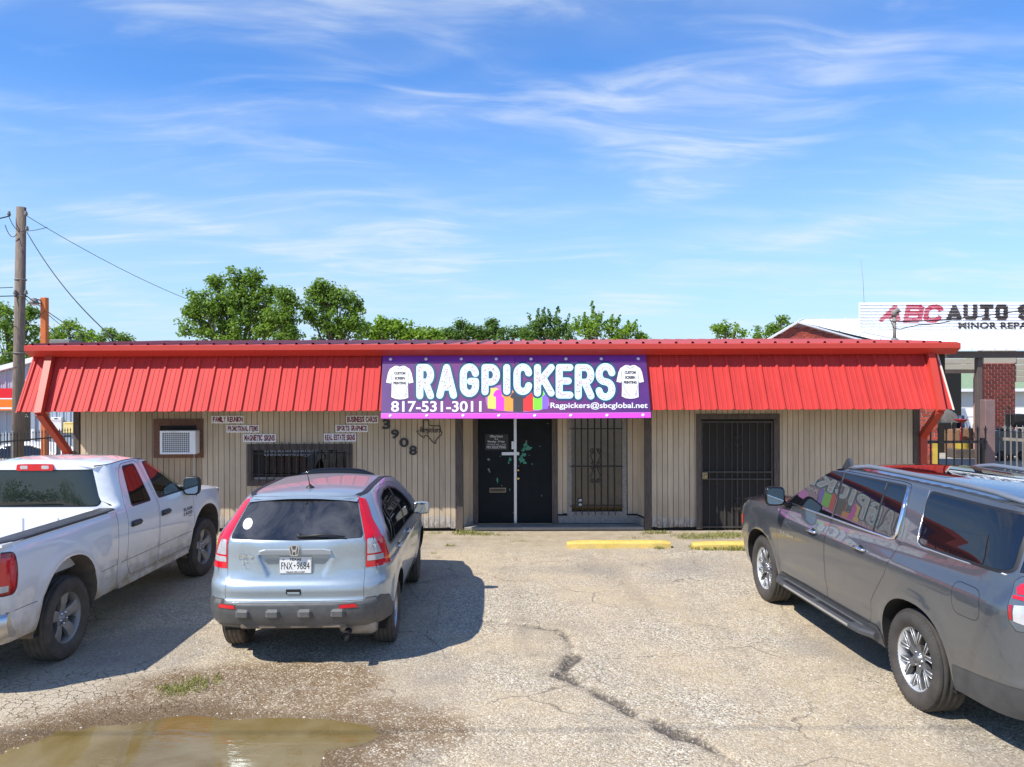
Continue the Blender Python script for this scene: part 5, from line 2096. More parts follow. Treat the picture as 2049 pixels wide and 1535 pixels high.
def mirror_housing(car, o, sgn, mat, size, face_mat='mirror_face'):
    """door mirror: o = middle of the glass, which looks backwards (-Y)"""
    w, h, d = size
    m = MB()
    rows = []
    for k, (sc_, dy) in enumerate(((.86, 0), (1.0, .01), (1.0, d * .35), (.86, d * .75), (.45, d), (.05, d * 1.02))):
        ring = []
        for i in range(20):
            a = 2 * math.pi * i / 20
            c, s_ = math.cos(a), math.sin(a)
            p = 2 / 4.2
            ring.append(Vector((o[0] + sgn * w / 2 * sc_ * math.copysign(abs(c) ** p, c), o[1] + dy + .03 * c * sgn * 0, o[2] + h / 2 * sc_ * math.copysign(abs(s_) ** p, s_))))
        rows.append(ring + ring[:1])
    m.grid(rows, smooth=True, flip=sgn > 0)
    ho = car.mb(m, 'door_mirror', mat)
    g = MB()
    ring = [Vector((o[0] + w / 2 * .84 * math.copysign(abs(math.cos(2 * math.pi * i / 20)) ** (2 / 4.2), math.cos(2 * math.pi * i / 20)), o[1] + .004,
                    o[2] + h / 2 * .84 * math.copysign(abs(math.sin(2 * math.pi * i / 20)) ** (2 / 4.2), math.sin(2 * math.pi * i / 20)))) for i in range(20)]
    g.add(ring, [tuple(range(20))])
    g.build('mirror_glass', face_mat, ho, world=False)
    return ho


M('mirror_face', (0.50, 0.55, 0.57), .02, 1, 0)


def handle(car, p, L, mat, sgn, parent, tilt=0.0):
    m = MB()
    x = p.x
    pts = [Vector((x + sgn * .004, p.y - L / 2, p.z)), Vector((x + sgn * .030, p.y - L * .38, p.z + .002)), Vector((x + sgn * .034, p.y, p.z + .004)),
           Vector((x + sgn * .030, p.y + L * .38, p.z + .002)), Vector((x + sgn * .004, p.y + L / 2, p.z))]
    m.tube(pts, [.010, .015, .016, .015, .010], 8)
    h_ = m.build('door_handle', mat, parent, world=False)
    c = MB()
    c.lathe([(0, .0016), (.03, .0016), (.034, .0008)], (x, p.y, p.z), (sgn, 0, 0), 18)
    c.build('handle_cup', 'seal_black', parent, world=False)
    return h_
# ------------------------------------------------------------------ the pale blue hatchback suv (seen from behind)
MATS['paint_blue'] = MATS['blue_car']
cv = Car('compact_suv', 'light blue compact suv seen from behind with tall red tail lights and a rear wiper', 'car', (-2.15, 8.72), R_(1.4))
c_yr = pchip([.30, .40, .46, .60, .655, .675, .70, .79, .83, .88, 1.0, 1.15, 1.245, 1.27, 1.40, 1.52, 1.60, 1.66, 1.72],
             [-.74, -.84, -.90, -.935, -.935, -.905, -.905, -.915, -.895, -.855, -.840, -.833, -.825, -.805, -.705, -.60, -.515, -.44, -.36])
c_yf = pchip([.25, .40, .55, .70, .85, .95, 1.1], [3.40, 3.55, 3.59, 3.57, 3.48, 3.38, 3.2])
c_w0 = pchip([.25, .38, .50, .65, .80, .92, .99, 1.05, 1.12, 1.20, 1.27, 1.40, 1.52, 1.60, 1.66], [.80, .865, .895, .912, .915, .908, .900, .895, .884, .872, .852, .782, .715, .665, .61])
c_ap = pchip([1.0, 1.10, 1.30, 1.5, 1.60, 1.70], [2.45, 2.32, 2.02, 1.72, 1.55, 1.40])      # windscreen line
CN, CL = 4.6, .80


def cW(y, z):
    y, z = np.asarray(y, float), np.asarray(z, float)
    w = c_w0(z)
    w = w + flare(y, z, 0, .36, .41, .018, .07) + flare(y, z, 2.62, .36, .41, .020, .07)
    w = w + .006 * np.exp(-((z - (.955 - .012 * y)) / .018) ** 2)
    w = w * taper((c_yr(z) + CL) - y, CL, CN)
    fr = np.where(z > 1.04, c_ap(np.maximum(z, 1.0)) + .60, c_yf(z))
    return w * taper(y - (fr - .9), .9, 4.5)


def cR(x, z):
    x, z = np.asarray(x, float), np.asarray(z, float)
    q = np.clip(np.abs(x) / c_w0(z), 0, .999)
    y = c_yr(z) + CL - CL * (1 - q ** CN) ** (1 / CN)
    # recess for the number plate, boss for the trim bar
    hw = .355 - .10 * np.clip((1.10 - z) / .2, 0, 1)
    rec = sstep(hw + .015, hw - .020, np.abs(x)) * sstep(.885, .915, z) * sstep(1.125, 1.095, z)
    y = y + .034 * rec
    y = y - .012 * sstep(.50, .30, np.abs(x)) * sstep(1.0, 1.06, z) * sstep(1.26, 1.2, z)
    # scooped lower flanks of the tailgate
    y = y + .012 * sstep(.36, .62, np.abs(x) + (z - .9) * .5) * sstep(.86, .95, z) * sstep(1.2, 1.05, z) * sstep(.78, .69, np.abs(x))
    return y


tq = 2 ** (-1 / CN)
zr = np.concatenate([np.linspace(.40, .66, 7), np.linspace(.68, .90, 10), np.linspace(.95, 1.62, 14)])
edge_y = lambda z: float(c_yr(z) + CL * (1 - tq))
edge_x = lambda z: float(c_w0(z) * tq)
c_zt = pchip([-.6, -.40, .2, .9, 1.35, 1.60], [1.585, 1.612, 1.645, 1.648, 1.615, 1.575])
side = [(edge_y(z), z) for z in zr if z < 1.60]
ys_top = np.linspace(edge_y(1.61), 1.56, 16)
side += [(y, float(c_zt(y))) for y in ys_top]
side += [(float(c_ap(z)) + .02, z) for z in (1.5, 1.4, 1.3, 1.2, 1.12, 1.06)]
side += [(y, 1.03 - .17 * ((y - 2.45) / .9) ** 1.5) for y in np.linspace(2.5, 3.28, 8)]
side += [(float(c_yf(z)) - .09, z) for z in (.80, .7, .55, .42, .33)]
arr = arch_poly(0, .36, .415, .415, .25, 2.1)
arf = arch_poly(2.62, .36, .415, .415, .25, 2.1)
dlo_top = [(1.42, 1.42), (1.18, 1.51), (.85, 1.565), (.45, 1.58), (.10, 1.545), (-.18, 1.46), (-.38, 1.33), (-.47, 1.22)]
dlo = [(1.86, 1.085)] + dlo_top + [(-.48, 1.165), (-.43, 1.13), (-.2, 1.125), (.8, 1.105)]
fw = rpoly([(1.80, 1.10), (1.42, 1.40), (1.18, 1.49), (.88, 1.545), (.88, 1.118)], .03)
rw_ = rpoly([(.78, 1.12), (.80, 1.550), (.45, 1.563), (.10, 1.528), (-.02, 1.30), (-.06, 1.14)], .03)
qw = rpoly([(-.10, 1.142), (-.05, 1.31), (.05, 1.50), (-.18, 1.445), (-.37, 1.318), (-.455, 1.215), (-.46, 1.17), (-.42, 1.146)], .02)
fdoor = rpoly([(1.98, .42), (1.98, 1.06), (1.72, 1.24), (1.42, 1.50), (1.15, 1.585), (.83, 1.615), (.81, .40)], .06)
rdoor = rpoly([(.80, .40), (.82, 1.615), (.45, 1.625), (.05, 1.585), (-.10, 1.32), (-.13, 1.05), (.10, .93), (.36, .72), (.48, .40)], .06)
lampS = [(edge_y(1.60), 1.60), (edge_y(1.60) + .035, 1.585), (edge_y(1.42) + .05, 1.42), (edge_y(1.28) + .085, 1.27), (edge_y(1.15) + .17, 1.12), (edge_y(1.0) + .22, 1.0), (edge_y(.965) + .21, .968)] + \
    [(edge_y(z) - .001, z) for z in (.968, 1.05, 1.15, 1.25, 1.35, 1.45, 1.55)]
bumpS = [(edge_y(.40) - .01, .40)] + [(edge_y(z) - .001, z) for z in (.42, .48, .56, .62)] + [(edge_y(.66), .665), (edge_y(.69) + .04, .695), (-.62, .66), (-.50, .56), (-.43, .54), (-.42, .40)]
sillS = [(.41, .33), (.43, .42), (.6, .435), (2.0, .435), (2.19, .42), (2.21, .33)]
cv.chart(side, [('rear_door', rdoor, 'paint_blue', .004, 0), ('front_door', fdoor, 'paint_blue', .004, 0),
                ('window_trim', rpoly(dlo, .03), 'seal_black', None, .002),
                ('front_window', fw, 'dark_glass', None, .001), ('rear_window', rw_, 'dark_glass', None, .001), ('quarter_window', qw, 'dark_glass', None, .001),
                ('tail_light', lampS, 'lamp_red', None, .004),
                ('reverse_lens', [(edge_y(1.1) - .01, 1.10), (edge_y(1.1) + .06, 1.10), (edge_y(1.24) + .012, 1.245), (edge_y(1.24) - .01, 1.245)], 'lamp_clear', None, .006),
                ('signal_lens', [(edge_y(1.03) - .01, 1.03), (edge_y(1.03) + .09, 1.03), (edge_y(1.08) + .08, 1.082), (edge_y(1.08) - .01, 1.082)], 'lamp_clear', None, .006),
                ('bumper', bumpS, 'bumper_plastic', None, .004), ('sill', sillS, 'cladding', None, .006)],
         side_map(cW), XH, ('body', 'paint_blue'), [arr, arf], .048, '', 0, True)
cv.chart(side, [], side_map(cW), XH, ('inner_shell', 'liner_dark'), [arr, arf], .12, '', -.03, True)
# rear face
zz_ = [z for z in zr if z < 1.63]
rear = [(edge_x(z), z) for z in zz_] + [(-edge_x(z), z) for z in zz_[::-1]]
rear[len(zz_):len(zz_)] = [(.46, 1.652), (.25, 1.664), (0, 1.668), (-.25, 1.664), (-.46, 1.652)]
gate = [(-.672, .668), (.672, .668), (.674, 1.20), (.655, 1.28), (.60, 1.44), (.552, 1.58), (.535, 1.625), (0, 1.64), (-.535, 1.625), (-.552, 1.58), (-.60, 1.44), (-.655, 1.28), (-.674, 1.20)]
glass = rpoly([(-.640, 1.258), (0, 1.245), (.640, 1.258), (.648, 1.285), (.595, 1.44), (.548, 1.575), (.53, 1.602), (0, 1.622), (-.53, 1.602), (-.548, 1.575), (-.595, 1.44), (-.648, 1.285)], .03)
RG = [('tailgate', gate, 'paint_blue', .003, 0), ('rear_glass', glass, 'dusty_glass', .003, .001),
      ('bumper', [(edge_x(z) + .0, z) for z in (.40, .45, .5, .58, .64)] + [(edge_x(.69), .69), (.70, .690), (.66, .662), (-.66, .662), (-.70, .690), (-edge_x(.69), .69)] + [(-edge_x(z), z) for z in (.64, .58, .5, .45, .40)], 'bumper_plastic', None, .004)]
for sg in (1, -1):
    inner = [(.678, .968), (.680, 1.20), (.66, 1.285), (.605, 1.445), (.558, 1.58), (.545, 1.618)]
    lp = [(sg * x, z) for x, z in inner] + [(sg * edge_x(z), z) for z in (1.60, 1.5, 1.4, 1.3, 1.2, 1.1, 1.0, .968)]
    RG.append(('tail_light#' + ('r' if sg > 0 else 'l'), lp, 'lamp_red', None, .004))
    RG.append(('reverse_lens#' + ('r' if sg > 0 else 'l'), rpoly([(sg * .690, 1.100), (sg * .690, 1.245), (sg * .745, 1.245), (sg * .83, 1.10)], .010), 'lamp_clear', None, .006))
    RG.append(('signal_lens#' + ('r' if sg > 0 else 'l'), rpoly([(sg * .690, 1.030), (sg * .690, 1.082), (sg * .83, 1.082), (sg * .83, 1.030)], .008), 'lamp_clear', None, .006))
    rx = (.44, .62) if sg > 0 else (.56, .74)
    RG.append(('reflector#' + ('r' if sg > 0 else 'l'), [(sg * rx[0], .605), (sg * rx[1], .612), (sg * (rx[1] - .03), .648), (sg * (rx[0] + .01), .640)], 'lamp_red', None, .010))
cv.chart(rear, RG, back_map(cR), YB, ('body', 'paint_blue'), [], .042)
cv.chart(rear, [], back_map(cR), YB, ('inner_shell', 'liner_dark'), [], .12, '', -.04)
# roof
yy = np.linspace(-.50, 1.56, 20)
we = lambda y: float(cW(np.array([max(y, -.40)]), np.array([float(c_zt(max(y, -.40)))]))[0]) * (1.0 if y > -.42 else .985)
roofp = [(we(y), y) for y in yy] + [(.3, 1.68), (0, 1.72), (-.3, 1.68)] + [(-we(y), y) for y in yy[::-1]] + [(-.3, -.535), (0, -.545), (.3, -.535)]
wev = pchip(np.linspace(-.55, 1.75, 24), [we(y) for y in np.linspace(-.55, 1.75, 24)])


def cZ(x, y):
    x, y = np.asarray(x, float), np.asarray(y, float)
    q = np.clip(np.abs(x) / wev(y), 0, 1)
    return c_zt(y) + .052 * (1 - q ** 2.2) - .03 * sstep(-.38, -.55, y) - .02 * sstep(1.5, 1.75, y)


railr = lambda sg: [(sg * (we(y) - .008), y) for y in np.linspace(-.40, 1.40, 12)] + [(sg * (we(y) - .062), y) for y in np.linspace(1.38, -.40, 12)]
cv.chart(roofp, [('roof_strip#r', railr(1), 'black_plastic', None, .006), ('roof_strip#l', railr(-1), 'black_plastic', None, .006)], top_map(cZ), ZU, ('body', 'paint_blue'), [], .06)
# windscreen, bonnet, nose
m = MB()
rows = []
for z in np.linspace(1.04, 1.60, 7):
    w_ = float(c_w0(z)) * .975
    rows.append([(w_ * t, float(c_ap(z)) + -.01 + .08 * (1 - t * t), z + .02 * (1 - t * t)) for t in np.linspace(-1, 1, 11)])
m.grid(rows, flip=True)
cv.mb(m, 'windscreen', 'dark_glass')
m = MB()
rows = []
for y in np.linspace(2.20, 3.45, 10):
    zt_ = 1.03 - .17 * max(0, (y - 2.45) / .9) ** 1.5
    w_ = float(cW(np.array([min(y, 3.2)]), np.array([min(zt_, 1.03)]))[0]) - .004
    rows.append([(w_ * t, y + .1 * (1 - t * t) * (y > 3.3), zt_ + .06 * (1 - abs(t) ** 3)) for t in np.linspace(-1, 1, 11)])
m.grid(rows)
cv.mb(m, 'bonnet', 'paint_blue')
m = MB()
rows = []
for z in np.linspace(.30, .88, 8):
    w_ = .80 * float(c_w0(z))
    rows.append([(w_ * t, float(c_yf(z)) - .088 * abs(t) ** 2.5 - .005, z) for t in np.linspace(-1, 1, 11)])
m.grid(rows, flip=True)
cv.mb(m, 'front_bumper', 'paint_blue')
MBX = MB().box(-.6, .6, -.5, 3.2, .30, .36)
cv.mb(MBX, 'underbody', 'liner_dark')
cv.flush({'front_window': 'front_door', 'rear_window': 'rear_door', 'rear_glass': 'tailgate'}, {})
for nm, ar in (('r', arr), ('f', arf)):
    arch_liner(cv, ar, lambda y, z: float(cW(np.array([y]), np.array([max(z, .3)]))[0]) - .004, .58)
for (x, y) in ((.785, 0), (-.785, 0), (.785, 2.62), (-.785, 2.62)):
    tyre_wheel(cv, 'wheel', x, y, 1 if x > 0 else -1, .355, .225, .232, 'six', 'tyre_dusty', 'rim_silver', R_(2) if y > 1 else 0)
gate_o = cv.objs['tailgate']
YR = lambda x, z, l=0.0: Vector((x, float(cR(np.array([x]), np.array([z]))[0]) - l, z))
# plate, trim bar, badges, wiper, notch
m = MB()
c = YR(0, 1.005)
m.rbox(-.160, .160, c.y - .020, c.y - .006, .918, 1.092, .004)
cv.mb(m, 'plate_frame', 'trim_silver', gate_o)
m = MB().rbox(-.152, .152, c.y - .024, c.y - .019, .926, 1.084, .002)
po = cv.mb(m, 'number_plate', 'plate_white', gate_o)
yp = c.y - .0255
pm = lambda a, b: (a, yp, b)
m = MB()


def car_text(m, s, x0, z0, x1, z1, f, bold=0.0, spacing=1.0):
    v, fc, _ = text2d(s, bold, spacing)
    pts = [Vector(f(x0 + (x1 - x0) * p[0], z0 + (z1 - z0) * p[1])) for p in v]
    m.add(pts, fc)


car_text(m, 'FNX', -.138, .964, -.028, 1.034, pm, 0)
car_text(m, '9684', .012, .964, .138, 1.034, pm, 0)
car_text(m, 'TEXAS', -.058, 1.050, .058, 1.074, pm, .035)
car_text(m, '*', -.128, 1.046, -.104, 1.070, pm, .03)
m.add([(-.018, yp, 1.003), (-.008, yp, 1.012), (.002, yp, 1.004), (-.006, yp, .988)], [(0, 1, 2, 3)])
car_text(m, '*McDAVID.COM*', -.095, .931, .095, .946, pm, .02)
cv.mb(m, 'plate_lettering', 'print_black', po)
m = MB()
bar = [(-.365, 1.112), (.365, 1.112), (.352, 1.150), (.30, 1.166), (-.30, 1.166), (-.352, 1.150)]
rows = []
for k, (l, ins) in enumerate(((-.004, 1.0), (.020, .99), (.026, .94))):
    zc = 1.139
    rows.append([YR(x * (ins if abs(x) > .3 else ins), zc + (z - zc) * ins, 0) + Vector((0, -l, 0)) for x, z in bar + bar[:1]])
m.grid(rows, smooth=False, flip=False)
m.add(rows[-1][:-1], [tuple(range(6))])
for f_ in range(len(m.f)):
    pass
cv.mb(m, 'trim_bar', 'satin_silver', gate_o)
yb_ = YR(0, 1.16).y - .030
m = MB()
ring = [(-.046, 1.205), (-.050, 1.185), (-.040, 1.115), (-.028, 1.105), (.028, 1.105), (.040, 1.115), (.050, 1.185), (.046, 1.205), (.034, 1.212), (-.034, 1.212)]
m.prism(ring, (0, yb_, 0), Vector((1, 0, 0)), Vector((0, 0, 1)), Vector((0, -1, 0)), -.006, .006)
bo = cv.mb(m, 'emblem', 'trim_silver', gate_o)
m = MB()
for q in ([(-.036, 1.200), (-.040, 1.184), (-.032, 1.122), (-.022, 1.116), (-.022, 1.150)], [(.036, 1.200), (.040, 1.184), (.032, 1.122), (.022, 1.116), (.022, 1.150)],
          [(-.020, 1.202), (.020, 1.202), (.012, 1.168), (-.012, 1.168)], [(-.010, 1.144), (.010, 1.144), (.014, 1.116), (-.014, 1.116)]):
    m.prism(q, (0, yb_, 0), Vector((1, 0, 0)), Vector((0, 0, 1)), Vector((0, -1, 0)), .006, .0075)
cv.mb(m, 'emblem_recess', 'cladding', bo)
m = MB()
fb = lambda a, b: tuple(YR(a, b, .014))
car_text(m, 'CR-V', -.575, 1.078, -.405, 1.112, fb, .04)
cv.mb(m, 'badge', 'trim_silver', gate_o)
TXO = [(610, 120), (670, 120), (670, 178), (720, 185), (800, 185), (806, 240), (820, 258), (814, 285), (770, 325), (748, 355), (752, 385), (728, 380), (690, 340), (655, 297), (632, 290), (615, 320), (575, 295), (530, 243), (610, 243)]
m = MB()
tp = [((a - 675) / 290 * .085 - .49, (250 - b) / 265 * .078 + 1.022) for a, b in TXO]
v2, tf = union([tp])
m.add([YR(a, b, .016) for a, b in v2], tf)
cv.mb(m, 'state_badge', 'trim_silver', gate_o)
m = MB()
c = YR(-.005, .765)
m.rbox(-.075, .075, c.y - .004, c.y + .01, .738, .795, .01)
cv.mb(m, 'handle_notch', 'seal_black', gate_o)
m = MB().rbox(-.06, .06, c.y - .0055, c.y - .001, .742, .762, .004)
cv.mb(m, 'notch_lip', 'paint_blue', gate_o)
m = MB()
P0 = YR(.03, 1.283, .022)
P1 = YR(.48, 1.278, .028)
m.tube([P0, P0 * .5 + P1 * .5 + Vector((0, -.012, .018)), P1], [.014, .013, .007], 8)
m.lathe([(0, .03), (.022, .026), (.026, .006), (.026, 0)], YR(.03, 1.283, 0), (0, -1, .5), 14)
cv.mb(m, 'rear_wiper', 'black_plastic', gate_o)
m = MB()
m.tube([YR(.045, 1.575, -.01), YR(.045, 1.575, .02) + Vector((0, 0, -.01))], .012, 8)
cv.mb(m, 'washer_nozzle', 'black_plastic', gate_o)
gl = MB()
sc_c = YR(-.50, 1.375, .004)
gl.add([YR(-.505 + .050 * math.cos(i * .449), 1.392 + .050 * math.sin(i * .449), .004) for i in range(14)], [tuple(range(14))])
cv.mb(gl, 'round_sticker', 'print_white', cv.objs['rear_glass'])
for x in (-.485, -.195, .115, .43):
    m = MB()
    c = YR(x, .555)
    m.rbox(x - .072, x + .072, c.y - .032, c.y + .03, .505, .605, .026)
    cv.mb(m, 'bumper_pad', 'bumper_plastic', cv.objs['bumper'])
m = MB().rbox(-.52, .50, -.885, -.80, .40, .45, .01)
cv.mb(m, 'valance', 'liner_dusty', cv.objs['bumper'])
m = MB().tube([(.50, -.55, .33), (.50, -.80, .33), (.51, -.95, .335)], [.036, .036, .042], 14, caps=False)
ex_ = cv.mb(m, 'exhaust_pipe', 'brake_dark')
cv.mb(MB().tube([(.50, -.60, .33), (.505, -.935, .335)], [.034, .037], 12), 'pipe_bore', 'liner_dark', ex_)
m = MB().lathe([(0, -.12), (.10, -.11), (.125, -.05), (.125, .2), (.1, .25), (0, .25)], (.52, -.64, .40), (1, 0, 0), 18)
cv.mb(m, 'muffler', 'rim_dusty')
# aerial and sunroof deflector
zr0 = float(cZ(0, -.18))
m = MB().lathe([(.045, -.004), (.042, .010), (.022, .022), (.008, .036), (0, .036)], (.0, -.18, zr0), (0, 0, 1), 16)
m.tube([(0, -.18, zr0 + .02), (-.012, -.30, zr0 + .20)], [.006, .0035], 6)
cv.mb(m, 'aerial', 'black_plastic')
m = MB()
rows = []
for x in np.linspace(-.47, .47, 15):
    b = (1 - (abs(x) / .47) ** 4)
    z = float(cZ(x, 1.28))
    rows.append([(x, 1.40 + .03 * b, z - .005), (x, 1.33 + .02 * b, z + .055 * b + .005), (x, 1.27, z + .060 * b + .005), (x, 1.25, z + .045 * b), (x, 1.26, z - .005)])
m.grid(rows)
cv.mb(m, 'sunroof_deflector', 'black_gloss')
for sg in (1, -1):
    k = '|R' if sg > 0 else '|L'
    handle(cv, surf_point(cW, .08, 1.02, sg), .17, 'trim_silver', sg, cv.objs['rear_door' + k])
    handle(cv, surf_point(cW, .98, 1.01, sg), .17, 'trim_silver', sg, cv.objs['front_door' + k])
    p = surf_point(cW, 1.62, 1.14, sg)
    MBm = MB().tube([p + Vector((-sg * .03, .03, -.02)), p + Vector((sg * .10, .02, .0))], [.03, .02], 8)
    cv.mb(MBm, 'mirror_arm', 'black_plastic')
    mirror_housing(cv, (sg * 1.015, 1.60, 1.185), sg, 'paint_blue', (.215, .155, .12))
    # silver bead added as the crease's highlight; trim bead round the glass
    m = MB()
    m.tube([surf_point(cW, y, .965 - .012 * y, sg, .001) for y in np.linspace(-.60, 2.15, 24)], .006, 5)
    cv.mb(m, 'crease_highlight', 'trim_silver')
    m = MB()
    pts = [surf_point(cW, y, z, sg, .003) for y, z in dens(rpoly(dlo, .03), .06)]
    m.tube(pts + pts[:1], .006, 5)
    cv.mb(m, 'bright_bead', 'cladding')
# ------------------------------------------------------------------ the long dark grey suv at the right
sb = Car('large_suv', 'long dark grey suv with running boards and silver forked wheels', 'car', (4.40, 6.94), R_(3.6))
s_yr = pchip([.30, .45, .62, .66, .80, 1.0, 1.35, 1.5, 1.85, 1.95], [-1.18, -1.27, -1.32, -1.31, -1.30, -1.285, -1.26, -1.22, -1.08, -1.0])
s_yf = pchip([.25, .45, .70, .95, 1.10, 1.2], [4.22, 4.38, 4.42, 4.40, 4.34, 4.2])
s_w0 = pchip([.30, .42, .55, .80, 1.0, 1.12, 1.155, 1.20, 1.25, 1.31, 1.36, 1.50, 1.65, 1.78, 1.85, 1.90], [.93, .965, .99, 1.018, 1.026, 1.024, 1.017, .998, .972, .948, .936, .890, .840, .790, .752, .70])
s_ap = pchip([1.1, 1.25, 1.36, 1.5, 1.65, 1.78, 1.90], [3.25, 2.98, 2.76, 2.50, 2.22, 1.98, 1.78])
SN, SL = 5.2, .78


def sW(y, z):
    y, z = np.asarray(y, float), np.asarray(z, float)
    w = s_w0(z)
    w = w + flare(y, z, 0, .42, .50, .012, .07) + flare(y, z, 3.407, .42, .50, .016, .07)
    w = w - .010 * np.exp(-((z - .62) / .05) ** 2) * sstep(.5, .8, y) * sstep(3.0, 2.7, y)
    w = w * (1 - .007 * np.clip(1.7 - y, 0, 4) ** 2) * taper((s_yr(z) + SL) - y, SL, SN)
    fr = np.where(z > 1.27, s_ap(np.maximum(z, 1.1)) + .75, s_yf(z))
    return w * taper(y - (fr - .9), .9, 6.0)


s_bow = lambda z: 1 - .007 * (1.7 - (s_yr(z) + SL * (1 - 2 ** (-1 / SN)))) ** 2


def sR(x, z):
    q = np.clip(np.abs(np.asarray(x, float)) / (s_w0(z) * s_bow(z)), 0, .999)
    return s_yr(z) + SL - SL * (1 - q ** SN) ** (1 / SN)


tq2 = 2 ** (-1 / SN)
sey = lambda z: float(s_yr(z) + SL * (1 - tq2))
sex = lambda z: float(s_w0(z) * s_bow(z) * tq2)
s_zt = pchip([-1.2, -.9, 0, 1.2, 1.7, 2.0], [1.835, 1.850, 1.872, 1.870, 1.845, 1.795])
zrs = np.concatenate([np.linspace(.34, 1.2, 12), np.linspace(1.24, 1.83, 12)])
side2 = [(sey(z), z) for z in zrs if z < 1.83] + [(y, float(s_zt(y))) for y in np.linspace(sey(1.835), 1.93, 20)]
side2 += [(float(s_ap(z)) + .02, z) for z in (1.72, 1.6, 1.5, 1.4, 1.31)]
hoodz = lambda y: 1.265 - .10 * max(0, (y - 2.9) / 1.4) ** 2
side2 += [(y, hoodz(y)) for y in np.linspace(2.95, 4.15, 8)] + [(float(s_yf(z)) - .13, z) for z in (1.05, .9, .7, .5, .36)]
a_r = arch_poly(0, .42, .495, .485, .30, 2.35)
a_f = arch_poly(3.407, .42, .495, .485, .30, 2.35)
fd = rpoly([(2.86, .50), (2.86, 1.30), (2.60, 1.50), (2.25, 1.74), (1.95, 1.822), (1.66, 1.845), (1.60, 1.35), (1.60, .50)], .05)
rd = rpoly([(1.59, .50), (1.59, 1.35), (1.65, 1.845), (.60, 1.862), (.40, 1.855), (.28, 1.40), (.40, 1.05), (.66, .74), (.72, .50)], .06)
gl_f = rpoly([(2.70, 1.365), (2.52, 1.50), (2.20, 1.72), (1.93, 1.795), (1.665, 1.805), (1.60, 1.365)], .03)
gl_r = rpoly([(1.56, 1.365), (1.615, 1.808), (.80, 1.815), (.775, 1.37)], .03)
gl_r2 = rpoly([(.745, 1.37), (.765, 1.816), (.50, 1.816), (.44, 1.70), (.40, 1.37)], .03)
dlo2 = [(2.80, 1.335), (2.55, 1.52), (2.22, 1.745), (1.95, 1.815), (1.64, 1.825), (.46, 1.836), (.40, 1.72), (.355, 1.36)]
gl_q = rpoly([(.03, 1.40), (.10, 1.818), (-1.01, 1.797), (-1.045, 1.415), (-.95, 1.395)], .06)
dq = rpoly([(.055, 1.375), (.125, 1.838), (-1.035, 1.815), (-1.075, 1.40), (-.97, 1.37)], .07)
lampL = [(sey(1.38) - .06, 1.38), (-1.11, 1.385), (-1.075, 1.34), (-1.085, 1.20), (-1.11, 1.06), (-1.15, 1.0), (sey(1.0) - .06, 1.0)]
fuel = rpoly([(-.54, 1.23), (-.86, 1.22), (-.88, .98), (-.56, .98)], .09)
lowR = [(sey(.34) - .06, .33), (sey(.5) - .06, .5), (sey(.60) - .06, .60), (-.95, .585), (-.52, .55), (-.50, .34)]
sill2 = [(.50, .34), (.515, .46), (.60, .515), (2.80, .515), (2.89, .46), (2.91, .34)]
sb.chart(side2, [('rear_door', rd, 'grey_car', .0045, 0), ('front_door', fd, 'grey_car', .0045, 0), ('window_trim', rpoly(dlo2, .05), 'seal_black', None, .002),
                 ('quarter_trim', dq, 'seal_black', None, .001),
                 ('front_window', gl_f, 'dark_glass', None, .001), ('rear_window', gl_r, 'dark_glass', None, .001), ('rear_door_light', gl_r2, 'dark_glass', None, .001),
                 ('quarter_window', gl_q, 'dark_glass', None, .004),
                 ('pillar_glass', [(sey(1.40) - .001, 1.405), (-1.09, 1.405), (-1.055, 1.81), (sey(1.81) - .001, 1.81)] + [(sey(z) - .001, z) for z in (1.75, 1.65, 1.55, 1.48)], 'dark_glass', .003, .002),
                 ('fuel_flap', fuel, 'grey_car', .004, 0), ('tail_light', lampL, 'lamp_smoke', .004, .004),
                 ('lower_bumper', lowR, 'cladding', None, .003), ('sill', sill2, 'cladding', None, .006),
                 ('side_marker', rpoly([(4.05, 1.0), (4.05, .87), (4.13, .87), (4.13, 1.0)], .01), 'lamp_amber', None, .004),
                 ('headlight', rpoly([(4.02, 1.19), (3.90, 1.13), (4.05, 1.08), (4.24, 1.08), (4.24, 1.17)], .02), 'lamp_smoke', .003, .003)],
         side_map(sW), XH, ('body', 'grey_car'), [a_r, a_f], .055, '', 0, True)
sb.chart(side2, [], side_map(sW), XH, ('inner_shell', 'liner_dark'), [a_r, a_f], .14, '', -.03, True)
zq_ = [z for z in zrs if z < 1.83]
rear2 = [(sex(z), z) for z in zq_] + [(.55, 1.865), (.3, 1.88), (0, 1.885), (-.3, 1.88), (-.55, 1.865)] + [(-sex(z), z) for z in zq_[::-1]]
RG2 = [('tailgate', rpoly([(-.74, .70), (.74, .70), (.76, 1.30), (.70, 1.84), (-.70, 1.84), (-.76, 1.30)], .05), 'grey_car', .004, 0),
       ('rear_glass', rpoly([(-.72, 1.36), (.72, 1.36), (.66, 1.80), (-.66, 1.80)], .06), 'dark_glass', .003, .001),
       ('lower_bumper', [(-1.05, .30), (1.05, .30), (1.05, .60), (-1.05, .60)], 'cladding', None, .003)]
for sg in (1, -1):
    k = 'r' if sg > 0 else 'l'
    RG2 += [('tail_light#' + k, [(sg * .77, 1.0), (sg * .78, 1.38)] + [(sg * sex(z), z) for z in (1.38, 1.3, 1.2, 1.1, 1.0)], 'lamp_smoke', .004, .004),
            ('red_lens#' + k, [(sg * .79, 1.22), (sg * .79, 1.35), (sg * 1.0, 1.34), (sg * 1.0, 1.21)], 'lamp_red', None, .006),
            ('clear_lens#' + k, [(sg * .79, 1.04), (sg * .79, 1.19), (sg * 1.0, 1.19), (sg * 1.0, 1.05)], 'lamp_clear', None, .006)]
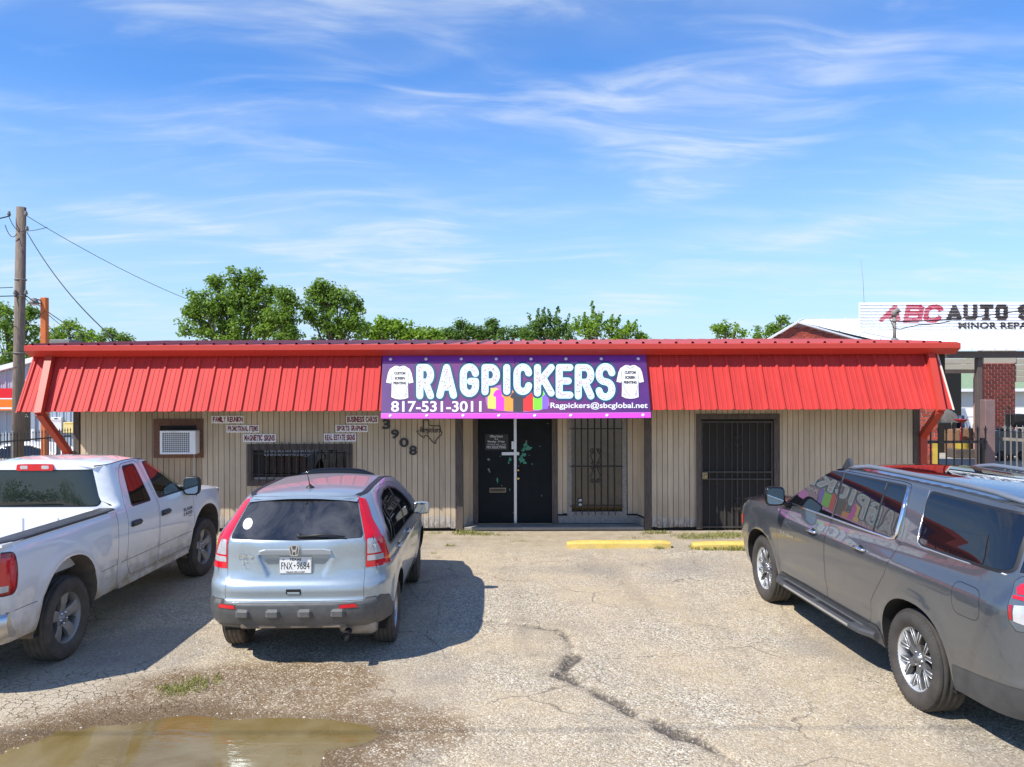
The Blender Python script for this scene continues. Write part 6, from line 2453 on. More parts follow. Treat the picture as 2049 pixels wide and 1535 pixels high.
sb.chart(rear2, RG2, back_map(sR), YB, ('body', 'grey_car'), [], .06)
sb.chart(rear2, [], back_map(sR), YB, ('inner_shell', 'liner_dark'), [], .14, '', -.04)
# lamp pieces that wrap on to the side
sb.chart([(sey(1.0) - .03, 1.0), (-1.06, 1.0), (-1.06, 1.39), (sey(1.39) - .03, 1.39)],
         [('red_lens', [(-1.19, 1.265), (-1.115, 1.255), (-1.10, 1.30), (-1.12, 1.335), (-1.19, 1.34)], 'lamp_red', None, .0075), ('red_bar', [(-1.19, 1.215), (-1.10, 1.225), (-1.098, 1.248), (-1.19, 1.24)], 'lamp_red', None, .0085),
          ('clear_lens', [(-1.19, 1.05), (-1.135, 1.07), (-1.125, 1.18), (-1.19, 1.19)], 'lamp_clear', None, .0075), ('side_red', [(-1.128, 1.075), (-1.112, 1.08), (-1.098, 1.175), (-1.118, 1.18)], 'lamp_dark_red', None, .0075)],
         side_map(sW), XH, ('drop', 'lamp_red'), [], .03, '', 0, True)
sb.parts.pop('drop')
yy2 = np.linspace(-1.14, 1.93, 24)
we2 = lambda y: float(sW(np.array([max(y, -.95)]), np.array([float(s_zt(max(y, -.95)))]))[0])
wev2 = pchip(np.linspace(-1.25, 2.2, 30), [we2(min(y, 1.93)) for y in np.linspace(-1.25, 2.2, 30)])


def sZ(x, y):
    x, y = np.asarray(x, float), np.asarray(y, float)
    q = np.clip(np.abs(x) / wev2(y), 0, 1)
    return s_zt(y) + .062 * (1 - q ** 2.4) - .03 * sstep(-1.0, -1.2, y)


roof2 = [(we2(y), y) for y in yy2] + [(.35, 2.06), (0, 2.09), (-.35, 2.06)] + [(-we2(y), y) for y in yy2[::-1]] + [(-.35, -1.17), (0, -1.18), (.35, -1.17)]
sb.chart(roof2, [('sunroof', rpoly([(-.46, .35), (.46, .35), (.46, 1.45), (-.46, 1.45)], .05), 'dark_glass', .004, .001)], top_map(sZ), ZU, ('body', 'grey_car'), [], .08)
m = MB()
rows = []
for z in np.linspace(1.27, 1.84, 7):
    w_ = float(s_w0(z)) * .975
    rows.append([(w_ * t, float(s_ap(z)) + -.02 + .09 * (1 - t * t), z + .02 * (1 - t * t)) for t in np.linspace(-1, 1, 11)])
m.grid(rows, flip=True)
sb.mb(m, 'windscreen', 'dark_glass')
m = MB()
rows = []
for y in np.linspace(2.80, 4.30, 12):
    zt_ = hoodz(y)
    w_ = float(sW(np.array([min(y, 4.12)]), np.array([zt_]))[0]) - .003
    rows.append([(w_ * t, y + .08 * (1 - t * t) * (y > 4.1), zt_ + .085 * (1 - abs(t) ** 5) * (1 - .4 * max(0, y - 3.2)) + .012 * math.exp(-((abs(t) - .62) / .08) ** 2)) for t in np.linspace(-1, 1, 25)])
m.grid(rows)
sb.mb(m, 'bonnet', 'grey_car')
m = MB()
rows = [[(.915 * float(s_w0(z)) * t, float(s_yf(z)) - .12 * abs(t) ** 2.5 - .01, z) for t in np.linspace(-1, 1, 11)] for z in np.linspace(.34, 1.17, 9)]
m.grid(rows, flip=True)
sb.mb(m, 'front_bumper', 'grey_car')
sb.mb(MB().box(-.72, .72, -.9, 3.9, .36, .42), 'underbody', 'liner_dark')
sb.flush({'front_window': 'front_door', 'rear_window': 'rear_door', 'rear_door_light': 'rear_door', 'rear_glass': 'tailgate'}, {})
for ar in (a_r, a_f):
    arch_liner(sb, ar, lambda y, z: float(sW(np.array([y]), np.array([max(z, .3)]))[0]) - .004, .62)
for (x, y) in ((.86, 0), (-.86, 0), (.86, 3.407), (-.86, 3.407)):
    tyre_wheel(sb, 'wheel', x, y, 1 if x > 0 else -1, .419, .275, .272, 'fork', 'tyre_clean', 'rim_bright', 0, 64, 'rim_grey')
for sg in (1, -1):
    k = '|R' if sg > 0 else '|L'
    handle(sb, surf_point(sW, .86, 1.185, sg), .21, 'chrome', sg, sb.objs['rear_door' + k])
    handle(sb, surf_point(sW, 1.88, 1.165, sg), .21, 'chrome', sg, sb.objs['front_door' + k])
    p = surf_point(sW, 2.62, 1.36, sg)
    sb.mb(MB().tube([p + Vector((-sg * .05, .02, -.03)), p + Vector((sg * .06, .02, -.03)), p + Vector((sg * .12, .0, .03))], [.045, .035, .03], 8), 'mirror_arm', 'black_gloss')
    mirror_housing(sb, (sg * 1.15, 2.58, 1.445), sg, 'black_gloss', (.235, .225, .15))
    # chrome surround of the side windows
    ch = MB()
    line = [(2.78, 1.345), (2.2, 1.352), (1.6, 1.352), (.9, 1.354), (.47, 1.356), (.40, 1.372), (.372, 1.42), (.385, 1.6), (.43, 1.83)]
    pts = [surf_point(sW, y, z, sg, .004) for y, z in line]
    ch.tube(pts, [.010] * 4 + [.013, .016, .018, .020, .020], 8)
    sb.mb(ch, 'chrome_trim', 'chrome')
    ch = MB()
    pts = [surf_point(sW, y, z, sg, .003) for y, z in [(-1.02, 1.372), (-.5, 1.372), (-.02, 1.376), (.05, 1.40), (.075, 1.5), (.125, 1.838)]]
    ch.tube(pts, .007, 6)
    sb.mb(ch, 'quarter_bead', 'trim_silver')
    bp = MB()
    for y0_ in (1.585, .772):
        a, b = surf_point(sW, y0_, 1.36, sg, .002), surf_point(sW, y0_ + (.05 if y0_ > 1 else .02), 1.82, sg, .002)
        bp.bar(a, (a + b) / 2, .022 if y0_ > 1 else .014, .012, (1, 0, 0))
        bp.bar((a + b) / 2, b, .022 if y0_ > 1 else .014, .012, (1, 0, 0))
    sb.mb(bp, 'window_post', 'trim_silver' if False else 'cladding')
    # roof rail
    rl = MB()
    pts = []
    for i, y in enumerate(np.linspace(-.98, 1.72, 22)):
        lift = .030 * min(1, i / 3, (21 - i) / 3) + .006
        pts.append(Vector((sg * (we2(y) - .075), y, float(sZ(we2(y) - .075, y)) + lift)))
    rl.tube(pts, [.012] + [.023] * 20 + [.012], 10)
    sb.mb(rl, 'roof_rail', 'rail_metal')
    # running board with its bright treads
    rb = MB()
    x0_, x1_ = (.86, 1.085)
    sec = [(x0_, .40), (x0_, .455), (x1_ - .02, .447), (x1_ + .004, .425), (x1_, .395), (x1_ - .04, .38)]
    rows = []
    for y, kk in ((.62, .62), (.78, .92), (1.0, 1.0), (2.55, 1.0), (2.78, .92), (2.92, .62)):
        rows.append([Vector((sg * (x0_ + (x - x0_) * kk), y, z)) for x, z in sec + sec[:1]])
    rb.grid(rows, smooth=False, flip=sg > 0)
    rb.add(rows[0][:-1], [tuple(range(6))])
    rb.add(rows[-1][:-1], [tuple(range(6))[::-1]])
    ro = sb.mb(rb, 'running_board', 'cladding')
    for xx in (.925, .955, .985):
        sb.mb(MB().box(sg * xx - .005, sg * xx + .005, .86, 2.72, .449, .4535), 'tread_strip', 'trim_silver', ro)
    for y0_, y1_ in ((.95, 1.72), (1.82, 2.62)):
        tr = MB().rbox(min(sg * 1.0, sg * 1.055), max(sg * 1.0, sg * 1.055), y0_, y1_, .443, .4515, .004)
        sb.mb(tr, 'tread_pad', 'black_plastic', ro)
    sb.mb(MB().bar((sg * 1.089, .95, .424), (sg * 1.089, 2.5, .424), .006, .022), 'bright_edge', 'trim_silver', ro)
    # door crease, badge
    bd = MB()
    fS = lambda a, b: tuple(surf_point(sW, a, b, sg, .004))
    v, f, _ = text2d('SUBURBAN', .02)
    pts = [Vector(fS(2.75 - p[0] * .37 if sg < 0 else 2.38 + p[0] * .37, .985 + p[1] * .036)) for p in v]
    bd.add(pts, f if sg < 0 else f)
    sb.mb(bd, 'badge', 'trim_silver', sb.objs['front_door' + k])
fin = MB()
zf = float(sZ(0, 1.62))
rows = [[(-.02 * t + 0, 1.62 + a * .12 - .04, zf + .004 + h) for t in (-1, 0, 1)] for a, h in ((1, 0), (.6, .045), (.2, .085), (0, .09), (-.2, 0))]
pass
fin.prism([(1.72, zf - .06), (1.95, zf - .08), (1.83, zf + .035), (1.79, zf + .05)], (0, 0, 0), Vector((0, 1, 0)), Vector((0, 0, 1)), Vector((1, 0, 0)), -.66, -.63)
sb.mb(fin, 'roof_fin', 'grey_car')
# ------------------------------------------------------------------ the white pickup at the left
pk = Car('pickup_truck', 'white pickup truck with mud-splashed flanks and an open empty bed', 'pickup truck', (-5.50, 8.20), R_(-0.5))
BT = 1.362                                    # bed rail
p_yr = pchip([.40, .60, .75, 1.0, 1.2, 1.37], [-1.06, -1.09, -1.10, -1.105, -1.10, -1.085])
p_yf = pchip([.30, .50, .70, .90, 1.05, 1.2], [4.40, 4.46, 4.47, 4.46, 4.42, 4.36])
p_w0 = pchip([.38, .46, .55, .70, .735, .78, 1.0, 1.18, 1.26, 1.32, 1.362, 1.5, 1.65, 1.78, 1.86, 1.92], [.90, .945, .972, .985, .984, .992, 1.003, .998, .985, .966, .950, .905, .855, .810, .770, .70])
p_ap = pchip([1.1, 1.28, 1.36, 1.5, 1.65, 1.8, 1.92], [3.28, 3.02, 2.88, 2.62, 2.36, 2.10, 1.88])
p_cb = pchip([1.30, 1.362, 1.45, 1.6, 1.8, 1.92], [1.04, 1.04, 1.045, 1.056, 1.072, 1.085])    # back of the cab


def pW(y, z):
    y, z = np.asarray(y, float), np.asarray(z, float)
    w = p_w0(z)
    # wheel-arch swell
    for yc in (0, 3.569):
        r = np.hypot((y - yc) / .56, np.maximum(z - .44, 0) / .63)
        w = w + .016 * np.exp(-((r - 1.06) / .13) ** 2) * (z > .4)
    # bed flank stands a touch proud of the cab
    w = w + .012 * sstep(1.04, .80, y) * (z < 1.40)
    w = w * np.where(z < BT + .02, taper(p_yr(z) + .5 - y, .5, 6.5), 1)
    k = sstep(BT - .01, BT + .10, z)
    w = w * (1 - k + k * taper(p_cb(np.maximum(z, 1.3)) + .22 - y, .22, 3.0))
    fr = np.where(z > 1.27, p_ap(np.maximum(z, 1.1)) + .75, p_yf(z) + .02)
    return w * taper(y - (fr - 1.0), 1.0, 5.5)


p_zt = pchip([1.05, 1.3, 1.6, 1.9, 2.2], [1.832, 1.852, 1.862, 1.850, 1.79])
tq3 = 2 ** (-1 / 6.5)
pey = lambda z: float(p_yr(z) + .5 * (1 - tq3))
pex = lambda z: float(p_w0(z) * tq3)
zlo = np.linspace(.44, BT, 14)
cby = lambda z: float(p_cb(z)) + .045
side3 = [(pey(z), z) for z in zlo] + [(y, BT) for y in np.linspace(-.9, .98, 10)]
side3 += [(.996, BT), (1.0, .60), (1.016, .60), (1.02, BT + .0)] if False else []
side3 += [(cby(z), z) for z in np.linspace(BT + .03, 1.82, 9)]
side3 += [(y, float(p_zt(y))) for y in np.linspace(1.125, 2.02, 10)]
side3 += [(float(p_ap(z)) + .02, z) for z in (1.75, 1.65, 1.55, 1.45, 1.36)]
phz = lambda y: 1.275 - .105 * max(0, (y - 3.0) / 1.3) ** 1.8
side3 += [(y, phz(y)) for y in np.linspace(3.06, 4.24, 9)] + [(float(p_yf(z)) - .12, z) for z in (1.0, .85, .7, .55, .46)]
pa_r = arch_poly(0, .44, .53, .60, .36, 2.25)
pa_f = arch_poly(3.569, .44, .53, .60, .36, 2.25)
bedp = [(pey(z) - .003, z) for z in zlo] + [(-.8, BT + .004), (.985, BT + .004), (.985, .44)]
prd = rpoly([(2.02, .53), (2.02, 1.33), (1.84, 1.845), (1.42, 1.835), (1.30, 1.70), (1.22, 1.36), (1.20, .70), (1.30, .53)], .07)
pfd = rpoly([(3.02, .53), (3.10, .80), (3.10, 1.30), (2.86, 1.45), (2.42, 1.72), (2.12, 1.842), (1.865, 1.846), (2.045, 1.33), (2.045, .53)], .05)
pg_r = rpoly([(1.40, 1.352), (1.86, 1.352), (1.745, 1.79), (1.47, 1.785)], .04)
pg_f = rpoly([(2.115, 1.352), (2.93, 1.352), (2.84, 1.44), (2.42, 1.69), (2.20, 1.785), (1.985, 1.79)], .03)
ps_r = rpoly([(1.375, 1.328), (1.89, 1.328), (1.765, 1.812), (1.45, 1.808)], .05)
ps_f = rpoly([(2.085, 1.328), (3.00, 1.328), (2.88, 1.46), (2.44, 1.715), (2.21, 1.808), (1.965, 1.812)], .04)
plamp = rpoly([(pey(.98) - .002, 1.275), (-.905, 1.265), (-.885, 1.10), (-.90, .95), (-.93, .905), (pey(.9) - .002, .90)], .045)
pcrease = lambda: None
hole_f = list(pg_f)
shf = rpoly([(.52, .44), (.54, .60), (.62, .66), (.985, .66), (.985, .44)], .01)
pk.chart(side3, [('bed_side', bedp, 'white_car', .008, 0), ('rear_door', prd, 'white_car', .006, 0), ('front_door', pfd, 'white_car', .006, 0),
                 ('window_seal', ps_r, 'seal_black', None, .0), ('window_seal#f', ps_f, 'seal_black', None, .0),
                 ('rear_window', pg_r, 'dark_glass', None, .001), ('front_window', pg_f, 'clear_glass', None, .001),
                 ('tail_light_trim', inset(plamp, -.012), 'seal_black', None, .002), ('tail_light', plamp, 'lamp_dark_red', None, .006),
                 ('vent', [(3.17, 1.30 - .06), (3.215, 1.245), (3.22, 1.19)], 'seal_black', None, .002)],
         side_map(pW), XH, ('body', 'white_car'), [pa_r, pa_f], .055, '', 0, True)
pk.chart(side3, [], side_map(pW), XH, ('inner_shell', 'liner_dark'), [pa_r, pa_f, list(ps_f)], .12, '', -.05, True)
# lens pieces in the lamps
pk.chart([(-1.06, .90), (-.88, .90), (-.88, 1.28), (-1.06, 1.28)],
         [('bright_lens', rpoly([(-1.05, 1.235), (-.925, 1.225), (-.91, 1.02), (-.925, .96), (-1.05, .95)], .03), 'lamp_red', None, .009), ('reverse_lens', [(-1.05, .925), (-.985, .93), (-.985, .985), (-1.05, .985)], 'lamp_clear', None, .012)],
         side_map(pW), XH, ('drop', 'lamp_red'), [], .03, '', 0, True)
pk.parts.pop('drop')
# cab back wall and its window
cbR = lambda x, z: p_cb(z) + .047 * np.clip(np.abs(np.asarray(x, float)) / (p_w0(z) * .79), 0, 1.02) ** 6
cbx = lambda z: float(pW(np.array([cby(z)]), np.array([z]))[0])
cz_ = np.linspace(1.0, 1.83, 12)
cab = [(cbx(max(z, 1.40)) + (0 if z > 1.4 else 0), z) for z in cz_] + [(.4, 1.872), (0, 1.885), (-.4, 1.872)] + [(-cbx(max(z, 1.40)), z) for z in cz_[::-1]]
cgl = rpoly([(-.735, 1.395), (.735, 1.395), (.672, 1.785), (-.672, 1.785)], .06)
pk.chart(cab, [('window_seal', inset(cgl, -.018), 'seal_black', None, .001), ('back_window', cgl, 'pickup_back_glass', None, .002)], back_map(cbR), YB, ('cab_back', 'white_car'), [], .06)
# roof
yy3 = np.linspace(1.10, 2.03, 14)
we3 = lambda y: float(pW(np.array([max(y, 1.13)]), np.array([float(p_zt(max(y, 1.13)))]))[0])
wev3 = pchip(np.linspace(1.0, 2.3, 16), [we3(min(max(y, 1.10), 2.03)) for y in np.linspace(1.0, 2.3, 16)])


def pZ(x, y):
    x, y = np.asarray(x, float), np.asarray(y, float)
    q = np.clip(np.abs(x) / wev3(y), 0, 1)
    return p_zt(y) + .058 * (1 - q ** 2.6) - .02 * sstep(1.20, 1.07, y) + .006 * np.exp(-((q - .62) / .06) ** 2) * sstep(1.25, 1.4, y)


roof3 = [(we3(y), y) for y in yy3] + [(.35, 2.17), (0, 2.20), (-.35, 2.17)] + [(-we3(y), y) for y in yy3[::-1]] + [(-.5, 1.085), (0, 1.075), (.5, 1.085)]
pk.chart(roof3, [], top_map(pZ), ZU, ('roof', 'white_car'), [], .07)
m = MB()
rows = []
for z in np.linspace(1.28, 1.84, 7):
    w_ = float(p_w0(z)) * .975
    rows.append([(w_ * t, float(p_ap(z)) + -.02 + .09 * (1 - t * t), z + .02 * (1 - t * t)) for t in np.linspace(-1, 1, 11)])
m.grid(rows, flip=True)
pk.mb(m, 'windscreen', 'clear_glass')
m = MB()
rows = []
for y in np.linspace(2.98, 4.36, 14):
    zt_ = phz(y)
    w_ = float(pW(np.array([min(y, 4.22)]), np.array([zt_]))[0]) - .003
    rows.append([(w_ * t, y + .08 * (1 - t * t) * (y > 4.2), zt_ + .075 * sstep(1.0, .86, abs(t)) * (1 - .45 * max(0, (y - 3.3))) - .018 * math.exp(-((abs(t) - .80) / .05) ** 2)) for t in np.linspace(-1, 1, 41)])
m.grid(rows)
pk.mb(m, 'bonnet', 'white_car')
m = MB()
rows = [[(.90 * float(p_w0(z)) * t, float(p_yf(z)) - .118 * abs(t) ** 2.5, z) for t in np.linspace(-1, 1, 11)] for z in np.linspace(.46, 1.19, 9)]
m.grid(rows, flip=True)
pk.mb(m, 'front_bumper', 'white_car')
pk.mb(MB().box(-.7, .7, -1.0, 4.2, .50, .58), 'chassis', 'liner_dark')
pk.flush({'front_window': 'front_door', 'rear_window': 'rear_door', 'tail_light': 'bed_side', 'tail_light_trim': 'bed_side', 'back_window': 'cab_back'}, {})
for ar in (pa_r, pa_f):
    arch_liner(pk, ar, lambda y, z: float(pW(np.array([y]), np.array([max(z, .42)]))[0]) - .004, .60, 'liner_dusty')
for (x, y) in ((.855, 0), (-.855, 0), (.855, 3.569), (-.855, 3.569)):
    tyre_wheel(pk, 'wheel', x, y, 1 if x > 0 else -1, .419, .275, .262, 'five', 'tyre_dusty', 'rim_dusty', R_(-3) if y > 1 else 0, 60)
# the bed: floor, front wall, inner walls, wheel boxes, tailgate
xi = .79
mb = MB()
mb.box(-xi, xi, -1.04, .97, .84, .86)
for i in range(9):
    x = -.72 + 1.44 * i / 8
    mb.box(x - .035, x + .035, -1.03, .96, .8605, .872)
bed = pk.mb(mb, 'bed_floor', 'bed_liner')
mb = MB().rbox(-.90, .90, .95, .985, .86, BT - .004, .01)
for x in (-.6, -.2, .2, .6):
    mb.rbox(x - .13, x + .13, .935, .951, .95, 1.28, .008)
pk.mb(mb, 'bulkhead', 'white_car', bed)
for sg in (1, -1):
    mb = MB().box(min(sg * xi, sg * (xi + .03)), max(sg * xi, sg * (xi + .03)), -1.04, .96, .86, BT - .006)
    mb.box(min(sg * (xi), sg * .97), max(sg * xi, sg * .97), -1.04, .975, BT - .03, BT - .008)
    pk.mb(mb, 'bed_wall', 'white_car', bed)
    mb = MB().rbox(min(sg * .55, sg * .79), max(sg * .55, sg * .79), -.42, .42, .86, 1.08, .05)
    pk.mb(mb, 'wheel_box', 'white_car', bed)
    cap = MB()
    rows = []
    for y in np.linspace(-1.03, .975, 12):
        xo = float(pW(np.array([y]), np.array([BT - .01]))[0])
        rows.append([(sg * (xi - .012), y, BT - .012), (sg * (xi - .005), y, BT + .012), (sg * (xo - .03), y, BT + .016), (sg * (xo + .003), y, BT + .006), (sg * (xo + .006), y, BT - .018)])
    cap.grid(rows, smooth=False, flip=sg < 0)
    pk.mb(cap, 'rail_cap', 'cladding')
mb = MB().rbox(-.83, .83, -1.115, -1.06, .72, BT - .002, .015)
pk.mb(mb, 'tailgate', 'white_car')
for sg in (1, -1):
    pk.mb(MB().rbox(min(sg * .836, sg * .94), max(sg * .836, sg * .94), -1.085, -.98, .50, BT - .01, .02), 'corner_post', 'white_car')
MB().rbox(-.12, .12, -1.122, -1.11, 1.12, 1.20, .004).build('tailgate_handle', 'black_plastic', pk.root, world=False)
# chrome rear bumper
mb = MB()
rows = []
for z, o_ in ((.50, -.03), (.54, .02), (.62, .045), (.70, .04), (.735, .0), (.74, -.12)):
    ring = []
    for t in np.linspace(-1, 1, 31):
        x = t * (.985 if z > .52 else .96)
        y = -1.22 - o_ + .23 * abs(t) ** 7 + .04 * t * t
        ring.append((x, y, z))
    rows.append(ring)
mb.grid(rows, flip=False)
for sg in (1, -1):
    end = [[(sg * .985, -1.22 - o_ + .27, z), (sg * .978, -.86, z)] for z, o_ in ((.50, -.03), (.54, .02), (.62, .045), (.70, .04), (.735, 0))]
    mb.grid(end, flip=sg > 0)
pk.mb(mb, 'rear_bumper', 'dirty_chrome')
mb = MB().tube([(.60, -.6, .44), (.66, -1.0, .44), (.70, -1.14, .44)], [.035, .035, .045], 14, caps=False)
mb.tube([(.66, -1.0, .44), (.70, -1.135, .44)], [.03, .038], 12)
pk.mb(mb, 'exhaust_pipe', 'rim_dusty')
# high brake light on the back edge of the cab roof
mb = MB()
mb.prism(rpoly([(-.215, 1.795), (.215, 1.795), (.205, 1.868), (-.205, 1.868)], .02), (0, 1.06, 0), Vector((1, 0, 0)), Vector((0, 0, 1)), Vector((0, -1, 0)), -.05, .012)
hb = pk.mb(mb, 'high_brake_light', 'lamp_red')
for sg in (1, -1):
    mb = MB()
    mb.prism(rpoly([(sg * .08, 1.813), (sg * .165, 1.813), (sg * .165, 1.853), (sg * .08, 1.853)], .012), (0, 1.06, 0), Vector((1, 0, 0)), Vector((0, 0, 1)), Vector((0, -1, 0)), .010, .015)
    pk.mb(mb, 'cargo_lamp', 'lamp_clear', hb)
# roof ditch seam
for sg in (1, -1):
    k = '|R' if sg > 0 else '|L'
    mb = MB()
    mb.tube([Vector((sg * (we3(y) - .006), y, float(p_zt(y)) + .003)) for y in np.linspace(1.12, 2.02, 14)], .006, 5)
    pk.mb(mb, 'roof_seam', 'seal_black')
    mb = MB()
    mb.tube([surf_point(pW, y, .735, sg, .0005) for y in np.linspace(1.08, 3.02, 20)], .0035, 4)
    mb.tube([surf_point(pW, y, .735, sg, .0005) for y in np.linspace(.60, .97, 5)], .0035, 4)
    mb.tube([surf_point(pW, y, .735, sg, .0005) for y in np.linspace(-.98, -.58, 5)], .0035, 4)
    pk.mb(mb, 'crease_line', 'dash_grey')
    for yy_, kk in ((1.40, 'rear_door'), (2.20, 'front_door')):
        p = surf_point(pW, yy_, 1.135, sg)
        h_ = MB()
        rows = []
        for y, sc_ in ((-.115, .4), (-.105, 1), (0, 1.06), (.105, 1), (.115, .4)):
            rows.append([Vector((p.x + sg * d_, p.y + y, p.z + q * sc_)) for d_, q in ((-.002, -.034), (.018, -.030), (.032, -.008), (.034, .014), (.020, .030), (-.002, .034))])
        h_.grid(rows, flip=sg < 0)
        pk.mb(h_, 'door_handle', 'cladding', pk.objs[kk + k])
    p = surf_point(pW, 2.90, 1.36, sg)
    pk.mb(MB().rbox(min(p.x - sg * .04, p.x + sg * .16), max(p.x - sg * .04, p.x + sg * .16), 2.84, 2.93, 1.32, 1.40, .02), 'mirror_arm', 'black_plastic')
    mirror_housing(pk, (sg * 1.085, 2.80, 1.395), sg, 'black_plastic', (.22, .255, .16))
    # badge in raised letters
    bd = MB()
    for s_, z0_, z1_, a_, b_ in (('RAM', 1.045, 1.095, 2.76, 3.04), ('1500', .985, 1.035, 2.76, 3.04), ('CLASSIC', .955, .972, 2.90, 3.04)):
        v, f, _ = text2d(s_, .03)
        pts = [surf_point(pW, (a_ + p_[0] * (b_ - a_)) if sg > 0 else (b_ - p_[0] * (b_ - a_)), z0_ + p_[1] * (z1_ - z0_), sg, .004) for p_ in v]
        bd.add(pts, f if sg > 0 else f)
    pk.mb(bd, 'badge', 'grey_plastic', pk.objs['front_door' + k])
    # mud flap behind the front wheel and a short dark step at the sill
    pk.mb(MB().box(min(sg * .80, sg * .97), max(sg * .80, sg * .97), 1.05, 3.0, .44, .50), 'sill', 'white_car')
# what shows through the front side glass
for x in (-.40, .40):
    mb = MB().rbox(x - .25, x + .25, 1.75, 2.25, .95, 1.12, .05)
    mb.rbox(x - .24, x + .24, 1.62, 1.80, 1.08, 1.56, .05)
    mb.rbox(x - .12, x + .12, 1.62, 1.72, 1.60, 1.76, .03)
    pk.mb(mb, 'seat', 'seat_cloth')
mb = MB()
rows = [[(x, y, z) for x in (-.84, -.4, 0, .4, .84)] for y, z in ((2.52, 1.02), (2.50, 1.22), (2.60, 1.30), (2.95, 1.30))]
mb.grid(rows)
mb.rbox(.22, .55, 2.46, 2.55, 1.12, 1.22, .02)
pk.mb(mb, 'dashboard', 'dash_grey')
mb = MB()
mb.tube([(-.40 + .19 * math.cos(a), 2.32 + .05 * math.sin(a), 1.28 + .185 * math.sin(a)) for a in [2 * math.pi * i / 20 for i in range(21)]], .016, 6)
mb.bar((-.58, 2.33, 1.28), (-.22, 2.33, 1.28), .05, .02)
mb.bar((-.40, 2.35, 1.25), (-.40, 2.55, 1.15), .05, .05)
pk.mb(mb, 'steering_wheel', 'black_plastic')
# ------------------------------------------------------------------ trees
leaf_mat('leaf_mid', (0.082, 0.165, 0.022), (0.25, 0.385, 0.062), 0.45)
leaf_mat('leaf_bright', (0.115, 0.21, 0.02), (0.29, 0.44, 0.055), 0.48)
leaf_mat('leaf_dark', (0.060, 0.128, 0.024), (0.175, 0.29, 0.055), 0.42)
TREE_N = [0]


def tree(label, Y, lobes, mat, leaf=0.15, dens_=1.0, shoots=(), name='tree', cat='tree', base_z=0.0, group='trees beyond the shop roof', clump=0.34):
    pts = [(at(px, py, Y), r / FPX * Y) for px, py, r in lobes]
    cx_ = sum(p.x for p, r in pts) / len(pts)
    rt = thing(name, label, cat, (cx_, Y, base_z), 0, group)
    off = np.array([cx_, Y, base_z])
    zlow = min(p.z - r for p, r in pts)
    zhigh = max(p.z + r for p, r in pts)
    tr = MB()
    fork = Vector((cx_ + .1, Y, base_z + max(1.0, (zlow - base_z) * .75)))
    r0 = 0.035 * (zhigh - base_z) * .6 + .03
    tr.tube([(cx_, Y, base_z - .1), (cx_ + .03, Y + .05, (base_z + fork.z) / 2), fork], [r0, r0 * .8, r0 * .65], 8)
    for p, r in pts:
        q = Vector((p.x, Y + random.uniform(-.8, .8) * r, p.z))
        mid = fork * .45 + q * .55 + Vector((random.uniform(-.2, .2), random.uniform(-.2, .2), random.uniform(-.1, .2)))
        tr.tube([fork, mid, q], [r0 * .5, r0 * .26, r0 * .06], 5, caps=False)
        for _ in range(3):
            e = q + Vector((random.uniform(-1, 1), random.uniform(-1, 1), random.uniform(-.5, 1))) * r * .8
            tr.tube([mid, (mid + e) / 2 + Vector((0, 0, .1)), e], [r0 * .16, r0 * .1, r0 * .03], 4, caps=False)
    tr.build('trunk', 'bark', rt)
    co = []
    cen = []
    for p, r in pts:
        n = int(4 + 20 * dens_ * (r / clump) ** 2 * .12 + 6 * dens_)
        for _ in range(n):
            v = Vector((random.gauss(0, 1), random.gauss(0, 1), random.gauss(0, 1))).normalized() * r * 1.12 * random.random() ** .40
            v.y *= 1.15
            cen.append((p + v, clump * random.uniform(.55, 1.15), random.random()))
    for a, b, w in shoots:
        A, B = at(a[0], a[1], Y), at(b[0], b[1], Y)
        n = max(6, int((B - A).length / .07))
        for i in range(n):
            t = i / (n - 1)
            cen.append((A + (B - A) * t + Vector((random.uniform(-1, 1), random.uniform(-1, 1), 0)) * .05, w / FPX * Y * (1.3 - t * .9), random.random()))
    C_, N_, T_ = [], [], []
    for c, r, tone in cen:
        k = int(34 * dens_ * min(1.4, (r / clump) ** 2) + 6)
        v = rng.normal(size=(k, 3))
        v /= np.linalg.norm(v, axis=1, keepdims=True)
        rad = r * rng.random((k, 1)) ** .5
        C_.append(np.array(c)[None] + v * rad * np.array([1, 1, .75]))
        nn = v * .7 + rng.normal(size=(k, 3)) * .6 + np.array([0, 0, .7])
        N_.append(nn / np.linalg.norm(nn, axis=1, keepdims=True))
        T_.append(np.clip(tone * .55 + .45 * rng.random(k), 0, 1))
    C_, N_, T_ = np.concatenate(C_), np.concatenate(N_), np.concatenate(T_)
    n = len(C_)
    ref = np.where(np.abs(N_[:, 2:3]) < .9, np.array([[0, 0, 1.0]]), np.array([[1.0, 0, 0]]))
    u = np.cross(N_, ref)
    u /= np.linalg.norm(u, axis=1, keepdims=True)
    w = np.cross(N_, u)
    a = rng.uniform(0, 6.28, (n, 1))
    u, w = u * np.cos(a) + w * np.sin(a), w * np.cos(a) - u * np.sin(a)
    s = leaf * rng.uniform(.6, 1.25, (n, 1))
    q = np.stack([C_ - u * s * .5, C_ + w * s * .34 + N_ * s * .08, C_ + u * s * .5, C_ - w * s * .34 + N_ * s * .08], 1) - off
    f = np.arange(n * 4).reshape(n, 4)
    new_obj('crown', raw_mesh('crown', q.reshape(-1, 3), f, mat, np.repeat(T_, 4)), rt)
    return rt


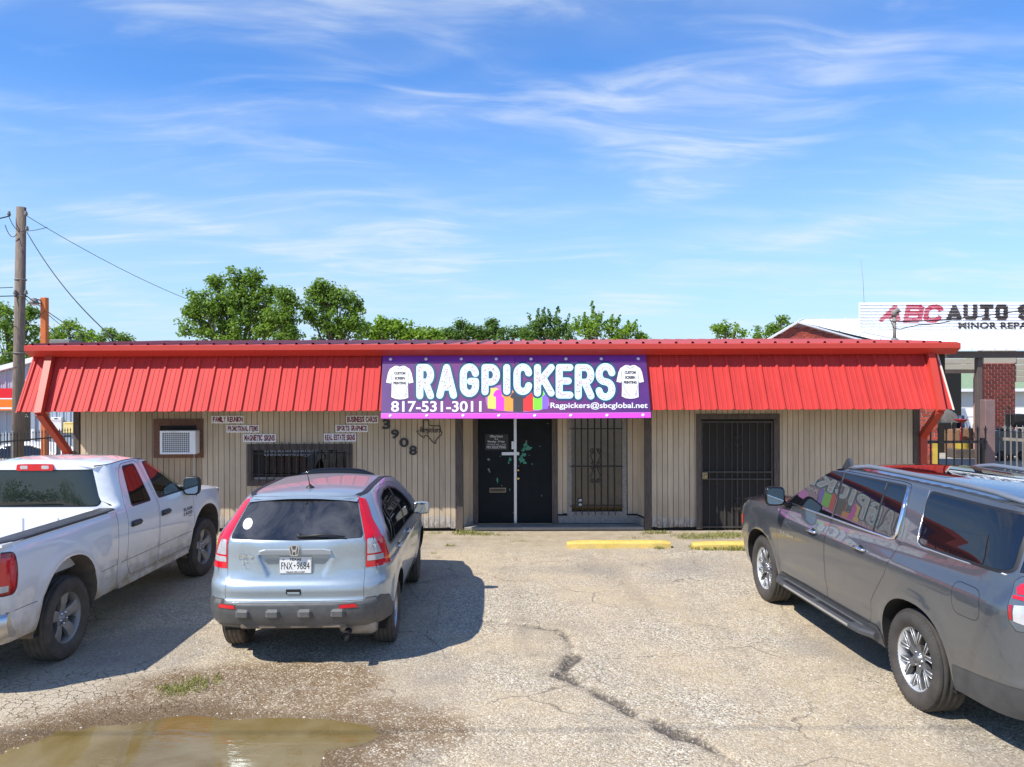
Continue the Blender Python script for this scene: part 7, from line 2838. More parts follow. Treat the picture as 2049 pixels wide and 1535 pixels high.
tree('tall broad leafy tree, the highest one above the red roof', 34,
     [(398, 605, 24), (392, 650, 28), (425, 645, 36), (445, 585, 32), (482, 560, 26), (512, 582, 34), (470, 618, 36), (530, 632, 34), (432, 566, 14), (503, 553, 14), (486, 660, 34), (455, 625, 30), (495, 605, 24), (420, 610, 26), (535, 605, 24), (545, 650, 26), (540, 670, 30), (440, 680, 34), (490, 690, 30), (384, 625, 14)], 'leaf_mid', .135, 1.35, [((484, 565), (480, 540), 5), ((508, 560), (512, 546), 5), ((385, 610), (386, 584), 4)])
tree('slender leafy tree squeezed between the two tallest crowns', 33, [(566, 596, 17), (580, 602, 15), (556, 630, 22), (580, 640, 20), (562, 665, 26), (585, 675, 20)], 'leaf_mid', .13, 1.35)
tree('round leafy tree next to the tallest crown above the red roof', 34,
     [(636, 592, 20), (662, 586, 19), (686, 598, 22), (645, 622, 28), (680, 632, 30), (713, 618, 14), (622, 628, 17), (712, 650, 20), (650, 665, 34), (692, 670, 30), (640, 576, 8)], 'leaf_mid', .135, 1.35, [((640, 585), (639, 568), 5), ((722, 615), (724, 598), 4)])
tree('low bright green tree crown between the round tree and the dark bushes', 44, [(742, 668, 20), (763, 655, 15), (790, 660, 18), (815, 664, 17), (842, 670, 14), (764, 646, 8), (789, 650, 8), (770, 675, 22), (860, 672, 12), (875, 676, 10), (725, 660, 14), (810, 680, 20)], 'leaf_bright', .20, 1.0, clump=.42)
tree('dark dome-shaped tree crown above the roof near the banner', 50, [(925, 662, 18), (905, 668, 14), (945, 662, 13), (889, 671, 11), (958, 670, 11), (873, 676, 8), (920, 650, 8), (930, 676, 20)], 'leaf_dark', .16, 1.2, clump=.40)
tree('dark round tree crown with ragged top just past the dome-shaped crown', 50, [(985, 660, 15), (1008, 668, 15), (1032, 668, 12), (972, 668, 10), (985, 647, 8), (1050, 671, 12), (962, 674, 10), (1000, 680, 20)], 'leaf_dark', .16, 1.2, clump=.40)
tree('shrubby tree with spiky upright shoots, the darker of the two', 36, [(1085, 655, 20), (1115, 658, 20), (1070, 668, 18), (1140, 668, 16), (1055, 674, 12), (1105, 675, 26)], 'leaf_dark', .13, 1.0,
     [((1070, 655), (1057, 627), 6), ((1088, 650), (1088, 616), 7), ((1100, 650), (1099, 620), 6), ((1114, 650), (1117, 614), 6), ((1128, 655), (1138, 630), 6), ((1078, 650), (1076, 618), 5)], clump=.28)
tree('shrubby tree with tall spiky shoots, the brighter of the two', 35, [(1165, 655, 20), (1190, 655, 24), (1225, 662, 22), (1255, 668, 18), (1282, 674, 12), (1180, 680, 24), (1240, 682, 22)], 'leaf_bright', .13, 1.0,
     [((1185, 650), (1186, 604), 6), ((1172, 650), (1168, 626), 6), ((1196, 650), (1204, 625), 6), ((1218, 655), (1226, 630), 6), ((1230, 655), (1241, 631), 5), ((1250, 660), (1259, 641), 6), ((1264, 662), (1274, 641), 5), ((1155, 655), (1150, 636), 6)], clump=.28)
tree('small open airy tree crown alone above the roof', 46, [(1432, 657, 10), (1450, 652, 9), (1470, 660, 12), (1440, 668, 14), (1485, 670, 8), (1460, 675, 12)], 'leaf_bright', .17, .55, clump=.36)
tree('leafy tree crown leaning by the white-trimmed brick gable', 48, [(1556, 652, 12), (1540, 662, 12), (1518, 668, 11), (1563, 640, 8), (1550, 675, 16), (1580, 660, 10)], 'leaf_mid', .17, .9, clump=.36)
tree('dense leafy tree behind the wooden utility pole', 46, [(10, 640, 30), (50, 648, 30), (28, 685, 36), (-10, 690, 34), (70, 690, 24), (5, 620, 10), (60, 628, 10), (20, 725, 34), (-30, 650, 30), (62, 715, 22)], 'leaf_mid', .20, .9, base_z=-.7, clump=.42)
tree('bright green tree just past the orange post', 52, [(118, 668, 15), (142, 662, 17), (165, 672, 16), (105, 685, 18), (185, 678, 14), (130, 690, 22), (160, 695, 22), (133, 650, 8)], 'leaf_bright', .20, .8, base_z=-.7, clump=.42)
tree('small pale green tree where the service wire meets the roof', 55, [(213, 672, 12), (203, 680, 12), (222, 664, 7), (245, 677, 9), (232, 684, 12), (255, 682, 7)], 'leaf_mid', .20, .7, base_z=-.7, clump=.42)
# a tree line across the road, seen in the windows' reflections
co_ = []
for i in range(64):
    x = -80 + i * 2.5
    co_.append((x, -62 + random.uniform(-4, 4), random.uniform(1.5, 2.5)))
Cx = []
for x, y, r in co_:
    k = 560
    v = rng.normal(size=(k, 3)); v /= np.linalg.norm(v, axis=1, keepdims=True)
    Cx.append(np.array([x, y, r * .9 + .4]) + v * r * rng.random((k, 1)) ** .4 * np.array([1.3, 1, 1]))
Cx = np.concatenate(Cx)
n = len(Cx)
d1, d2 = rng.normal(size=(n, 3)), rng.normal(size=(n, 3))
d1 /= np.linalg.norm(d1, axis=1, keepdims=True); d2 /= np.linalg.norm(d2, axis=1, keepdims=True)
q = np.stack([Cx - d1 * .14, Cx + d2 * .12, Cx + d1 * .14, Cx - d2 * .12], 1)
tag(new_obj('treeline', raw_mesh('treeline', q.reshape(-1, 3), np.arange(n * 4).reshape(n, 4), 'leaf_dark', rng.random(n * 4))), 'dark far tree line across the road', kind='stuff')

# ------------------------------------------------------------------ left side: pole, wires, post, fence, metal building, car
GZ = -0.70
pb, pt = at(37, 930, 26.0), at(42.5, 415, 26.0)
pole = thing('utility_pole', 'weathered wooden utility pole standing at the edge of the lot', 'utility pole', (pb.x, 26.0, GZ))
mb = MB()
bot = Vector((pb.x - .05, 26, GZ - .2))
mb.tube([bot, bot * .5 + pt * .5, pt], [.19, .168, .145], 16)
mb.build('shaft', 'pole_wood', pole)
for z, r in ((at(0, 560, 26).z, .17), (at(0, 707, 26).z, .185), (at(0, 593, 26).z, .172)):
    mb = MB().lathe([(r, -.02), (r + .012, -.02), (r + .012, .02), (r, .02)], (pt.x - (pt.z - z) * .012, 26, z), (0, 0, 1), 16)
    mb.build('pole_band', 'grey_iron', pole)
for px, py in ((52, 432), (54, 462), (18, 432), (52, 590), (30, 590)):
    c = at(px, py, 25.8)
    MB().lathe([(0, 0), (.05, .02), (.06, .06), (.035, .10), (.05, .13), (0, .16)], c, (0, 0, 1), 10).build('insulator', 'grey_plastic', pole)


def wire(a, b, sag, r, label, mat='wire_black', n=18, group='wires on the utility pole'):
    a, b = Vector(a), Vector(b)
    pts = [a + (b - a) * (i / n) + Vector((0, 0, -4 * sag * (i / n) * (1 - i / n))) for i in range(n + 1)]
    mb = MB().tube(pts, r, 5)
    return solo(mb, 'wire', mat, label, 'wire', group)


T = lambda px, py, Y=25.8: at(px, py, Y)
wire(T(53, 432), at(373, 598, 33.8), .15, .010, 'long thin wire sagging from the pole top to the tallest tree')
wire(T(54, 465), at(226, 676, 17.5), .25, .014, 'thick service wire dropping from the pole to the shop roof')
wire(T(50, 463), T(94, 455, 24.5), .02, .010, 'short loose jumper wire by the pole top')
wire(T(18, 434), T(48, 462), .18, .012, 'looped black wire hanging beside the pole top')
wire(T(10, 450), T(34, 468), .22, .012, 'lower looped black wire hanging beside the pole top')
wire(T(-60, 448, 24), T(20, 432), .02, .020, 'thick black cable end reaching the pole top')
wire(T(50, 590), at(190, 682, 40), .1, .016, 'black wire running from mid pole past the orange post')
wire(T(50, 596), at(128, 684, 35), .05, .012, 'lower black wire running from mid pole behind the shop roof')
wire(T(-60, 593, 25), T(34, 592), .01, .016, 'level wire reaching mid pole')
wire(T(-60, 577, 25), T(26, 575), .01, .012, 'upper level wire reaching mid pole')
wire(T(88, 622, 27), at(170, 682, 45), .1, .012, 'thin wire running from the orange post into the trees')
wire(T(15, 655, 25.5), T(88, 625, 27), .12, .012, 'slack wire between the wooden pole and the orange post')
wire(T(-60, 706, 25.6), T(66, 707, 25.6), .0, .012, 'low level wire crossing the wooden pole')

wire((-30, 2.4, 8.1), (30, 2.6, 8.0), .25, .009, 'street cable strung high above the front of the lot', group='street cables')
opx = at(89.5, 700, 27.5)
op = thing('light_post', 'square orange steel light post behind the iron fence', 'light post', (opx.x, 27.5, GZ))
ztop = at(0, 596, 27.5).z
MB().rbox(opx.x - .095, opx.x + .095, 27.4, 27.6, GZ, ztop, .012).build('post', 'orange_steel', op)
c = at(68, 602, 27.3)
MB().tube([(opx.x - .08, 27.4, ztop - .10), (c.x + .1, 27.3, c.z + .05)], .025, 6).build('arm', 'grey_iron', op)
mb = MB().lathe([(0, .10), (.09, .08), (.13, -.02), (.20, -.10), (.17, -.11), (0, -.10)], c, (0, 0, 1), 16)
mb.build('lamp_head', 'grey_plastic', op)
MB().lathe([(0, -.17), (.13, -.14), (.16, -.105), (0, -.10)], c, (0, 0, 1), 14).build('lens', 'lamp_clear', op)

# iron fence along the boundary
F0, F1 = at(-40, 884, 23.7), at(141, 868, 27.3)
fn = thing('iron_fence', 'black iron picket fence with spear tips beside the utility pole', 'fence', ((F0.x + F1.x) / 2, 25.5, GZ), 0, 'iron fences')
zr_ = 1.05
fn_n = 30
for i in range(fn_n):
    t = i / (fn_n - 1)
    p = Vector((F0.x + (F1.x - F0.x) * t, F0.y + (F1.y - F0.y) * t, 0))
    mb = MB()
    mb.box(p.x - .010, p.x + .010, p.y - .010, p.y + .010, GZ, zr_ + .17)
    mb.lathe([(.010, 0), (.026, .03), (.020, .05), (.008, .10), (0, .13)], (p.x, p.y, zr_ + .17), (0, 0, 1), 6)
    mb.build('picket', 'black_iron', fn)
for z in (zr_, GZ + .25):
    MB().bar((F0.x, F0.y + .02, z), (F1.x, F1.y + .02, z), .03, .045).build('rail', 'black_iron', fn)
for px, Y in ((25.5, 25.0), (117, 26.8)):
    q = at(px, 880, Y)
    MB().rbox(q.x - .05, q.x + .05, Y - .05, Y + .05, GZ, zr_ + .05 + (.25 if px < 50 else .1), .008).build('fence_post', 'grey_iron', fn)

# blue-grey metal building
BY = 34.0
bx0, bx1 = at(-260, 800, BY).x, at(186, 800, BY).x
mtl = thing('metal_building', 'pale blue-grey ribbed metal building with a red and orange band', 'building', ((bx0 + bx1) / 2, BY + 5, GZ))
za, zb_ = at(0, 741, BY).z, at(53, 727, BY).z
slope = (zb_ - za) / (at(53, 0, BY).x - at(0, 0, BY).x)
xa = at(0, 0, BY).x
ztop_ = lambda x: za + slope * (x - xa)
mb = MB()
mb.add([(bx0, BY + .02, GZ), (bx1, BY + .02, GZ), (bx1, BY + .02, ztop_(bx1)), (bx0, BY + .02, ztop_(bx0))], [(0, 1, 2, 3)])
mb.box(bx0, bx1, BY + .03, BY + 12, GZ, ztop_(bx0))
wl = mb.build('wall', 'blue_grey_metal', mtl)
x = bx0
while x < bx1 - .31:
    mb = MB()
    pr = [(0, 0), (.02, .035), (.07, .035), (.09, 0), (.15, 0), (.16, .012), (.19, .012), (.20, 0), (.30, 0)]
    zt_ = ztop_(x) - .02
    mb.grid([[(x + a, BY - d, GZ) for a, d in pr], [(x + a, BY - d, zt_) for a, d in pr]], smooth=False, flip=True)
    o = mb.build('wall_panel', 'blue_grey_metal', wl)
    x += .30
mb = MB()
mb.bar((bx0, BY - .10, ztop_(bx0) + .06), (bx1, BY - .10, ztop_(bx1) + .06), .30, .20)
mb.build('roof_trim', 'white_metal', mtl)
a, b = at(-260, 822, BY - .5), at(29.5, 777, BY - .5)
hh = b.z - a.z
for nm, mt, f0, f1 in (('red_band', 'band_red', .56, 1.0), ('white_line', 'white_metal', .50, .555), ('orange_band', 'band_orange', .14, .495), ('white_line', 'white_metal', .06, .135), ('orange_band', 'band_orange', 0, .055)):
    MB().box(a.x, b.x, BY - .5, BY - .04, a.z + hh * f0, a.z + hh * f1).build(nm, mt, mtl)
a, b = at(47, 905, BY - .06), at(62, 822, BY - .06)
MB().rbox(a.x - .05, b.x + .16, BY - .09, BY - .03, GZ, b.z + .08, .01).build('door_frame', 'white_metal', mtl)
d_ = MB().box(a.x + .02, b.x, BY - .10, BY - .08, GZ + .1, b.z - .03).build('door', 'dark_glass', mtl)
tx = MB()
for cx_, cy_, r in ((52.5, 830, 1.6), (55, 833.5, 1.8), (51, 834, 1.2)):
    put_flat(tx, *union([[(cx_ + r * math.cos(i), cy_ + r * .7 * math.sin(i)) for i in range(6)]]), lambda px, py: at(px, py, BY - .105))
tx.build('door_sticker', 'print_white', d_)
for (x0, y0, x1, y1, mt, lb) in ((102, 835, 123.5, 862, 'white_paint', 'white notice board with red print on the metal building'), (127, 845, 147, 866.5, 'drum_yellow', 'yellow and red notice board on the metal building')):
    a, b = at(x0, y1, BY - .12), at(x1, y0, BY - .12)
    t_ = thing('notice_board', lb, 'sign', ((a.x + b.x) / 2, BY - .12, a.z))
    M('notice_' + mt, (0.72, 0.72, 0.72) if mt == 'white_paint' else (0.78, 0.62, 0.25), .6, 0, 0)
    MB().rbox(a.x, b.x, BY - .14, BY - .03, a.z, b.z, .01).build('board_face', 'notice_' + mt, t_)
    fm = lambda px, py: at(px, py, BY - .145)
    if mt == 'white_paint':
        mb = MB()
        put_text(mb, '::::::::::', 103.5, 844.5, 121.5, 841, fm)
        put_flat(mb, *union([[(103.5, 845.5), (121.5, 845.5), (121.5, 843.5), (103.5, 843.5)]]), fm)
        mb.build('red_print', 'print_dark_red', t_)
        mb = MB()
        put_flat(mb, *union([[(107, 838.5), (112, 836.2), (117.5, 838.5), (114, 839), (109, 839)]]), fm)
        mb.build('black_print', 'print_black', t_)
    else:
        mb = MB()
        put_flat(mb, *union([[(127.2, 850), (146.8, 850), (146.8, 845.3), (127.2, 845.3)]]), fm)
        mb.build('red_header', 'print_dark_red', t_)
        mb = MB()
        put_text(mb, 'ATTENTION', 128.5, 849, 146, 846.3, lambda px, py: at(px, py, BY - .148), .02)
        mb.build('header_print', 'drum_yellow', t_)
        mb = MB()
        for yy_ in (854.5, 858.5, 863.5):
            for xx_ in (129, 134, 139, 143):
                put_flat(mb, *union([[(xx_, yy_), (xx_ + 3.4, yy_), (xx_ + 3, yy_ - 2.6), (xx_ + .5, yy_ - 2.8)]]), fm)
        mb.build('black_print', 'print_black', t_)

# car behind the fence
ccx = at(28, 900, 28.0).x
cr = Car('parked_car', 'white car parked behind the iron fence, only its roof and windows showing', 'car', (ccx, 28.6), R_(90))
cr.root.location.z = GZ + .02
kz = pchip([.2, .5, .8, .95, 1.1, 1.3, 1.40], [.80, .88, .90, .86, .80, .70, .60])
kW = lambda y, z: kz(np.asarray(z, float)) * taper(np.abs(np.asarray(y, float)) - 1.2, 1.45, 2.6)
prof_c = [(-2.25, .25), (2.25, .25), (2.3, .55), (2.2, .80), (1.2, .92), (.55, 1.34), (.1, 1.41), (-.6, 1.40), (-1.1, 1.30), (-1.75, 1.02), (-2.25, .95), (-2.3, .6)]
win_c = rpoly([(.95, .95), (.45, 1.29), (.05, 1.34), (-.6, 1.335), (-1.0, 1.24), (-1.35, 1.02), (-1.2, .95)], .05)
cr.chart(prof_c, [('window_seal', inset(win_c, -.03), 'seal_black', None, .002), ('side_window', win_c, 'dark_glass', None, .004)], side_map(kW), XH, ('body', 'white_paint'),
         [arch_poly(-1.35, .33, .36, .36, .25, 2), arch_poly(1.35, .33, .36, .36, .25, 2)], .12, '', 0, True)
cr.flush({}, {})
mb = MB()
rows = []
top_pts = [(2.3, .55), (2.2, .80), (1.2, .92), (.55, 1.34), (.1, 1.41), (-.6, 1.40), (-1.1, 1.30), (-1.75, 1.02), (-2.25, .95), (-2.3, .6), (-2.25, .25)]
for y, z in top_pts:
    w_ = float(kW(np.array([y]), np.array([z]))[0])
    rows.append([(w_ * t, y, z + .03 * (1 - t * t)) for t in np.linspace(-1, 1, 7)])
mb.grid(rows, flip=True)
cr.mb(mb, 'roof', 'white_paint')
for yy_ in (-1.35, 1.35):
    for sg in (1, -1):
        tyre_wheel(cr, 'wheel', sg * .74, yy_, sg, .32, .2, .2, 'six', 'tyre_clean', 'rim_silver')

# ------------------------------------------------------------------ right side: the neighbouring workshop
EY, SY = 21.0, 26.3
LX = 11.36
nb = thing('workshop_building', 'neighbouring workshop with a white metal canopy roof, brick columns and open bays', 'workshop', (16, 30, 0))
ze, zs = at(1985, 699, EY).z, at(1985, 662, SY).z
mb = MB()
mb.box(LX + .02, 26, EY + .06, EY + .10, ze - .02, ze + .0)
rf = mb.build('roof', 'white_metal', nb)
rpf = [(0, 0), (.02, .04), (.06, .04), (.08, 0), (.30, 0)]
ve_ = Vector((0, SY - EY, zs - ze))
nrm_ = Vector((0, -(zs - ze), SY - EY)).normalized()
mb = MB()
mb.grid([[Vector((a, EY, ze)) + nrm_ * d for a, d in rpf], [Vector((a, SY, zs)) + nrm_ * d for a, d in rpf]], smooth=False)
mb.grid([[Vector((a, EY, ze - .03)) for a, d in rpf], [Vector((a, EY, ze)) + nrm_ * d for a, d in rpf]], smooth=False)
NP_ = mb.mesh('roof_sheet', 'white_metal', tuple(nb.location))
for i in range(34):
    o = new_obj('roof_sheet', NP_, rf)
    o.location = (LX + .3 * i, 0, 0)
mb = MB()
mb.add([(LX, EY, ze - .02), (26, EY, ze - .02), (26, SY, zs - .02), (LX, SY, zs - .02)], [(0, 3, 2, 1)])
mb.build('canopy_underside', 'cream_panel', nb)
zb0, zb1 = at(1985, 716, EY + .2).z, at(1985, 703, EY + .2).z
MB().box(LX - .1, 26, EY + .12, EY + .30, zb0, zb1).build('canopy_beam', 'brown_steel', nb)
pxp = at(1958, 800, EY + .3).x
MB().rbox(pxp - .065, pxp + .065, EY + .22, EY + .38, 0, zb0, .006).build('canopy_post', 'brown_steel', nb)
MB().bar((LX - .02, EY, ze + .03), (LX - .02, SY, zs + .03), .05, .10, (1, 0, 0)).build('edge_trim', 'white_metal', nb)
# sign panel of ribbed white sheet: each horizontal sheet course is a piece
sz0, sz1 = at(1900, 661, SY).z, at(1900, 606.5, SY).z
sg_x0 = at(1720, 640, SY).x
sgn_ = thing('workshop_sign', 'white ribbed roof sign lettered ABC AUTO in red and dark brown', 'sign', ((sg_x0 + 26) / 2, SY, sz0))
nC = 9
for i in range(nC):
    z0_, z1_ = sz0 + (sz1 - sz0) * i / nC, sz0 + (sz1 - sz0) * (i + 1) / nC
    mb = MB()
    h_ = z1_ - z0_
    pr = [(0, 0), (h_ * .25, 0), (h_ * .45, .035), (h_ * .75, .035), (h_ * .98, 0)]
    mb.grid([[(sg_x0, SY - d, z0_ + a) for a, d in pr], [(26, SY - d, z0_ + a) for a, d in pr]], smooth=False)
    mb.build('sign_sheet', 'white_metal', sgn_)
MB().box(sg_x0, 26, SY + .005, SY + .06, sz0, sz1 + .03).build('sign_back', 'white_metal', sgn_)
MB().tube([at(1729, 606, SY), at(1727, 560, SY), at(1722.5, 520, SY)], .006, 5).build('whip_aerial', 'grey_iron', sgn_)


def rib_d(p):
    """follow the ribs of the sheet"""
    h_ = (sz1 - sz0) / nC
    a = ((p.z - sz0) / h_) % 1.0
    d = float(np.interp(a, [0, .25, .45, .75, .98, 1], [0, 0, .035, .035, 0, 0]))
    return Vector((p.x, SY - d - .006, p.z))


def sign_shape(polys, mt, name, tris=None):
    vs, tr_ = tris or union(polys)
    cuts = sorted(CY - (sz0 + (sz1 - sz0) * (i + q_) / nC - CAM_H) / SY * FPX for i in range(nC) for q_ in (0, .25, .45, .75, .98))
    mb = MB()

    def clip(poly, y, keep_below):
        out = []
        for (xa_, ya_), (xb_, yb_) in zip(poly, poly[1:] + poly[:1]):
            ia, ib = (ya_ <= y) == keep_below, (yb_ <= y) == keep_below
            if ia:
                out.append((xa_, ya_))
            if ia != ib:
                t_ = (y - ya_) / (yb_ - ya_)
                out.append((xa_ + (xb_ - xa_) * t_, y))
        return out
    for t in tr_:
        rest = [vs[i] for i in t]
        for c_ in cuts + [1e9]:
            if len(rest) < 3:
                break
            pc = clip(rest, c_, True)
            rest = clip(rest, c_, False)
            if len(pc) >= 3:
                put_flat(mb, pc, [tuple(range(len(pc)))], lambda px, py: rib_d(at(px, py, SY)))
    mb.build(name, mt, sgn_)


def slab(ch, x0, x1, y0, y1, w, ital=0.0, serif=False):
    ln = glyph(ch, x0, x1, y1, y0, w)
    ps = []
    for s in ln:
        for a, b in zip(s[:-1], s[1:]):
            ps.append(square_seg(a, b, w, .5 if abs(a[0] - b[0]) < .5 or abs(a[1] - b[1]) < .5 else .25))
    if serif:
        e = w * .45
        for bx in ({'A': [(x0, y1), (x1 - 2 * e - w, y1)], 'T': [((x0 + x1) / 2 - w * .5 - e, y1)], 'U': []}.get(ch, [])):
            yy0 = bx[1] - (w * .5 if bx[1] == y1 else 0)
            ps.append([(bx[0] - e * .3, yy0), (bx[0] + w + e * 1.7, yy0), (bx[0] + w + e * 1.7, yy0 + w * .5), (bx[0] - e * .3, yy0 + w * .5)])
    if ital:
        ps = [[(x + (y1 - y) * ital, y) for x, y in p] for p in ps]
    return ps


M('sign_red', (0.44, 0.035, 0.07), .5, 0, .12, 3)
M('sign_brown', (0.055, 0.040, 0.034), .55, 0, .15, 3)
sign_shape(slab('A', 1756, 1799, 610, 646, 9.5, .38) + slab('B', 1806, 1843, 610, 646, 9.5, .2) + slab('C', 1845, 1882, 610, 646, 9.5, .2), 'sign_red', 'red_letters')
for ch, a, b in (('A', 1894, 1924), ('U', 1927, 1955), ('T', 1960, 1987), ('O', 1991, 2016), ('S', 2036, 2064)):
    sign_shape(slab(ch, a, b, 609.5, 641, 9.0, 0, True), 'sign_brown', 'brown_letter')
V_, F_, _ = text2d('MINOR REPAIR', .04, 1.08)
sign_shape(None, 'sign_brown', 'small_letters', ([(1917 + q_[0] * 160, 658.5 - q_[1] * 13.5) for q_ in V_], F_))

# brick work, brick by brick
BRK = {}


def brick_mesh(L, Hh, D, mt):
    k = (round(L, 3), round(Hh, 3), mt)
    if k not in BRK:
        BRK[k] = MB().rbox(-L / 2, L / 2, -D, 0, -Hh / 2, Hh / 2, .004).mesh('brick', mt)
    return BRK[k]


def brick_face(parent, x0, x1, z0, z1, y, L, Hh, J, mt, inside=None, rz=0, ox=0, oy=0):
    rloc = root_of(parent).location
    n = int((z1 - z0) / (Hh + J))
    for r in range(n):
        zc = z0 + (r + .5) * (Hh + J)
        x = x0 - (L + J) * (.5 if r % 2 else 0)
        while x < x1:
            a, b = max(x, x0), min(x + L, x1)
            if b - a > .03 and (inside is None or inside((a + b) / 2, zc)):
                o = new_obj('brick', brick_mesh(b - a, Hh, .012, mt), parent)
                m = (a + b) / 2
                if rz:
                    o.location = (ox - rloc.x, m - rloc.y, zc - rloc.z)
                    o.rotation_euler = (0, 0, rz)
                else:
                    o.location = (m - rloc.x, y - random.uniform(0, .004) - rloc.y, zc - rloc.z)
            x += L + J


PY = 22.0
p0, p1 = at(1836, 800, PY).x, at(1876, 800, PY).x
pil = MB().box(p0 + .004, p1 - .004, PY + .004, PY + .5, 0, zb0 + .1).build('brick_pier', 'mortar', nb)
brick_face(pil, p0, p1, .02, zb0, PY, .205, .085, .022, 'brick_red')
gq = MB()
for (x0, y0, x1, y1, mt) in ((1866, 884, 1876.5, 940, 'drum_yellow'), (1849, 908, 1857, 945, 'orange_steel')):
    a, b = at(x0, y1, PY - .02), at(x1, y0, PY - .02)
    MB().box(a.x, b.x, PY - .024, PY - .014, a.z, b.z).build('paint_patch', mt, pil)
GYB = 30.0
q0, q1 = at(1965.5, 800, GYB).x, at(2031, 800, GYB).x
zc0, zc1 = 0.0, at(1990, 726, GYB).z
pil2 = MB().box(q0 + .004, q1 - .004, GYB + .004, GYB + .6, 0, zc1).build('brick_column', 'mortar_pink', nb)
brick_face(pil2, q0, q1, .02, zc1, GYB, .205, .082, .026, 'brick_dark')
# workshop shell: back wall of the bays with openings, overhead panels
zl = at(1990, 716, GYB).z
mb = MB()
mb.box(q0 - .03, q1 + .06, GYB + .02, GYB + .06, zc1, zl + .6)
mb.build('fascia_panel', 'cream_panel', nb)
for xa_, xb_ in ((at(1876, 0, GYB).x, q0 - .12), (q1 + .05, 27)):
    ztp, zbt = at(0, 712, GYB).z, at(0, 746 if xa_ < q0 else 771, GYB).z
    nS = 3 if xa_ < q0 else 5
    for i in range(nS):
        z0_, z1_ = zbt + (ztp - zbt) * i / nS, zbt + (ztp - zbt) * (i + 1) / nS
        MB().rbox(xa_, xb_, GYB + .05, GYB + .10, z0_ + .006, z1_ - .006, .008).build('door_section', 'cream_panel', nb)
    if xa_ < q0:
        a = at(0, 753, GYB).z
        MB().box(xa_, xb_, GYB - .05, GYB + .1, a, zbt - .004).build('lintel', 'brown_steel', nb)
MB().rbox(q0 - .11, q0 - .03, GYB - .06, GYB + .1, 0, zl + .3, .008).build('door_track', 'rose_steel', nb)
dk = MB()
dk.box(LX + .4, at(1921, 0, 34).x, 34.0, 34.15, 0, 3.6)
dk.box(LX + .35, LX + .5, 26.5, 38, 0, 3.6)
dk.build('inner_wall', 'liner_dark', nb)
sl_ = MB().box(LX - .3, 27, 20.5, 40, -.2, .012)
tag(sl_.build('workshop_floor', 'concrete'), 'pale concrete slab under the workshop canopy', kind='structure')
# gable wing behind
AY = 36.0
ap = at(1593, 646, AY)
gl_, gr_ = at(1535, 679, AY), at(1724, 683, AY)
gw = thing('gable_wing', 'red brick gable with white metal rake trim behind the shop roof', 'building', (ap.x, AY + 4, 0))


def in_gable(x, z):
    lim = ap.z - .06 - (ap.x - x) * (ap.z - gl_.z) / (ap.x - gl_.x) if x < ap.x else ap.z - .06 - (x - ap.x) * (ap.z - gr_.z) / (gr_.x - ap.x)
    return z < lim - .03


core = MB()
core.prism([(gl_.x - .6, 0), (gr_.x + .2, 0), (gr_.x + .2, gr_.z - .04), (ap.x, ap.z - .01), (gl_.x - .6, gl_.z - .36)], (0, AY + .004, 0), Vector((1, 0, 0)), Vector((0, 0, 1)), Vector((0, 1, 0)), 0, .3)
gwl = core.build('gable_wall', 'mortar_pink', gw)
brick_face(gwl, gl_.x - .4, gr_.x + .15, 4.35, ap.z - .1, AY, .215, .085, .016, 'brick_red', in_gable)
for A_, B_ in ((gl_ + Vector((-.9, 0, -.55)), ap), (ap, gr_)):
    MB().bar(A_ + Vector((0, -.12, .02)), B_ + Vector((0, -.12, .02)), .14, .075, (0, 0, 1)).build('rake_trim', 'white_metal', gw)
hb0, hb1 = at(1608, 639, AY + 5), at(1722, 636, AY + 5)
mb = MB()
A_, B_, C_, D_ = ap + Vector((.1, 0, .05)), gr_ + Vector((2.6, 0, -.42)), hb1 + Vector((3.5, 0, 0)), hb0
mb.add([A_, B_, C_, D_], [(0, 1, 2, 3)])
mb.add([v - Vector((0, 0, .1)) for v in (A_, B_, C_, D_)], [(3, 2, 1, 0)])
mb.build('roof_plane', 'white_metal', gw)
for i in range(7):
    t = i / 6
    MB().bar(A_ + (B_ - A_) * t + Vector((0, 0, .03)), D_ + (C_ - D_) * t + Vector((0, 0, .03)), .05, .05).build('roof_rib', 'white_metal', gw)

# mast and wire on the shop roof
ma = at(1790, 682, 18.2)
ms = thing('service_mast', 'grey conduit mast with a curved weatherhead on the red roof', 'mast', (ma.x, 18.2, ma.z - .05))
mt_ = at(1789.5, 634, 18.2)
MB().tube([ma - Vector((0, 0, .1)), mt_], .038, 10).build('conduit', 'grey_iron', ms)
MB().tube([mt_, mt_ + Vector((.0, 0, .10)), mt_ + Vector((.06, -.02, .15)), mt_ + Vector((.10, -.03, .09))], [.05, .065, .06, .045], 10).build('weatherhead', 'grey_iron', ms)
MB().lathe([(0, -.04), (.11, -.03), (.06, .05), (.04, .06)], ma, (0, 0, 1), 12).build('roof_boot', 'grey_plastic', ms)
MB().lathe([(.038, 0), (.06, .01), (.06, .05), (.038, .06)], (mt_.x, mt_.y, mt_.z - .12), (0, 0, 1), 10).build('clamp', 'grey_iron', ms)
MB().tube([mt_ + Vector((-.02, -.02, .08)), mt_ + Vector((-.11, -.02, -.06)), mt_ + Vector((-.02, -.03, -.26)), mt_ + Vector((.12, -.03, -.28)), at(1840, 650, 18.4)], .010, 5).build('drip_loop', 'wire_black', ms)
wire(at(1797, 644, 18.2), at(2120, 606, 20.5), .10, .014, 'black service wire running from the roof mast past the workshop sign', group='wires on the roof mast')
wire(at(1840, 650, 18.4), at(1900, 643, 18.9), .02, .012, 'twisted wire splice hanging near the roof mast', group='wires on the roof mast')
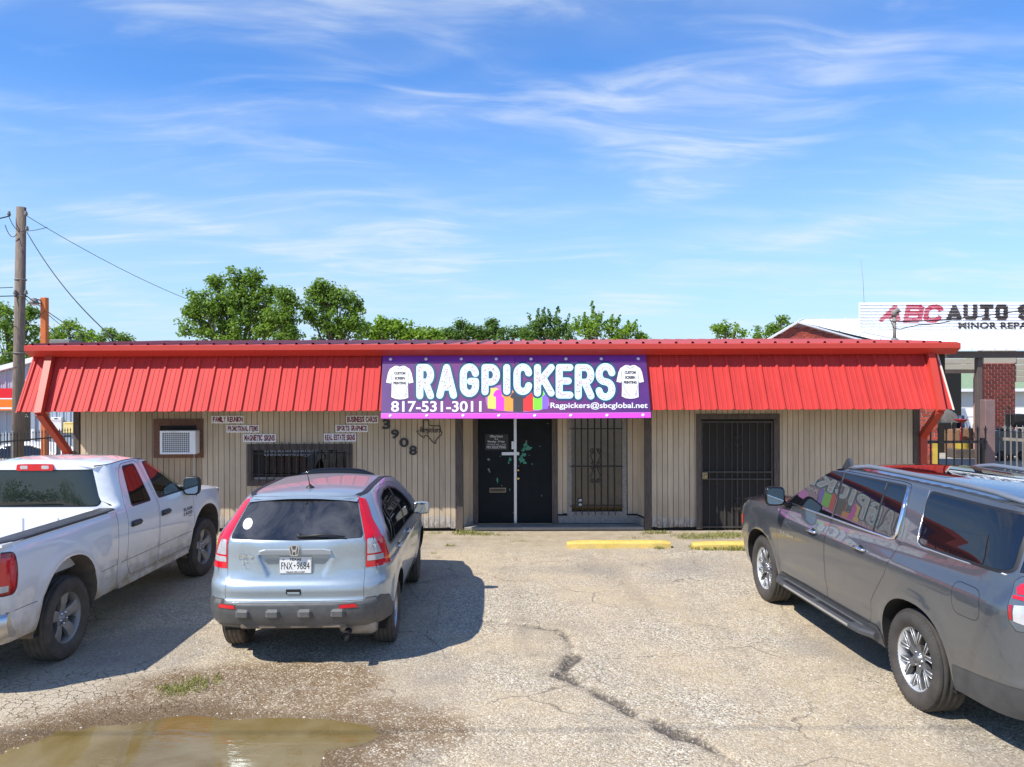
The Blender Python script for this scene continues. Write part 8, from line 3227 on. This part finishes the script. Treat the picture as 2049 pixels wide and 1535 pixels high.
for px, py, lb in ((120, 682, 'low grey box vent on the far end of the roof'),):
    a, b = at(98, 684, 20), at(140, 679, 20)
    solo(MB().rbox(a.x, b.x, 20, 20.6, a.z - .25, b.z, .02), 'roof_vent', 'grey_plastic', lb, 'vent')

# ------------------------------------------------------------------ iron fence and gate on the right
FY = 15.42
zr2 = at(1900, 884.5, FY).z
fr_ = thing('iron_fence', 'black iron picket fence with cross-shaped tips next to the red brace', 'fence', (8.4, FY, 0), 0, 'iron fences')


def picket(p, zt_, mt, parent, cross=True):
    mb = MB()
    mb.box(p.x - .011, p.x + .011, p.y - .011, p.y + .011, .06, zt_)
    mb.lathe([(.011, 0), (.024, .012), (.016, .03), (.022, .05), (.009, .075), (.016, .10), (0, .15)], (p.x, p.y, zt_), (0, 0, 1), 8)
    if cross:
        mb.box(p.x - .034, p.x + .034, p.y - .006, p.y + .006, zt_ + .065, zt_ + .085)
    return mb.build('picket', mt, parent)


for i in range(9):
    q = at(1846.5 + 15.7 * i, 880, FY)
    picket(q, zr2 + .17, 'black_iron' if i < 3 else 'brown_iron', fr_)
a, b = at(1842, 886, FY + .02), at(1975, 886, FY + .02)
for z in (zr2, .30):
    MB().bar((a.x, FY + .022, z), (b.x, FY + .022, z), .03, .05).build('rail', 'brown_iron', fr_)
q = at(1844.5, 880, FY)
MB().rbox(q.x - .045, q.x + .045, FY + .05, FY + .14, 0, zr2 + .08, .006).build('fence_post', 'black_iron', fr_)
gp_ = at(1976, 880, 16.2)
MB().rbox(gp_.x - .10, gp_.x + .10, 16.1, 16.3, 0, at(0, 806, 16.2).z, .01).build('gate_post', 'rose_steel', fr_)
MB().rbox(gp_.x - .20, gp_.x - .115, 16.05, 16.14, 0, at(0, 882, 16.2).z, .01).build('latch_post', 'brown_iron', fr_)
G0, G1 = at(1988, 880, 16.5), at(2150, 884, 15.0)
gt = thing('iron_gate', 'iron gate leaf coloured sunlit grey, standing open beside the rose steel post', 'gate', ((G0.x + G1.x) / 2, 15.8, 0))
zg = at(1990, 877, 16.5).z  # the sunlit look of the gate's iron is put into its grey
for i in range(14):
    t = i / 13
    picket(Vector((G0.x + (G1.x - G0.x) * t, G0.y + (G1.y - G0.y) * t, 0)), zg + .15, 'grey_iron', gt)
for z in (zg, .3):
    MB().bar((G0.x, G0.y + .02, z), (G1.x, G1.y + .02, z), .03, .06).build('rail', 'grey_iron', gt)

# ------------------------------------------------------------------ things under the canopy
def box_at(x0, y1, x1, y0, Y, d):
    a, b = at(x0, y1, Y), at(x1, y0, Y)
    return a.x, b.x, Y, Y + d, a.z, b.z


def stock(name, mat, label, cat, dims, r=.02, group=None):
    x0, x1, y0, y1, z0, z1 = dims
    return solo(MB().rbox(x0, x1, y0, y1, z0, z1, r), name, mat, label, cat, group)


fl = .015
for nm, x0, x1, y0, Y, lb in (('cardboard_box', 1904, 1921, 860, 31.0, 'tall brown cardboard box under the canopy beside the dark bay'),
                              ('cardboard_box', 1922.5, 1941, 859, 31.0, 'tall brown cardboard box under the canopy above the yellow drum'),
                              ('cardboard_box', 1942.5, 1958, 858, 31.2, 'tall brown cardboard box under the canopy beside the brown steel post')):
    d = box_at(x0, 900, x1, y0, Y, .6)
    mb = MB().rbox(d[0], d[1], d[2], d[3], fl, d[5], .015)
    mb.box(d[0] + (d[1] - d[0]) * .47, d[0] + (d[1] - d[0]) * .53, d[2] - .003, d[2] + .001, fl + .05, d[5] - .02)
    solo(mb, nm, 'cardboard', lb, 'box', 'cardboard boxes under the canopy')
c = at(1925, 896, 29.5)
solo(MB().lathe([(0, 0), (.26, 0), (.27, .02), (.25, .10), (.27, .13), (.25, .22), (.27, .25), (.22, .27), (0, .27)], (c.x, 29.5, at(0, 903, 29.5).z - .02), (0, 0, 1), 24), 'steel_drum', 'drum_yellow', 'squat yellow drum on the floor before the cardboard boxes', 'drum')
stock('pallet', 'dark_wood', 'dark low pallet under the squat yellow drum', 'pallet', (c.x - .4, c.x + .35, 29.2, 29.9, fl, at(0, 903, 29.5).z - .022))
d = box_at(1878, 885, 1904, 846, 31.5, .7)
stock('tool_cabinet', 'black_plastic', 'black tool cabinet in the dark bay beside the brick pier', 'cabinet', (d[0], d[1], d[2], d[3], fl, d[5]))
mb = MB()
d = box_at(1884, 846, 1919, 818, 31.6, .5)
rows = []
for i in range(9):
    a = i / 8
    rows.append([(d[0] + (d[1] - d[0]) * a + random.uniform(-.02, .02), 31.6 + .25 - .25 * math.cos(math.pi * j / 6) * .9, d[4] + (d[5] - d[4]) * math.sin(math.pi * j / 6) * (.75 + .25 * math.sin(a * 3.1 + .4)) + random.uniform(-.015, .015)) for j in range(7)])
mb.grid(rows)
solo(mb, 'tarp_bundle', 'tarp_grey', 'grey bundled tarpaulin lying on the black tool cabinet', 'tarpaulin')
c = at(1922.5, 840, 30.4)
mb = MB().lathe([(0, -.12), (.08, -.11), (.20, -.03), (.26, .01), (.25, .02), (0, .0)], c, (0, 0, 1), 20)
mb.tube([(c.x, 30.4, fl), (c.x, 30.4, c.z - .1)], .02, 8)
mb.lathe([(0, 0), (.2, 0), (.18, .03), (0, .04)], (c.x, 30.4, fl), (0, 0, 1), 12)
M('red_plastic', (0.35, 0.01, 0.02), .35, 0, 0)
solo(mb, 'oil_drain', 'red_plastic', 'red funnel-shaped oil drain on a thin stand under the canopy', 'oil drain')
c = at(1922.5, 845, 32)
solo(MB().lathe([(0, 0), (.13, 0), (.14, .5), (.15, .55), (.14, 1.0), (.13, c.z + .25), (0, c.z + .25)], (c.x, 32, fl), (0, 0, 1), 18), 'blue_barrel', 'navy_plastic', 'dark blue barrel behind the red oil drain', 'barrel')
# bicycle glimpsed over the boxes
bc = at(1941, 856, 33)
bk_ = thing('bicycle', 'grey bicycle glimpsed over the boxes against the white wall', 'bicycle', (bc.x, 33, 0))
for i, xx in enumerate((bc.x - .45, bc.x + .45)):
    MB().tube([(xx + .33 * math.cos(a), 33, .95 + .33 * math.sin(a)) for a in [2 * math.pi * k / 24 for k in range(25)]], .02, 6, caps=False).build('wheel', 'grey_plastic', bk_)
MB().tube([(bc.x - .45, 33, .95), (bc.x - .1, 33, 1.35), (bc.x + .3, 33, 1.35), (bc.x + .45, 33, .95)], .02, 6).build('frame', 'grey_plastic', bk_)
MB().tube([(bc.x + .3, 33, 1.35), (bc.x + .22, 33, 1.62), (bc.x + .32, 33, 1.68), (bc.x + .40, 33, 1.64)], .018, 6).build('handlebar', 'grey_plastic', bk_)
stock('bike_shelf', 'dark_wood', 'low dark shelf that carries the grey bicycle', 'shelf', (bc.x - .9, bc.x + .9, 32.8, 33.2, fl, .60))
# hand truck and boxes by the column
hx = at(2012, 850, 28.6)
ht = thing('hand_truck', 'black hand truck leaning at the brick column', 'hand truck', (hx.x, 28.6, 0))
z1_ = at(0, 824, 28.6).z
for dx in (-.14, .06):
    MB().tube([(hx.x + dx, 28.4, .12), (hx.x + dx + .12, 28.6, z1_)], .02, 6).build('upright', 'black_iron', ht)
MB().tube([(hx.x + -.02, 28.6, z1_), (hx.x + .08, 28.6, z1_ + .06), (hx.x + .18, 28.6, z1_)], .02, 6).build('grip', 'black_iron', ht)
for k in range(4):
    MB().bar((hx.x - .12 + .03 * k, 28.45, .4 + .3 * k), (hx.x + .10 + .03 * k, 28.45, .4 + .3 * k), .02, .03).build('cross_piece', 'black_iron', ht)
for dx in (-.2, .12):
    MB().lathe([(0, -.03), (.13, -.03), (.13, .03), (0, .03)], (hx.x + dx, 28.5, .145), (1, 0, 0), 14).build('wheel', 'black_plastic', ht)
d = box_at(2032, 860, 2060, 829, 28.4, .6)
stock('black_case', 'black_plastic', 'large black box stacked on the tubs beside the brick column', 'box', (d[0], d[1], d[2], d[3], at(0, 862, 28.4).z, d[5]))
d = box_at(1990, 905, 2060, 863, 28.2, .9)
mb = MB().rbox(d[0], d[1], d[2], d[3], .2, d[5], .04)
cart = thing('waste_cart', 'grey wheeled tub loaded with odds and ends beside the open gate', 'cart', ((d[0] + d[1]) / 2, 28.6, 0))
mb.build('tub', 'grey_plastic', cart)
for xx in (d[0] + .25, d[1] - .25):
    MB().lathe([(0, -.03), (.17, -.03), (.18, 0), (.17, .03), (0, .03)], (xx, d[2] - .02, .19), (0, -1, 0), 16).build('wheel', 'black_plastic', cart)
for i in range(5):
    x_ = d[0] + .15 + (d[1] - d[0] - .3) * i / 4
    stock('small_carton', ('white_paint', 'black_plastic', 'grey_plastic', 'white_paint', 'cardboard')[i],
          ('small white carton on the grey tub by the gate post', 'small black carton on the grey tub', 'small grey carton on the grey tub', 'small white carton under the black box on the grey tub', 'small brown carton at the far end of the grey tub')[i],
          'carton', (x_ - .1, x_ + .1, 28.3, 28.6, d[5] + .001, d[5] + .02 + .07 * ((i * 37) % 3)))
# pale house and white wall beyond
hy = 46.0
hs = thing('pale_house', 'pale grey sided house with a green roof seen through the workshop bays', 'house', (at(1990, 0, hy).x, hy + 3, 0))
a, b = at(1900, 950, hy), at(2120, 776, hy)
MB().box(a.x, b.x, hy, hy + 6, 0, b.z).build('wall', 'pale_siding', hs)
mb = MB()
z1_ = at(0, 757, hy + 3).z
mb.add([(a.x - .4, hy - .4, b.z - .05), (b.x, hy - .4, b.z - .05), (b.x, hy + 3, z1_ + .3), (a.x - .4, hy + 3, z1_ + .3)], [(0, 1, 2, 3)])
mb.build('roof', 'green_roof', hs)
MB().box(a.x - .4, b.x, hy - .45, hy - .40, b.z - .2, b.z - .03).build('eave_board', 'white_metal', hs)
a, b = at(1900, 950, 42), at(2120, 817, 42)
solo(MB().box(a.x, b.x, 42, 42.2, 0, b.z), 'garden_wall', 'white_paint', 'bright white wall standing in sun beyond the workshop bays', 'wall')
tree('green tree behind the pale house, seen under the canopy', 52, [(1940, 752, 22), (1915, 750, 18), (1965, 750, 18), (1935, 735, 18), (2040, 760, 25)], 'leaf_bright', .25, .8, group='trees beyond the workshop', clump=.5)
